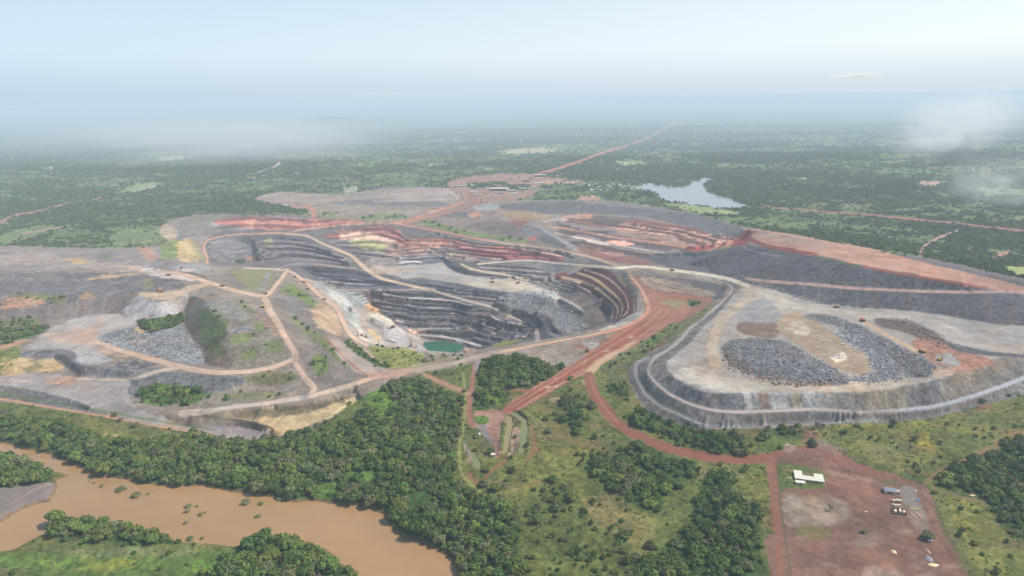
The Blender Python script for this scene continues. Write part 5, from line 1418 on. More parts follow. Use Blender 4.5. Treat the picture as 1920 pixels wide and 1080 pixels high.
def scatter(name, P, scl, idx, coll, label):
    n = len(P)
    me = bpy.data.meshes.new(name); me.vertices.add(n); me.vertices.foreach_set('co', np.asarray(P, np.float32).ravel())
    a = me.attributes.new('psize', 'FLOAT_VECTOR', 'POINT'); a.data.foreach_set('vector', np.asarray(scl, np.float32).ravel())
    a = me.attributes.new('pick', 'INT', 'POINT'); a.data.foreach_set('value', np.asarray(idx, np.int32))
    a = me.attributes.new('turn', 'FLOAT', 'POINT'); a.data.foreach_set('value', RNG.uniform(0, 6.28, n).astype(np.float32))
    o = bpy.data.objects.new(name, me); SC.collection.objects.link(o)
    ng = bpy.data.node_groups.new(name + '_spread', 'GeometryNodeTree')
    ng.interface.new_socket('Geometry', in_out='INPUT', socket_type='NodeSocketGeometry')
    ng.interface.new_socket('Geometry', in_out='OUTPUT', socket_type='NodeSocketGeometry')
    gi = ng.nodes.new('NodeGroupInput'); go = ng.nodes.new('NodeGroupOutput')
    ip = ng.nodes.new('GeometryNodeInstanceOnPoints'); ci = ng.nodes.new('GeometryNodeCollectionInfo')
    ci.inputs['Collection'].default_value = coll; ci.inputs['Separate Children'].default_value = True; ci.inputs['Reset Children'].default_value = True
    def att(nm, tp):
        q = ng.nodes.new('GeometryNodeInputNamedAttribute'); q.data_type = tp; q.inputs['Name'].default_value = nm
        return next(s for s in q.outputs if s.enabled and s.name == 'Attribute')
    cx = ng.nodes.new('ShaderNodeCombineXYZ'); ng.links.new(att('turn', 'FLOAT'), cx.inputs['Z'])
    e2r = ng.nodes.new('FunctionNodeEulerToRotation'); ng.links.new(cx.outputs[0], e2r.inputs[0])
    ng.links.new(gi.outputs[0], ip.inputs['Points']); ng.links.new(ci.outputs[0], ip.inputs['Instance'])
    ip.inputs['Pick Instance'].default_value = True
    ng.links.new(att('pick', 'INT'), ip.inputs['Instance Index']); ng.links.new(e2r.outputs[0], ip.inputs['Rotation'])
    ng.links.new(att('psize', 'FLOAT_VECTOR'), ip.inputs['Scale']); ng.links.new(ip.outputs[0], go.inputs[0])
    md = o.modifiers.new('spread', 'NODES'); md.node_group = ng
    put(o, 'stuff', label)
    return o

def candidates(y0, y1, sp, hwf=0.80, hw0=30):
    n = int((y1 - y0) / sp)
    out = []
    for k in range(n):
        y = y0 + (k + .5) * sp; hw = hwf * y + hw0; m = int(2 * hw / sp)
        xs_ = np.linspace(-hw, hw, m) + RNG.uniform(-.48, .48, m) * sp
        out.append(np.stack([xs_, y + RNG.uniform(-.48, .48, m) * sp], 1))
    return np.concatenate(out)

# ---- single trees the photograph shows standing on their own
SINGLES = [  # px, py of the foot, crown radius m, height m, kind, label
 (1557, 957, 5.0, 7.0, 7, 'thin leafless looking tree alone on the pale scrub of the red compound', 0.6),
 (1739, 1011, 6.8, 7.5, 4, 'round olive tree shading the parked car in the compound', 0.6),
 (1619, 1000, 3.0, 3.4, 6, 'small green tree in the middle of the red compound, south of the grey shed', 0.4),
 (920, 851, 5.2, 7.0, 0, 'dark tree beside the small hut at the yard end by the settling ponds', 0.4),
 (893, 822, 4.5, 4.0, 2, 'low bushy tree between the track and the small settling pond', 0.2),
 (911, 884, 5.0, 5.5, 2, 'leafy tree at the foot of the small green settling pond', 0.2),
 (869, 760, 4.4, 8.0, 0, 'tall dark tree where the two tracks meet left of the red service road', 0.4),
 (872, 734, 4.0, 4.6, 4, 'olive tree in the grass triangle under the rim road', 0.3),
 (786, 1000, 11.5, 17.0, 0, 'very large dark tree leaning over the river bend', 0.2),
 (830, 990, 7.0, 11.0, 2, 'tall green tree directly right of the giant river bend tree', 0.2),
 (657, 940, 7.5, 11.0, 1, 'dark spreading tree on the bank throwing a shadow on the river', 0.3),
 (555, 1028, 8.5, 11.0, 2, 'big bright green tree on the tip of the south bank wood', 0.2),
 (618, 1068, 9.5, 13.0, 3, 'tall dense tree at the river edge at the bottom of the photo', 0.2),
 (522, 1018, 7.0, 9.0, 2, 'leafy tree at the water on the south bank, left of the tip tree', 0.2),
 (662, 1085, 6.0, 8.0, 2, 'rightmost tree of the south bank wood', 0.2),
 (525, 838, 4.6, 6.0, 0, 'dark tree apart from the others below the tan quarry slope', 0.3),
 (840, 898, 6.4, 8.0, 0, 'round dark tree in the yellow grass left of the track fork', 0.3),
 (878, 927, 6.6, 8.0, 0, 'dark round tree below the reddish gully', 0.3),
 (927, 920, 6.0, 8.0, 2, 'green tree on the right side of the reddish gully', 0.3),
 (1006, 980, 8.4, 8.0, 5, 'dark bluish tree in the open grass at bottom centre', 0.3),
 (1036, 903, 6.2, 7.5, 1, 'dark tree standing apart above the bottom centre grassland', 0.3),
 (1075, 938, 7.2, 9.0, 3, 'broad tree with a trunk shadow in the centre grassland', 0.35),
 (1172, 1008, 7.8, 8.0, 0, 'single dark tree in the middle of the southern grassland', 0.3),
 (1219, 1028, 5.6, 7.0, 0, 'small round dark tree right of the single grassland tree', 0.3),
 (1364, 935, 7.5, 9.0, 0, 'big dark tree at the head of the south wood clearing', 0.3),
 (1024, 787, 5.0, 6.0, 2, 'small dark tree nearest the top of the ponds on the grass slope', 0.3),
 (1078, 796, 5.5, 8.0, 0, 'upright dark tree above the pond side thicket', 0.3),
 (1029, 810, 6.0, 6.0, 4, 'olive tree by the ponds below the upright dark tree', 0.2),
 (1168, 738, 5.6, 7.0, 0, 'dark tree on the grass between red road bend and grey dump', 0.3),
 (1141, 726, 3.0, 4.0, 2, 'little bush like tree left of the tree by the grey dump toe', 0.3),
 (1070, 712, 4.6, 6.0, 0, 'dark tree at the edge of the broad red road', 0.3),
 (1101, 660, 3.4, 5.0, 0, 'small dark tree on the grey pad beside the broad red road', 0.3),
 (1525, 838, 5.0, 6.4, 0, 'dark tree at the red road junction north of the compound', 0.3),
 (1775, 910, 9.0, 8.0, 2, 'wide green tree where the track meets the east wood', 0.2),
 (1301, 571, 6.5, 7.0, 0, 'dark clump like tree on the red ground inside the dump road bend', 0.2),
 (756, 662, 3.0, 4.0, 2, 'small bush like tree on the grass ledge above the equipment floor', 0.2),
 (448, 492, 7.0, 6.0, 2, 'clump like tree on the floor of the north west pit corner', 0.2),
 (295, 606, 7.0, 8.0, 0, 'tallest tree of the wooded hollow under the white tip face', 0.2),
 (314, 601, 4.5, 6.0, 0, 'small round tree in the hollow, right of its tallest tree', 0.2),
 (278, 603, 2.2, 3.4, 0, 'tiny dark tree standing on the white tip face', 0.3),
]
for (px, py, r_, h_, kd, lb, br_) in SINGLES:
    p = spot(px, py)
    make_tree('tree', p[0], p[1], r_, h_, kd, lb, bare=br_, z=p[2])
BUSHES = [(226, 919, 5.6, 4.4, 'larger of the two round bushes in the upper river, left one'), (255, 930, 6.0, 4.6, 'larger of the two round bushes in the upper river, right one'),
 (277, 927, 2.4, 2.0, 'small bush in the river just right of the two round ones'), (191, 912, 3.0, 2.2, 'low bush at the right end of the little row in the river'),
 (176, 906, 2.0, 1.6, 'tiny bush in the middle of the little row in the river'), (167, 903, 1.6, 1.2, 'tiny bush at the left end of the little row in the river'),
 (353, 950, 4.2, 3.0, 'topmost bush of the midstream cluster'), (369, 950, 1.8, 2.2, 'small upright bush on the right of the midstream cluster top'), (350, 960, 3.2, 2.6, 'bush below the topmost one of the midstream cluster'),
 (376, 966, 2.8, 3.0, 'bush low on the right side of the midstream cluster'), (385, 961, 1.6, 2.0, 'thin bush leaning at the right edge of the midstream cluster'), (348, 981, 2.8, 2.2, 'separate bush under the midstream cluster'),
 (356, 1011, 4.4, 2.8, 'flat bush in the shallows near the south bank'), (379, 1010, 2.4, 2.0, 'dark little bush right of the flat one near the south bank'),
 (460, 943, 6.2, 3.4, 'wide low bush in the river near the north bank'), (489, 945, 3.6, 3.0, 'bush right of the wide one near the north bank'), (483, 969, 3.6, 2.6, 'lone bush farthest out in the widest reach of the river'),
 (526, 935, 5.6, 3.2, 'bush touching the north bank of the river'), (385, 1022, 2.2, 1.8, 'small bush at the tip of the grass by the south bank')]
for (px, py, r_, h_, lb) in BUSHES:
    q = at(px, py, -21.6)
    make_tree('river_bush', q[0], q[1], r_, h_, 4 if r_ > 2.5 else 2, lb, 'bushes standing in the flooded river', 'bush', z=-21.9, bare=0.0)

# ---- the woods
cand = candidates(432, 1330, 6.3)
v = lookup(VEG, cand[:, 0], cand[:, 1])
clump = fbm(cand[:, 0], cand[:, 1], 26, 2, 201)
keep = RNG.random(len(cand)) < np.clip(v * (0.92 + 0.8 * clump), 0, 1)
cand = cand[keep]; v = v[keep]; clump = clump[keep]
cz = ground_z(cand[:, 0], cand[:, 1])
cpx, cpy = project(cand[:, 0], cand[:, 1], cz)
gap = (v > 0.5)
rad = np.where(gap, RNG.lognormal(1.46, 0.36, len(cand)), RNG.lognormal(0.95, 0.35, len(cand))).clip(1.2, 9.5)
hgt = rad * RNG.uniform(0.9, 1.5, len(cand)) + 1.0
mine_side = cpy < 640
TONE = {0: 'dark green', 1: 'broad dark green', 2: 'mid green', 3: 'tall mid green', 4: 'olive', 5: 'domed dark green', 6: 'bright green'}
REGIONS = [  # outline, label, group
 ('-50,770 430,770 430,960 -50,960', 'dense green tree in the wood along the north bank, left of the tan quarry', 'trees of the north bank wood, west'),
 ('430,700 640,700 640,960 430,960', 'dense green tree of the wood between the tan quarry and the river', 'trees of the north bank wood below the quarry'),
 ('640,690 870,690 870,850 640,850', 'dense green tree in the wood right of the quarry, above the river bend', 'trees of the upper bend wood'),
 ('640,850 960,850 960,1100 640,1100', 'tall green tree in the wood wrapping the river bend', 'trees of the river bend wood'),
 ('880,655 1085,655 1085,735 880,735', 'dark green tree in the triangular wood beside the rim road', 'trees of the triangular wood'),
 ('880,735 960,735 960,770 880,770', 'dark green tree of the small grove by the red service road', 'trees of the small grove'),
 ('1080,825 1320,825 1320,960 1080,960', 'dark green tree in the thicket left of the long red road', 'trees of the centre thicket'),
 ('960,880 1190,880 1190,1100 960,1100', 'green tree scattered in the grassland at bottom centre', 'scattered trees at bottom centre'),
 ('1150,870 1450,870 1450,1100 1150,1100', 'dark green tree in the big wood west of the red compound', 'trees of the wood west of the compound'),
 ('1150,755 1420,755 1420,870 1150,870', 'dark green tree in the strip between red road and grey dump', 'trees of the roadside strip'),
 ('1420,790 1500,790 1500,825 1420,825', 'dark green tree of the clump at the toe of the grey dump', 'trees of the clump at the dump toe'),
 ('1740,800 1990,800 1990,1100 1740,1100', 'dark green tree in the wood on the far right', 'trees of the east wood'),
 ('80,960 350,960 350,1025 80,1025', 'green tree on the wooded islet by the south bank', 'trees of the wooded islet'),
 ('-50,840 135,840 135,925 -50,925', 'green tree on the leafy point at the left edge', 'trees of the leafy point'),
 ('330,1000 700,1000 700,1100 330,1100', 'green tree in the south bank wood at the bottom edge', 'trees of the south bank wood'),
 ('1000,730 1130,730 1130,815 1000,815', 'green tree of the thin thicket on the slope above the ponds', 'trees of the pond side thicket')]
reg = np.full(len(cand), -1)
for k, (s, l, g) in enumerate(REGIONS):
    ins = inside_distance(cpx, cpy, np.array(pts(s))) > 0
    reg = np.where((reg < 0) & ins, k, reg)
size_px = rad * 1280 / np.hypot(cand[:, 1], 400)
inframe = (cpx > 5) & (cpx < 1915) & (cpy > 600) & (cpy < 1085) & (reg >= 0) & gap
order = np.argsort(-size_px * inframe)
N_SINGLE = 300 - len(SINGLES)
single = np.zeros(len(cand), bool); single[order[:N_SINGLE]] = True
single &= inframe
REG_LO = {k: (cpx[(reg == k) & single].min(), cpy[(reg == k) & single].min()) for k in range(len(REGIONS)) if ((reg == k) & single).any()}
REG_HI = {k: (cpx[(reg == k) & single].max(), cpy[(reg == k) & single].max()) for k in REG_LO}
SHORT = ['the north bank wood', 'the wood below the tan quarry', 'the wood above the river bend', 'the river bend wood', 'the triangular wood', 'the small red road grove',
         'the centre thicket', 'the bottom centre grassland', 'the wood west of the compound', 'the roadside strip', 'the dump toe clump', 'the east wood',
         'the wooded islet', 'the leafy point', 'the south bank wood', 'the pond side thicket']
for i in np.nonzero(single)[0]:
    s, l, g = REGIONS[reg[i]]
    kd = int(RNG.choice([0, 1, 2, 3, 5, 2, 4, 6]))
    lo = REG_LO[reg[i]]; hi = REG_HI[reg[i]]
    fx = (cpx[i] - lo[0]) / (hi[0] - lo[0] + 1); fy = (cpy[i] - lo[1]) / (hi[1] - lo[1] + 1)
    sub = ('upper', 'middle', 'lower')[min(int(fy * 3), 2)] + ' ' + ('left', 'centre', 'right')[min(int(fx * 3), 2)]
    sz = 'very large' if rad[i] > 8 else 'large' if rad[i] > 6.3 else 'medium sized' if rad[i] > 5 else 'smaller'
    make_tree('tree', cand[i, 0], cand[i, 1], rad[i], hgt[i], kd, f'{sz} {TONE[kd]} tree at {sub} of {SHORT[reg[i]]}', g, bare=0.15)
rest = ~single
P = np.stack([cand[rest, 0], cand[rest, 1], cz[rest] + 0.0], 1)
S_ = np.stack([rad[rest], rad[rest] * RNG.uniform(.85, 1.1, rest.sum()), hgt[rest] / 1.0], 1)
zone = fbm(P[:, 0], P[:, 1], 60, 2, 203)
I_ = RNG.choice([0, 1, 2, 3, 6, 4, 2], len(P)); I_ = np.where(zone > 0.15, RNG.choice([2, 3, 5, 4], len(P)), I_)
I_ = np.where(RNG.random(len(P)) < 0.025, 7, I_)
scatter('woodland', P, S_, I_, LIB, 'dense green trees filling the woods around the mine')
# bushes and tall grass tussocks in the grassland
c2 = candidates(432, 1150, 3.9)
g2 = lookup(GRASS, c2[:, 0], c2[:, 1]); v2 = lookup(VEG, c2[:, 0], c2[:, 1]); k2 = lookup(CLS, c2[:, 0], c2[:, 1])
x2, y2 = project(c2[:, 0], c2[:, 1], ground_z(c2[:, 0], c2[:, 1]))
cl2 = fbm(c2[:, 0], c2[:, 1], 30, 3, 205)
riv = inside_distance(c2[:, 0], c2[:, 1], WPOLY['river'][1]) > -3
keep = (RNG.random(len(c2)) < 0.42 + 0.6 * cl2) & (g2 > 0.6) & (k2 == 0) & (v2 < 0.6) & ~riv
for kk in ('settling_pond', 'settling_pond.001', 'settling_pond.002'):
    keep &= inside_distance(c2[:, 0], c2[:, 1], WPOLY[kk][1]) < -2.5
keep &= ~((x2 > 1484) & (x2 < 1550) & (y2 > 872) & (y2 < 915))
c2 = c2[keep]
r2 = RNG.lognormal(0.12, 0.38, len(c2)).clip(0.5, 3.2)
P = np.stack([c2[:, 0], c2[:, 1], ground_z(c2[:, 0], c2[:, 1]) - 0.15 * r2], 1)
scatter('scrub', P, np.stack([r2, r2, r2 * RNG.uniform(.5, 1.0, len(r2))], 1), RNG.choice([4, 4, 4, 5, 5, 2, 3, 0, 7], len(r2)), LIB, 'low bushes and tussocks in the grassland')
# woods on the plain beyond
c3 = candidates(1330, 2700, 9.5)
v3 = lookup(VEG, c3[:, 0], c3[:, 1]); c3 = c3[RNG.random(len(c3)) < v3 ** 1.2]
c4 = candidates(2700, 5200, 16.0); v4 = lookup(VEG, c4[:, 0], c4[:, 1]); c4 = c4[RNG.random(len(c4)) < v4 ** 1.2]
c5 = candidates(5200, 9500, 27.0); v5 = lookup(VEG, c5[:, 0], c5[:, 1]); c5 = c5[RNG.random(len(c5)) < v5 ** 1.2 * 0.9]
c3 = np.concatenate([c3, c4, c5]); r3 = RNG.lognormal(1.55, 0.3, len(c3)).clip(2, 9) * np.where(c3[:, 1] > 5200, 2.0, np.where(c3[:, 1] > 2700, 1.35, 1.0))
P = np.stack([c3[:, 0], c3[:, 1], ground_z(c3[:, 0], c3[:, 1])], 1)
scatter('far_woodland', P, np.stack([r3, r3, r3 * RNG.uniform(.8, 1.3, len(r3))], 1), RNG.integers(0, 5, len(r3)), LIBF, 'wooded plain reaching away behind the mine')
print('plants', len(cand), len(c2), len(c3))
# ------------------------------------------------------------------ small mesh kit
def kit(): return bmesh.new()
def bx(bm, c, s, rz=0.0, taper=(1, 1), shear=0.0, rx=0.0):
    """box centred at c with size s; taper narrows the top"""
    m = Matrix.Translation(c) @ Matrix.Rotation(rz, 4, 'Z') @ Matrix.Rotation(rx, 4, 'Y')
    v = []
    for z in (-.5, .5):
        tx, ty = (1, 1) if z < 0 else taper
        for x, y in ((-.5, -.5), (.5, -.5), (.5, .5), (-.5, .5)):
            v.append(bm.verts.new(m @ Vector((x * s[0] * tx + (shear if z > 0 else 0), y * s[1] * ty, z * s[2]))))
    for f in ((3, 2, 1, 0), (4, 5, 6, 7), (0, 1, 5, 4), (1, 2, 6, 5), (2, 3, 7, 6), (3, 0, 4, 7)):
        bm.faces.new([v[i] for i in f])
def cyl(bm, a, b, r, n=10, r2=None):
    a = Vector(a); b = Vector(b); d = (b - a).normalized()
    u = d.orthogonal().normalized(); w = d.cross(u); r2 = r if r2 is None else r2
    A = [bm.verts.new(a + (u * math.cos(2 * math.pi * k / n) + w * math.sin(2 * math.pi * k / n)) * r) for k in range(n)]
    B = [bm.verts.new(b + (u * math.cos(2 * math.pi * k / n) + w * math.sin(2 * math.pi * k / n)) * r2) for k in range(n)]
    for k in range(n): bm.faces.new((A[k], A[(k + 1) % n], B[(k + 1) % n], B[k]))
    bm.faces.new(A[::-1]); bm.faces.new(B)
def prism(bm, prof, y0, y1):
    """profile in x, z drawn out along y"""
    A = [bm.verts.new((x, y0, z)) for x, z in prof]; B = [bm.verts.new((x, y1, z)) for x, z in prof]
    n = len(prof)
    for k in range(n): bm.faces.new((A[k], A[(k + 1) % n], B[(k + 1) % n], B[k]))
    bm.faces.new(A[::-1]); bm.faces.new(B)
def done(name, bm, mat, parent=None):
    bmesh.ops.recalc_face_normals(bm, faces=bm.faces)
    me = bpy.data.meshes.new(name); bm.to_mesh(me); bm.free(); me.materials.append(mat)
    o = bpy.data.objects.new(name, me); SC.collection.objects.link(o)
    if parent: o.parent = parent
    return o
def root(name, label, cat, loc, rz=0.0, group=None):
    o = bpy.data.objects.new(name, None); SC.collection.objects.link(o); o.empty_display_size = 1
    o.location = tuple(loc); o.rotation_euler = (0, 0, rz)
    return put(o, None, label, cat, group)
def copy_thing(o, loc, rz, label, group=None, s=1.0):
    r = o.copy(); SC.collection.objects.link(r); r.location = tuple(loc); r.rotation_euler = (0, 0, rz); r.scale = (s, s, s)
    r['label'] = label
    if group: r['group'] = group
    def kids(a, b):
        for ch in list(a.children):
            c = ch.copy(); SC.collection.objects.link(c); c.parent = b
            kids(ch, c)
    kids(o, r)
    return r
def heading(p0, p1):
    return math.atan2(p1[1] - p0[1], p1[0] - p0[0])

MW = flat_mat('white_paint', (208, 205, 196), 0.6, 0.3, 0.08, 0.6)
MROOF = flat_mat('white_sheet_roof', (208, 203, 188), 0.55, 0.3, 0.08, 0.8)
MBLUE = flat_mat('blue_grey_sheet_roof', (118, 126, 142), 0.5, 0.4, 0.08, 0.8)
MWALL = flat_mat('cream_wall', (206, 194, 168), 0.85, 0.1, 0.12, 0.8)
MDK = flat_mat('dark_glass', (40, 42, 46), 0.3, 0.5, 0.05)
MDOOR = flat_mat('brown_door', (92, 66, 50), 0.7)
MYEL = flat_mat('machine_yellow', (176, 132, 66), 0.5, 0.4, 0.15, 0.7)
MOR = flat_mat('machine_orange', (170, 96, 62), 0.5, 0.4, 0.15, 0.7)
MTY = flat_mat('tyre_rubber', (34, 33, 33), 0.9, 0.1)
MST = flat_mat('dark_steel', (66, 62, 60), 0.6, 0.4, 0.2)
MTANK = flat_mat('cream_tank', (222, 214, 190), 0.45, 0.4, 0.08)
MPIPE = flat_mat('pale_timber', (218, 186, 138), 0.8, 0.1, 0.2, 1.5)
MHEAP = flat_mat('pale_sand_heap', (222, 200, 160), 0.95, 0.05, 0.2, 0.9)
MGRHEAP = flat_mat('grey_gravel_heap', (150, 154, 158), 0.95, 0.05, 0.25, 0.9)
MBUND = flat_mat('dark_bund', (96, 84, 66), 0.9, 0.1, 0.2)
MCAR = flat_mat('white_car_paint', (228, 228, 228), 0.3, 0.5, 0.03)
MTARP = flat_mat('blue_tarpaulin', (96, 136, 190), 0.6)
MRUST = flat_mat('rusty_sheet_roof', (156, 112, 92), 0.8, 0.2, 0.25, 0.5)
MGAL = flat_mat('grey_sheet_roof', (176, 180, 184), 0.5, 0.4, 0.15, 0.5)

# ------------------------------------------------------------------ the compound
def facade(p, a, b, z0, z1, xs_, w, h, zc, mat, name, out):
    """boxes for openings along a straight wall from a to b (x, y)"""
    a = np.array(a, float); b = np.array(b, float); d = (b - a) / np.linalg.norm(b - a); n = np.array((d[1], -d[0])) * out
    for t in xs_:
        q = a + d * t; bm = kit(); bx(bm, (q[0] + n[0] * .04, q[1] + n[1] * .04, zc), (w, .14, h), math.atan2(d[1], d[0])); done(name, bm, mat, p)

P0 = spot(1491, 901); P1 = spot(1544, 909)           # front wall corners of the long block
rz = heading(P0, P1); L = float(np.hypot(*(P1 - P0)[:2])); W = 7.2; WL = 8.6
off = root('camp_building', 'long white roofed building bent round three sides of a lawn, in the red compound', 'building', (P0[0], P0[1], min(P0[2], P1[2])), rz)
bm = kit(); bx(bm, (L / 2, W / 2, 1.4), (L, W, 3.2)); bx(bm, (WL * .42, W + 4.6, 1.4), (WL * .84, 9.4, 3.2)); bx(bm, (L - WL * .47, W + 3.6, 1.4), (WL * .94, 7.6, 3.2)); done('wall', bm, MWALL, off)
bm = kit()
for (cx, cy, sx, sy) in ((L / 2, W / 2 - .1, L + 1.6, W + 1.4), (WL * .42, W + 5.2, WL * .84 + 1.4, 10.0), (L - WL * .47, W + 4.2, WL * .94 + 1.4, 8.0)):
    bx(bm, (cx, cy, 3.12 if cy < W else 3.09), (sx, sy, .22 if cy < W else .20), 0, (.985, .97))
done('roof', bm, MROOF, off)
bm = kit(); bx(bm, (L / 2, W / 2, 3.30), (L, .5, .16)); bx(bm, (WL * .42, W + 5.2, 3.27), (.5, 9, .16)); bx(bm, (L - WL * .47, W + 4.0, 3.27), (.5, 7.2, .16)); done('roof_ridge', bm, MW, off)
facade(off, (0, 0), (L, 0), 0, 3, [L * k for k in (.07, .14, .26, .33, .44, .63, .70, .80, .87, .95)], 1.6, 1.1, 1.75, MDK, 'window', 1)
facade(off, (0, 0), (L, 0), 0, 3, [L * .2, L * .54, L * .75], 1.2, 2.2, 1.2, MDOOR, 'door', 1)
Q0 = spot(1492, 909.5); Q1 = spot(1509, 912)
l2 = float(np.hypot(*(Q1 - Q0)[:2]))
an = root('annex', 'small white roofed cabin just in front of the left end of the long camp building', 'cabin', (Q0[0], Q0[1], Q0[2]), heading(Q0, Q1))
bm = kit(); bx(bm, (l2 / 2, 2.2, 1.15), (l2, 4.4, 2.7)); done('wall', bm, MWALL, an)
bm = kit(); bx(bm, (l2 / 2, 2.2, 2.62), (l2 + .9, 5.2, .2), 0, (.98, .95)); done('roof', bm, MROOF, an)
facade(an, (0, 0), (l2, 0), 0, 3, [l2 * .2, l2 * .8], 1.2, .9, 1.5, MDK, 'window', 1)
facade(an, (0, 0), (l2, 0), 0, 3, [l2 * .5], 1.0, 2.0, 1.1, MDOOR, 'door', 1)
p = spot(1480, 896.5)
bm = kit(); bx(bm, (0, 0, .25), (5.2, 1.6, .6), 0, (.9, .7)); o = done('timber_stack', bm, MPIPE); o.location = p; o.rotation_euler = (0, 0, rz)
put(o, None, 'low pale timber stack on the ground left of the long camp building', 'timber')

P0 = spot(1658, 926); P1 = spot(1681, 928.5)
sL = float(np.hypot(*(P1 - P0)[:2]))
sh = root('storage_shed', 'blue grey roofed shed with ribbed roof beside the concrete pad', 'shed', P0, heading(P0, P1))
bm = kit(); bx(bm, (sL / 2, 3.6, 1.6), (sL, 7.2, 3.6)); done('wall', bm, MWALL, sh)
for sgn in (0, 1):
    bm = kit(); bx(bm, (sL / 2, 1.75 + sgn * 3.7, 3.75), (sL + .6, 3.95, .14), 0, (1, 1)); o = done('roof_slope', bm, MBLUE, sh)
    for v in o.data.vertices:
        v.co.z += (-.5 if ((v.co.y > 3.6) == bool(sgn) and abs(v.co.y - 3.6) > 2.5) else .25)
for k in range(9):
    bm = kit(); bx(bm, (sL * (k + .5) / 9, 3.6, 4.06), (.12, .3, .12)); done('roof_rib', bm, MGAL, sh)
facade(sh, (0, 0), (sL, 0), 0, 3, [sL * .3, sL * .75], 1.4, 1.0, 1.8, MDK, 'window', 1)
facade(sh, (0, 0), (sL, 0), 0, 3, [sL * .5], 2.2, 2.6, 1.3, MDOOR, 'door', 1)
p = spot(1684, 928)
t = root('water_tank', 'white tank on a stand against the right end of the blue grey shed', 'tank', p)
bm = kit(); cyl(bm, (0, 1.2, 1.2), (0, 1.2, 3.4), 1.5, 14); done('vessel', bm, MW, t)
bm = kit(); bx(bm, (0, 1.2, .5), (2.8, 2.8, 1.4)); done('stand', bm, MST, t)

def htank(px, py, Lx, r, label, group=None, rz_=0.0, name='storage_tank'):
    p = spot(px, py); t = root(name, label, 'tank', p, rz_, group)
    bm = kit(); cyl(bm, (-Lx / 2, 0, r + .4), (Lx / 2, 0, r + .4), r, 14); done('vessel', bm, MTANK, t)
    for s in (-1, 1):
        bm = kit(); bx(bm, (s * Lx * .3, 0, .25), (.4, r * 1.7, .9)); done('saddle', bm, MST, t)
        bm = kit(); cyl(bm, (s * Lx * .5, 0, r + .4), (s * (Lx * .5 + .35), 0, r + .4), r * .85, 12, r * .4); done('end_cap', bm, MTANK, t)
    return t
htank(1675, 941.5, 2.4, 1.2, 'short cream tank at the left of the pair below the shed', rz_=rz)
htank(1684, 942.5, 5.4, 1.2, 'long cream tank at the right of the pair below the shed', rz_=rz)
p = spot(1687, 965)
bd = root('fuel_bund', 'square dark walled bund round the cream fuel tanks', 'bund', p, rz)
for (cx, cy, sx, sy) in ((0, 0, 12.6, .6), (-6.2, 4.6, .6, 8.8), (6.2, 4.6, .6, 8.8), (0, 9.2, 12.6, .6)):
    bm = kit(); bx(bm, (cx, cy, .4), (sx, sy, 1.5)); done('bund_wall', bm, MBUND, bd)
for (px, py, ln, lb) in ((1678, 961.5, 4.2, 'fat cream fuel tank lying in the left half of the bund'), (1687, 961, 4.2, 'fat cream fuel tank lying in the middle of the bund'), (1694, 963.5, 3.2, 'smaller cream fuel tank in the right half of the bund')):
    htank(px, py, ln, 1.15, lb, rz_=rz + math.pi / 2 - .25)
for k, (px, py) in enumerate(((1674, 949), (1678.5, 949.5), (1682, 950), (1686, 950.5))):
    p = spot(px, py); bm = kit(); cyl(bm, (0, 0, -.2), (0, 0, 1.7), .95, 12); cyl(bm, (0, 0, 1.7), (0, 0, 1.95), .95, 12, .3)
    o = done('water_butt', bm, MTANK); o.location = p
    put(o, None, ('first', 'second', 'third', 'fourth')[k] + ' round cream drum from the left in the row above the fuel bund', 'drum')
def tube(name, a, b, r, mat, label, cat):
    pa = spot(*a); pb = spot(*b); bm = kit(); cyl(bm, (0, 0, r), tuple(Vector(pb - pa) + Vector((0, 0, r))), r, 8)
    o = done(name, bm, mat); o.location = pa; return put(o, None, label, cat)
for k in range(4):
    tube('timber_pole', (1704 + k * .4, 955.5 - k * .8), (1722 + k * .3, 958.5 - k * .8), .28, MPIPE, ('lowest', 'second lowest', 'third lowest', 'topmost')[k] + ' pale timber pole of the stack lying on the concrete pad edge', 'pole')
tube('timber_pole', (1718, 963), (1726, 972), .5, MPIPE, 'thick pale timber pole lying slantwise below the pole stack', 'pole')
tube('timber_pole', (1707, 962), (1713, 970), .35, MPIPE, 'thinner pale timber pole left of the thick slanting one', 'pole')
def heap(name, px, py, rx, ry, h, mat, label, seed, n=14):
    p = spot(px, py); g = np.random.default_rng(seed); bm = kit()
    rings = []
    for k, (rr, zz) in enumerate(((1.0, -.2), (.75, .4), (.42, .8), (.12, 1.0))):
        rings.append([bm.verts.new((rx * rr * math.cos(2 * math.pi * i / n) * g.uniform(.75, 1.2), ry * rr * math.sin(2 * math.pi * i / n) * g.uniform(.75, 1.2), h * zz * g.uniform(.8, 1.15))) for i in range(n)])
    for a, b in zip(rings[:-1], rings[1:]):
        for i in range(n): bm.faces.new((a[i], a[(i + 1) % n], b[(i + 1) % n], b[i]))
    bm.faces.new(rings[-1])
    o = done(name, bm, mat); o.location = p
    return put(o, None, label, 'heap')
heap('sand_heap', 1676, 1036, 2.4, 3.4, 1.0, MHEAP, 'small cream sand heap alone in the southern part of the compound', 1)
heap('sand_heap', 1750, 1061, 5.6, 2.6, 1.1, MHEAP, 'spread cream sand heap south of the grey gravel heap', 2)
heap('sand_heap', 1624, 959, 1.8, 1.0, .5, MHEAP, 'tiny pale heap in the open middle of the red compound', 3)
heap('gravel_heap', 1742, 1049, 3.0, 4.4, 1.3, MGRHEAP, 'bluish grey gravel heap near the parked car', 4)
heap('sand_heap', 1741, 1034, .9, 4.0, .6, MHEAP, 'thin pale strip of sand just above the grey gravel heap', 5)
heap('rubble_heap', 1591, 884, 1.6, 1.4, 1.6, MBUND, 'dark little heap by the north fence of the compound', 6)
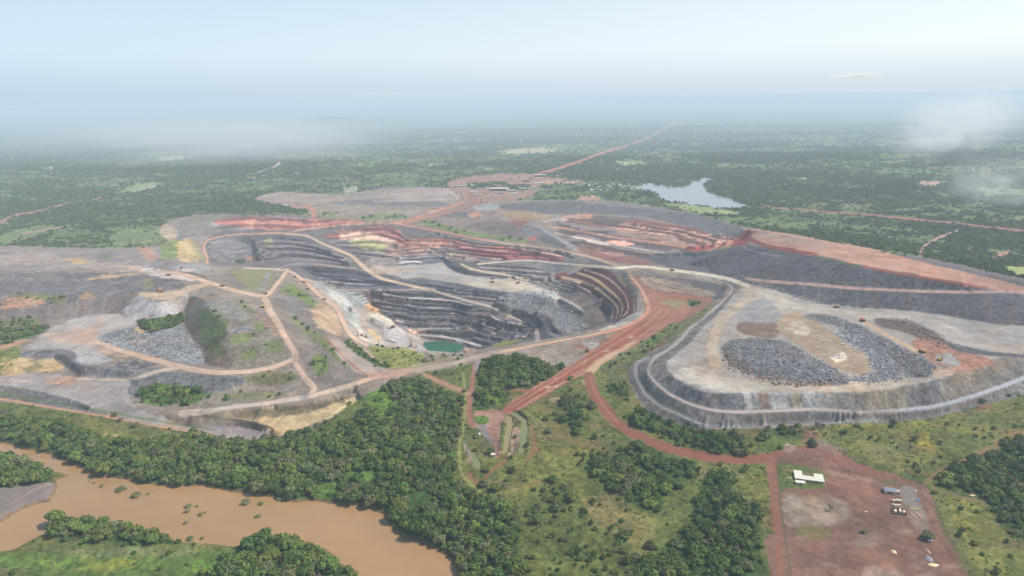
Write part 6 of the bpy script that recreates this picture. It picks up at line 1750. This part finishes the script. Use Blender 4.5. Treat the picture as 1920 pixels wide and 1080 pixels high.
heap('rubble_heap', 1674, 832.5, 5.0, 2.4, 1.0, MHEAP, 'pale heap on the grass slope north of the compound', 7)
heap('rubble_heap', 1823, 930, 4.0, 1.6, .7, MHEAP, 'pale patch heap beside the track to the east wood', 8)
heap('rubble_heap', 1717, 921, 1.4, 1.4, 1.0, MW, 'little white heap at the upper right of the concrete pad', 9)
p = spot(1721, 939); bm = kit(); bx(bm, (0, 0, .5), (3.6, 2.4, 1.2), .3, (.6, .5)); o = done('tarpaulin', bm, MTARP); o.location = p; put(o, None, 'blue tarpaulin thrown over goods at the right edge of the concrete pad', 'tarpaulin')

def make_car(label, p, rz_, name='parked_car'):
    t = root(name, label, 'car', p, rz_)
    bm = kit(); prism(bm, [(-2.3, .45), (2.3, .45), (2.35, .95), (1.2, 1.1), (.6, 1.75), (-1.6, 1.8), (-2.3, 1.15)], -.92, .92); done('body', bm, MCAR, t)
    bm = kit(); prism(bm, [(.66, 1.68), (1.12, 1.14), (-2.1, 1.16), (-1.62, 1.72)], -.94, .94); done('window_band', bm, MDK, t)
    for x in (-1.45, 1.45):
        for y in (-.85, .85):
            bm = kit(); cyl(bm, (x, y - .13, .42), (x, y + .13, .42), .42, 12); done('wheel', bm, MTY, t)
    return t
pa = spot(1744, 1017)
make_car('white car parked in the shade of the round olive tree', pa + np.array((0, 0, .05)), 0.15)
make_car('white car parked on the yard beside the track to the settling ponds', spot(898.5, 815), math.radians(120))
p = spot(925, 857)
hut = root('small_hut', 'small pale roofed hut at the south end of the bare yard, by the dark tree', 'hut', p, .2)
bm = kit(); bx(bm, (0, 1.5, 1.1), (4.4, 3.4, 2.6)); done('wall', bm, MWALL, hut)
bm = kit(); bx(bm, (0, 1.5, 2.55), (5.4, 4.4, .16), 0, (.97, .95)); done('roof', bm, MROOF, hut)
bm = kit(); bx(bm, (0.4, -.25, .95), (1.0, .12, 2.0)); done('door', bm, MDOOR, hut)
# compound fence: posts with rails
def fence(name, seq, label, sp=9.0, h=2.0):
    W_ = [spot(*q) for q in seq]; t = root(name, label, 'fence', W_[0]); k = 0
    for a, b in zip(W_[:-1], W_[1:]):
        n = max(1, int(np.linalg.norm((b - a)[:2]) / sp))
        for i in range(n):
            q = a + (b - a) * i / n; q2 = a + (b - a) * (i + 1) / n
            q[2] = ground_z(q[0], q[1]); q2[2] = ground_z(q2[0], q2[1])
            bm = kit(); cyl(bm, tuple(q - W_[0] + (0, 0, -.3)), tuple(q - W_[0] + (0, 0, h)), .11, 5); done('post', bm, MST, t)
            bm = kit()
            for hz_ in (.6, 1.2, 1.8): cyl(bm, tuple(q - W_[0] + (0, 0, hz_)), tuple(q2 - W_[0] + (0, 0, hz_)), .035, 3)
            done('wire_panel', bm, MST, t)
    return t
fence('wire_fence', [(1456, 866), (1500, 868), (1560, 880), (1620, 892), (1680, 901), (1722, 908)], 'long wire fence along the north side of the red compound')
fence('wire_fence', [(1456, 866), (1460, 905), (1466, 960), (1473, 1010), (1484, 1078)], 'long wire fence down the west side of the red compound')
fence('wire_fence', [(1722, 908), (1735, 950), (1756, 1000), (1790, 1050), (1806, 1078)], 'wire fence down the east side of the red compound')
for k, (px, py, wh) in enumerate(((1466, 867, 'at the north west corner'), (1532, 872, 'north of the camp building'), (1615, 890, 'at the middle of the north side'), (1691, 903, 'north of the shed'), (1706, 906, 'near the north east corner'))):
    q = spot(px, py); t = root('lamp_post', 'tall thin lamp post ' + wh + ' of the compound', 'lamp post', q)
    bm = kit(); cyl(bm, (0, 0, -.3), (0, 0, 8.0), .14, 6, .09); done('pole', bm, MST, t)
    bm = kit(); bx(bm, (.5, 0, 8.0), (1.2, .25, .15)); done('lamp_head', bm, MGAL, t)

# ------------------------------------------------------------------ machines of the mine
def make_truck(name, label, p, rz_, loaded, group=None, mat=None):
    mat = mat or MYEL
    t = root(name, label, 'truck', p, rz_, group)
    bm = kit(); bx(bm, (0, 0, 1.6), (9.0, 2.6, .8)); bx(bm, (3.9, 0, 2.1), (1.4, 4.4, 1.0)); done('chassis', bm, MST, t)
    bm = kit(); bx(bm, (3.3, 1.05, 3.4), (1.9, 1.9, 1.8), 0, (.85, .9)); done('cab', bm, mat, t)
    bm = kit(); bx(bm, (3.95, 1.05, 3.6), (.9, 1.7, .8)); done('windscreen', bm, MDK, t)
    bm = kit(); prism(bm, [(-4.9, 3.4), (-3.9, 2.3), (1.9, 2.2), (2.4, 4.2), (4.6, 4.5), (4.6, 4.7), (2.2, 4.6), (-4.9, 4.3)], -2.6, 2.6); done('tray', bm, mat, t)
    if loaded:
        bm = kit(); bx(bm, (-1.2, 0, 4.6), (5.6, 4.2, 1.3), 0, (.45, .4)); done('load', bm, MGRHEAP, t)
    for x, ys_ in ((3.1, (-2.15, 2.15)), (-2.6, (-2.2, -1.3, 1.3, 2.2))):
        for y in ys_:
            bm = kit(); cyl(bm, (x, y - .4, 1.3), (x, y + .4, 1.3), 1.3, 14); w = done('wheel', bm, MTY, t)
            bm = kit(); cyl(bm, (x, y - .44, 1.3), (x, y + .44, 1.3), .6, 8); done('rim', bm, mat, w)
    return t
T0 = make_truck('haul_truck', 'x', (0, 0, 0), 0, True); T1 = make_truck('haul_truck', 'x', (0, 0, 0), 0, False)
TR = [ # px, py, px ahead, py ahead, loaded, label
 (418, 537, 440, 545, 1, 'haul truck coming down the pale road right of the tipping platform junction'),
 (498, 552, 485, 549, 1, 'haul truck just above the road junction between the green slopes'),
 (493, 577, 497, 560, 0, 'haul truck below the road junction, climbing the wide road south of it'),
 (553, 520, 545, 512, 1, 'topmost haul truck of the three on the west pit road'),
 (569.5, 530, 560, 522, 1, 'second haul truck from the top on the west pit road'),
 (577, 543, 572, 548, 0, 'haul truck parked on the verge between the upper trucks of the west pit road'),
 (608.5, 562.5, 600, 556, 1, 'lowest haul truck on the west pit road'),
 (1260, 508, 1290, 511, 1, 'haul truck crossing on the pale road to the right hand dump'),
 (1617, 603, 1640, 612, 0, 'white topped haul truck at the head of the tan track on the right hand dump'),
 (1729, 661, 1700, 648, 1, 'haul truck at the lower end of the tan track on the right hand dump'),
 (1568, 577, 1600, 580, 1, 'haul truck far back on the right hand dump under the grey face'),
 (302, 548, 320, 546, 0, 'haul truck backed up on the white tipping platform, right of its pair'),
 (298, 545, 290, 548, 0, 'haul truck on the white tipping platform, left of its pair'),
 (316, 517, 330, 516, 0, 'haul truck on the pale pad above the grey face, left of the junction'),
 (895, 492, 905, 490, 0, 'truck at the turning where the pale road meets the pit wall'),
 (924, 523, 934, 524, 1, 'upper of the two trucks side by side on the pale pit floor'),
 (923, 530, 933, 530, 0, 'lower of the two trucks side by side on the pale pit floor'),
 (963, 521, 973, 523, 1, 'truck waiting left of the shovel on the pale pit floor'),
 (971, 531.5, 980, 530, 0, 'truck with a pale cab below the shovel on the pale pit floor'),
 (744, 607, 735, 609, 1, 'truck below the drill on the upper pale working bench by the green lake'),
 (737, 614, 745, 615, 0, 'truck in the middle of the pale working bench by the green lake'),
 (1164, 555, 1150, 548, 0, 'x')]
TR = TR[:-1]
MWT = make_truck('haul_truck', 'x', (0, 0, 0), 0, False, mat=MOR)
for k, (px, py, ax, ay, ld, lb) in enumerate(TR):
    p = spot(px, py); q = spot(ax, ay)
    copy_thing(MWT if k in (8, 14, 18) else (T0 if ld else T1), p + np.array((0, 0, .1)), heading(p, q), lb, 'haul trucks of the mine', 1.0 if py > 500 else 0.95)
for t in (T0, T1, MWT):
    for c in list(t.children_recursive): bpy.data.objects.remove(c)
    bpy.data.objects.remove(t)

def make_shovel(name, label, p, rz_, s=1.0, mat=None):
    mat = mat or MYEL
    t = root(name, label, 'excavator', p, rz_); t.scale = (s, s, s)
    for y in (-1.8, 1.8):
        bm = kit(); prism(bm, [(-2.8, .4), (-2.4, 0), (2.4, 0), (2.8, .4), (2.4, 1.1), (-2.4, 1.1)], y - .4, y + .4); done('track', bm, MTY, t)
    bm = kit(); bx(bm, (-.9, 0, 2.4), (4.6, 3.6, 2.2), 0, (.95, .95)); done('house', bm, mat, t)
    bm = kit(); bx(bm, (1.5, 1.1, 2.7), (1.6, 1.3, 2.0), 0, (.85, .9)); done('cab', bm, MDK, t)
    bm = kit(); cyl(bm, (1.2, -.2, 2.4), (5.4, -.2, 5.4), .42, 6, .3); done('boom', bm, mat, t)
    bm = kit(); cyl(bm, (5.4, -.2, 5.4), (7.2, -.2, 2.2), .3, 6, .22); a = done('stick', bm, mat, t)
    bm = kit(); bx(bm, (7.1, -.2, 1.4), (1.6, 1.9, 1.5), 0, (.6, .9)); done('bucket', bm, MST, a)
    return t
def make_drill(name, label, p, rz_, s=1.0):
    t = root(name, label, 'drill rig', p, rz_); t.scale = (s, s, s)
    for y in (-1.6, 1.6):
        bm = kit(); prism(bm, [(-2.6, .4), (-2.2, 0), (2.2, 0), (2.6, .4), (2.2, 1.0), (-2.2, 1.0)], y - .35, y + .35); done('track', bm, MTY, t)
    bm = kit(); bx(bm, (-.4, 0, 2.0), (5.2, 3.0, 1.9)); done('body', bm, MST, t)
    bm = kit(); bx(bm, (2.0, 1.0, 2.7), (1.4, 1.2, 1.9)); done('cab', bm, MW, t)
    bm = kit()
    for x in (-.45, .45):
        for y in (-.45, .45): cyl(bm, (2.9 + x, -.4 + y, .6), (2.9 + x, -.4 + y, 13.5), .13, 4)
    for k in range(12): bx(bm, (2.9, -.4, 1 + k * 1.1), (1.0, 1.0, .12))
    done('mast', bm, MST, t)
    return t
make_shovel('excavator', 'big excavator digging at the pale blasted rock on the pit floor', spot(985, 523), 0.4, 1.3)
make_shovel('excavator', 'excavator by the pile of white rock on the pit floor, below the east benches', spot(1034, 544), 2.6, 1.2)
make_shovel('excavator', 'excavator left of the pair at the foot of the greenish white slope', spot(678, 630), 0.5, 1.2, MOR)
make_shovel('excavator', 'excavator right of the pair at the foot of the greenish white slope', spot(686, 633), 2.8, 1.2)
make_shovel('excavator', 'small excavator beside the drill on the lower working bench by the lake', spot(777, 653), 0.9, 1.0, MOR)
make_shovel('excavator', 'excavator standing on the bank right of the green lake', spot(872, 661), 2.2, 1.1, MOR)
make_shovel('excavator', 'excavator on the right hand dump by the grey gravel pad', spot(1761, 676), 0.6, 1.1)
make_shovel('excavator', 'excavator at the far end of the pale pad, left dumps', spot(341, 503), 0.6, 1.0)
make_drill('drill_rig', 'tall drill rig at the left end of the lower working bench, above the grass ledge', spot(707, 648), 0.4, 1.0)
make_drill('drill_rig', 'tall mast drill rig beside the upper left corner of the green lake', spot(770, 650), 1.2, 1.15)
make_drill('drill_rig', 'drill rig on the top corner of the upper working bench, near the dark benches', spot(740, 600), 1.6, 1.0)
make_drill('drill_rig', 'thin mast drill rig on the near shore of the green lake', spot(851, 666), 1.0, .9)
make_drill('drill_rig', 'drill rig at the far left of the working benches, under the greenish slope', spot(671, 631), 2.0, .8)
def pickup(px, py, label, rz_=0.0):
    t = root('pickup_truck', label, 'pickup', spot(px, py), rz_)
    bm = kit(); prism(bm, [(-2.6, .5), (2.6, .5), (2.6, 1.1), (1.4, 1.2), (.9, 1.85), (-.4, 1.85), (-.6, 1.15), (-2.6, 1.15)], -.95, .95); done('body', bm, MCAR, t)
    bm = kit(); prism(bm, [(.93, 1.75), (1.3, 1.22), (-.5, 1.22), (-.36, 1.76)], -.97, .97); done('window_band', bm, MDK, t)
    for x in (-1.6, 1.6):
        for y in (-.85, .85):
            bm = kit(); cyl(bm, (x, y - .15, .45), (x, y + .15, .45), .45, 10); done('wheel', bm, MTY, t)
pickup(673, 639, 'white pickup on the road at the foot of the west pit road', .8)
pickup(725, 643, 'white pickup alone on the orange stained strip of the working bench')
pickup(1084, 626, 'white pickup on the ledge above the rubble slope, near the rim road', .4)
pickup(1110, 646, 'white pickup by the grey pad beside the broad red road')
pickup(1581, 646, 'white pickup on the tan ground of the right hand dump')
pickup(812, 667, 'pale pickup on the rim beside the brown cut by the green lake', .5)
pickup(1574, 577, 'white pickup right of the haul truck under the grey face of the dump')
pickup(866, 664, 'white pickup on the bank left of the excavator by the green lake')

# boulders and blasted blocks: too many to count, kept as one mass each
def boulders(name, polys, n, r0, r1, mat, label):
    bm = kit()
    for s, share in polys:
        p = np.array(pts(s)); lo = p.min(0); hi = p.max(0); k = 0
        while k < n * share:
            q = RNG.uniform(lo, hi)
            if inside_distance(np.array([q[0]]), np.array([q[1]]), p)[0] < RNG.normal(0, 3.0): continue
            g = at(q[0], q[1], 0.0); w = spot(q[0], q[1]) if k % 8 == 0 else None
            if w is not None: base = w; bq = q
            else:
                d = at(q[0], q[1], base[2]) ; w = np.array((d[0], d[1], ground_z(d[0], d[1])))
            r = min(r0 * RNG.lognormal(0.25, 0.5), r1 * 1.5)
            bx(bm, (w[0], w[1], w[2] + r * .2), (r * RNG.uniform(.7, 1.4), r * RNG.uniform(.7, 1.3), r * RNG.uniform(.6, 1.1)), RNG.uniform(0, 3.1), (RNG.uniform(.4, .9), RNG.uniform(.4, .9)), RNG.uniform(-.2, .2) * r)
            k += 1
    o = done(name, bm, mat); return put(o, 'stuff', label)
MB1 = flat_mat('dark_blasted_rock', (148, 147, 150), 0.95, 0.1, 0.5, 0.12)
MB2 = flat_mat('white_blasted_rock', (206, 208, 210), 0.95, 0.1, 0.25, 0.2)
boulders('rock_piles', [('1356,650 1400,632 1440,634 1480,643 1530,672 1590,700 1700,704 1690,714 1590,720 1500,718 1430,706 1380,690', .5), ('1505,592 1600,608 1700,658 1752,682 1748,702 1700,708 1650,662 1570,615', .3), ('1560,622 1620,638 1670,662 1690,704 1600,714 1640,696 1620,660', .2)], 5600, 0.75, 1.9, MB1, 'heaps of loose dark rock tipped in rows on the right hand dump')
MB3 = flat_mat('brown_blasted_rock', (134, 116, 104), 0.95, 0.1, 0.5, 0.12)
boulders('brown_rock', [('1352,652 1362,648 1385,680 1430,703 1500,716 1560,722 1500,722 1420,710 1370,690', .5), ('1640,598 1700,602 1740,616 1780,640 1790,655 1750,645 1700,625', .3), ('1660,650 1720,672 1745,690 1720,705 1690,690', .2)], 1300, 0.9, 2.2, MB3, 'brownish loose rock fringing the grey piles on the right hand dump')
boulders('blasted_rock', [('935,560 1020,556 1050,575 1090,600 1095,612 1060,622 1030,592 960,574', .8), ('240,622 330,602 380,655 380,682 280,664 200,640', .2)], 2200, 1.0, 3.0, MB1, 'loose grey blasted rock lying on the pit shelf and the left dump')
boulders('white_rock', [('266,505 290,503 300,508 283,511', .4), ('1036,538 1050,536 1052,544 1040,545', .25), ('975,517 992,516 994,522 978,523', .2), ('1555,668 1588,662 1588,676', .15)], 200, 1.0, 2.4, MB2, 'pale broken rock lying in small piles about the mine')

# ------------------------------------------------------------------ plant and villages
def shed(name, label, px, py, L_, W_, H_, rz_, wall, roofm, cat='building', group=None, openings=0, gable=1.2):
    p = spot(px, py); t = root(name, label, cat, p, rz_, group)
    bm = kit(); bx(bm, (0, W_ / 2, H_ / 2 - .5), (L_, W_, H_ + 1)); done('wall', bm, wall, t)
    bm = kit(); y0, y1 = -.6, W_ + .6
    a = [bm.verts.new(v) for v in ((-L_ / 2 - .5, y0, H_), (L_ / 2 + .5, y0, H_), (L_ / 2 + .5, W_ / 2, H_ + gable), (-L_ / 2 - .5, W_ / 2, H_ + gable), (-L_ / 2 - .5, y1, H_), (L_ / 2 + .5, y1, H_))]
    bm.faces.new((a[0], a[1], a[2], a[3])); bm.faces.new((a[3], a[2], a[5], a[4])); bm.faces.new((a[0], a[3], a[4])); bm.faces.new((a[1], a[5], a[2])); bm.faces.new((a[0], a[4], a[5], a[1]))
    done('roof', bm, roofm, t)
    for k in range(openings):
        bm = kit(); bx(bm, (-L_ / 2 + L_ * (k + .5) / openings, -.05, H_ * .42), (L_ / openings * .62, .3, H_ * .7)); done('bay_door', bm, MDK, t)
    return t
shed('processing_plant', 'long white roofed plant hall with dark open bays, centre of the red plant area', 936, 358, 84, 22, 10, -.08, MST, MW, openings=7, gable=3)
shed('plant_hall', 'white block joined to the right end of the long plant hall', 951, 358.5, 14, 20, 12, -.08, MW, MW, gable=1)
shed('workshop', 'low white roofed workshop right of the plant hall', 961, 359.5, 40, 14, 6, -.05, MWALL, MW, openings=3)
shed('workshop', 'low pale roofed workshop in front of the plant hall', 935, 363, 44, 10, 5, -.05, MWALL, MGAL, openings=3)
shed('warehouse', 'white warehouse in the clearing right of the red highway', 1012, 331.5, 66, 18, 9, -.05, MDK, MW, openings=4, gable=2)
shed('warehouse', 'low white warehouse nearer the plant, in the trees right of the highway', 1010, 345.5, 48, 14, 6, -.05, MWALL, MW, gable=2)
shed('workshop', 'grey roofed workshop at the right end of the plant area', 983, 356, 50, 18, 7, -.1, MWALL, MGAL, openings=2)
shed('workshop', 'long pale workshop, left end of the plant area', 858, 351, 40, 12, 6, .05, MWALL, MGAL, openings=2)
shed('workshop', 'pale roofed workshop just right of the leftmost plant workshop', 870, 350, 26, 12, 6, -.2, MWALL, MGAL)
shed('workshop', 'small white workshop alone in the upper plant area', 885, 349.5, 15, 12, 6, -.2, MWALL, MW)
shed('workshop', 'pale workshop with a red brown yard, left of the plant hall', 889, 361, 34, 12, 5, .1, MWALL, MROOF)
shed('workshop', 'small rusty roofed workshop behind the plant hall', 932, 348.5, 34, 12, 6, -.05, MWALL, MRUST)
shed('workshop', 'slanting pale roofed shed below the right side of the plant hall', 965, 364, 36, 10, 5, .35, MWALL, MROOF)
shed('workshop', 'dark roofed shed at the tree edge above the plant', 986, 341, 34, 12, 6, -.05, MST, MST)
shed('warehouse', 'low white store beside the red highway above the village', 1061, 345, 22, 10, 5, 0, MWALL, MW)
shed('camp_building', 'white roofed building at the wood edge by the pale north dump', 535, 387, 17, 9, 6, .2, MWALL, MW)
# crusher tower
p = spot(829, 350)
t = root('crusher_tower', 'dark crusher tower with a conveyor at the edge of the pale north dump', 'tower', p)
bm = kit(); bx(bm, (0, 0, 9), (9, 9, 20), 0, (.8, .8)); done('frame', bm, MST, t)
bm = kit(); bx(bm, (0, 0, 20), (10, 7, 4)); done('hopper', bm, MRUST, t)
bm = kit(); cyl(bm, (0, 0, 17), (-48, 4, 1), 1.2, 5); done('conveyor', bm, MST, t)
for k, (px, py) in enumerate(((893, 366), (901, 367), (905, 362), (925, 367.5), (955, 368), (973, 352), (1001, 352), (916, 370), (990, 368.5), (898, 356), (913, 354), (1035, 336), (973, 372), (1046, 331), (955, 346), (922, 345))):
    shed('plant_store', 'small ' + ('grey', 'white', 'rusty')[k % 3] + ' roofed store ' + ('left of the plant hall' if px < 915 else 'in front of the plant hall' if (py > 362 and px < 970) else 'behind the plant hall' if px < 965 else 'right of the plant hall'), px, py, RNG.uniform(10, 20), RNG.uniform(7, 11), 4, RNG.uniform(-.4, .4), MWALL, (MGAL, MW, MRUST)[k % 3], group='small stores of the plant area')
def village(boxes, n, label, group):
    for k in range(n):
        x0, y0, x1, y1 = boxes[k % len(boxes)]
        px = RNG.uniform(x0, x1); py = RNG.uniform(y0, y1)
        shed('village_house', label.replace('house', ('grey', 'white', 'rusty', 'grey')[k % 4] + ' roofed house', 1), px, py, RNG.uniform(9, 15), RNG.uniform(7, 9), 3.5, RNG.uniform(-.6, .6), MWALL, (MGAL, MW, MRUST, MGAL)[k % 4], 'house', group, gable=1.6)
village([(1085, 342, 1120, 352), (1100, 350, 1190, 358), (1040, 325, 1090, 330), (1150, 345, 1185, 352)], 56, 'small house of the village between the plant and the reservoir', 'houses of the village by the reservoir')
village([(462, 326, 500, 336), (500, 322, 560, 332)], 44, 'small pale house of the village on the far left plain', 'houses of the far left village')
village([(1185, 284, 1270, 296)], 30, 'small pale house of the far village right of the highway', 'houses of the far right village')
village([(1140, 226, 1250, 232)], 18, 'tiny pale house of the farthest village at the end of the highway', 'houses of the farthest village')
shed('camp_building', 'isolated white store beside the red highway beyond the plant', 1108, 306, 30, 14, 6, 0, MWALL, MW)
# ------------------------------------------------------------------ air
def box_mesh(name, lo, hi):
    (x0, y0, z0), (x1, y1, z1) = lo, hi
    v = [(x0, y0, z0), (x1, y0, z0), (x1, y1, z0), (x0, y1, z0), (x0, y0, z1), (x1, y0, z1), (x1, y1, z1), (x0, y1, z1)]
    f = [(3, 2, 1, 0), (4, 5, 6, 7), (0, 1, 5, 4), (1, 2, 6, 5), (2, 3, 7, 6), (3, 0, 4, 7)]
    me = bpy.data.meshes.new(name); me.from_pydata(v, [], f); me.update()
    o = bpy.data.objects.new(name, me); SC.collection.objects.link(o)
    return o
hz = box_mesh('haze', (-52000, -400, -140), (52000, 49500, 404))
hm = bpy.data.materials.new('thin_haze'); hm.use_nodes = True
nt = hm.node_tree; nt.nodes.clear()
o = nt.nodes.new('ShaderNodeOutputMaterial'); pv = nt.nodes.new('ShaderNodeVolumePrincipled')
pv.inputs['Color'].default_value = HAZE_COLOR + (1,)
pv.inputs['Density'].default_value = HAZE_DENSITY
pv.inputs['Anisotropy'].default_value = 0.0
nt.links.new(pv.outputs[0], o.inputs['Volume'])
hz.data.materials.append(hm)
put(hz, 'stuff', 'pale blue haze lying over the whole plain')
# ------------------------------------------------------------------ wisps of low cloud drifting over the plain
def mist(name, px, py, dist, w, h, dep, dens, label, seed, scale=1.6):
    d = ray(px, py); p = d / d[1] * dist + np.array((0, 0, CAM_H))
    me = bpy.data.meshes.new(name); bm = bmesh.new(); bmesh.ops.create_icosphere(bm, subdivisions=3, radius=1.0); bm.to_mesh(me); bm.free()
    o_ = bpy.data.objects.new(name, me); SC.collection.objects.link(o_)
    o_.location = tuple(p); o_.scale = (w / 2, dep / 2, h / 2)
    m = bpy.data.materials.new(name + '_vapour'); m.use_nodes = True; t = m.node_tree; t.nodes.clear()
    out = t.nodes.new('ShaderNodeOutputMaterial'); v = t.nodes.new('ShaderNodeVolumePrincipled')
    co = t.nodes.new('ShaderNodeTexCoord')
    ln = t.nodes.new('ShaderNodeVectorMath'); ln.operation = 'LENGTH'; t.links.new(co.outputs['Object'], ln.inputs[0])
    mp = t.nodes.new('ShaderNodeVectorMath'); mp.operation = 'ADD'; mp.inputs[1].default_value = (seed * 3.1, seed * 1.7, seed)
    t.links.new(co.outputs['Object'], mp.inputs[0])
    n = noise_node(t, mp.outputs[0], scale, 4, 0.6)
    f = mth(t, 'SUBTRACT', 1.0, ln.outputs['Value'], True)
    e = mth(t, 'MULTIPLY', mth(t, 'SUBTRACT', n, 0.40, True), mth(t, 'POWER', f, 1.3))
    e = mth(t, 'MULTIPLY', e, dens * 6.0)
    t.links.new(e, v.inputs['Density']); v.inputs['Color'].default_value = (1, 1, 1, 1); v.inputs['Anisotropy'].default_value = 0.1
    t.links.new(v.outputs[0], out.inputs['Volume'])
    m.cycles.volume_sampling = 'EQUIANGULAR' if False else 'MULTIPLE_IMPORTANCE'
    me.materials.append(m)
    return put(o_, 'stuff', label)
mist('mist', 1795, 226, 3000, 560, 300, 500, 0.0085, 'white wisp of low cloud hanging over the plain at the upper right', 1, 2.2)
mist('mist', 1745, 262, 2800, 420, 190, 400, 0.0080, 'lower tail of the white wisp of low cloud at the upper right', 4, 2.4)
mist('mist', 1860, 205, 3400, 520, 260, 500, 0.0050, 'thin veil of cloud trailing up from the white wisp at the upper right', 9, 2.0)
mist('mist', 1872, 345, 2500, 480, 260, 400, 0.0050, 'faint grey wisp of mist near the right edge over the forest', 2, 2.0)
mist('mist', 400, 262, 4800, 3300, 360, 1800, 0.0022, 'long thin bank of mist over the plain at the left', 3, 1.0)
mist('cloud', 1606, 141, 9000, 900, 110, 500, 0.02, 'thin small bright cloud low in the sky at the right', 5)
mist('cloud', 745, 174, 14000, 3400, 150, 900, 0.0014, 'thin greyish streak of cloud on the skyline left of centre', 6)
fm = mist('mist', 960, 230, 13500, 60000, 380, 22000, 0.0, 'broad pale haze bank lying low over the far plain', 7)
fm.location.z = 200
t = fm.data.materials[0].node_tree
for n_ in list(t.nodes):
    if n_.bl_idname not in ('ShaderNodeOutputMaterial', 'ShaderNodeVolumePrincipled'): t.nodes.remove(n_)
v = next(n_ for n_ in t.nodes if n_.bl_idname == 'ShaderNodeVolumePrincipled')
v.inputs['Density'].default_value = 0.000085; v.inputs['Color'].default_value = HAZE_COLOR + (1,)
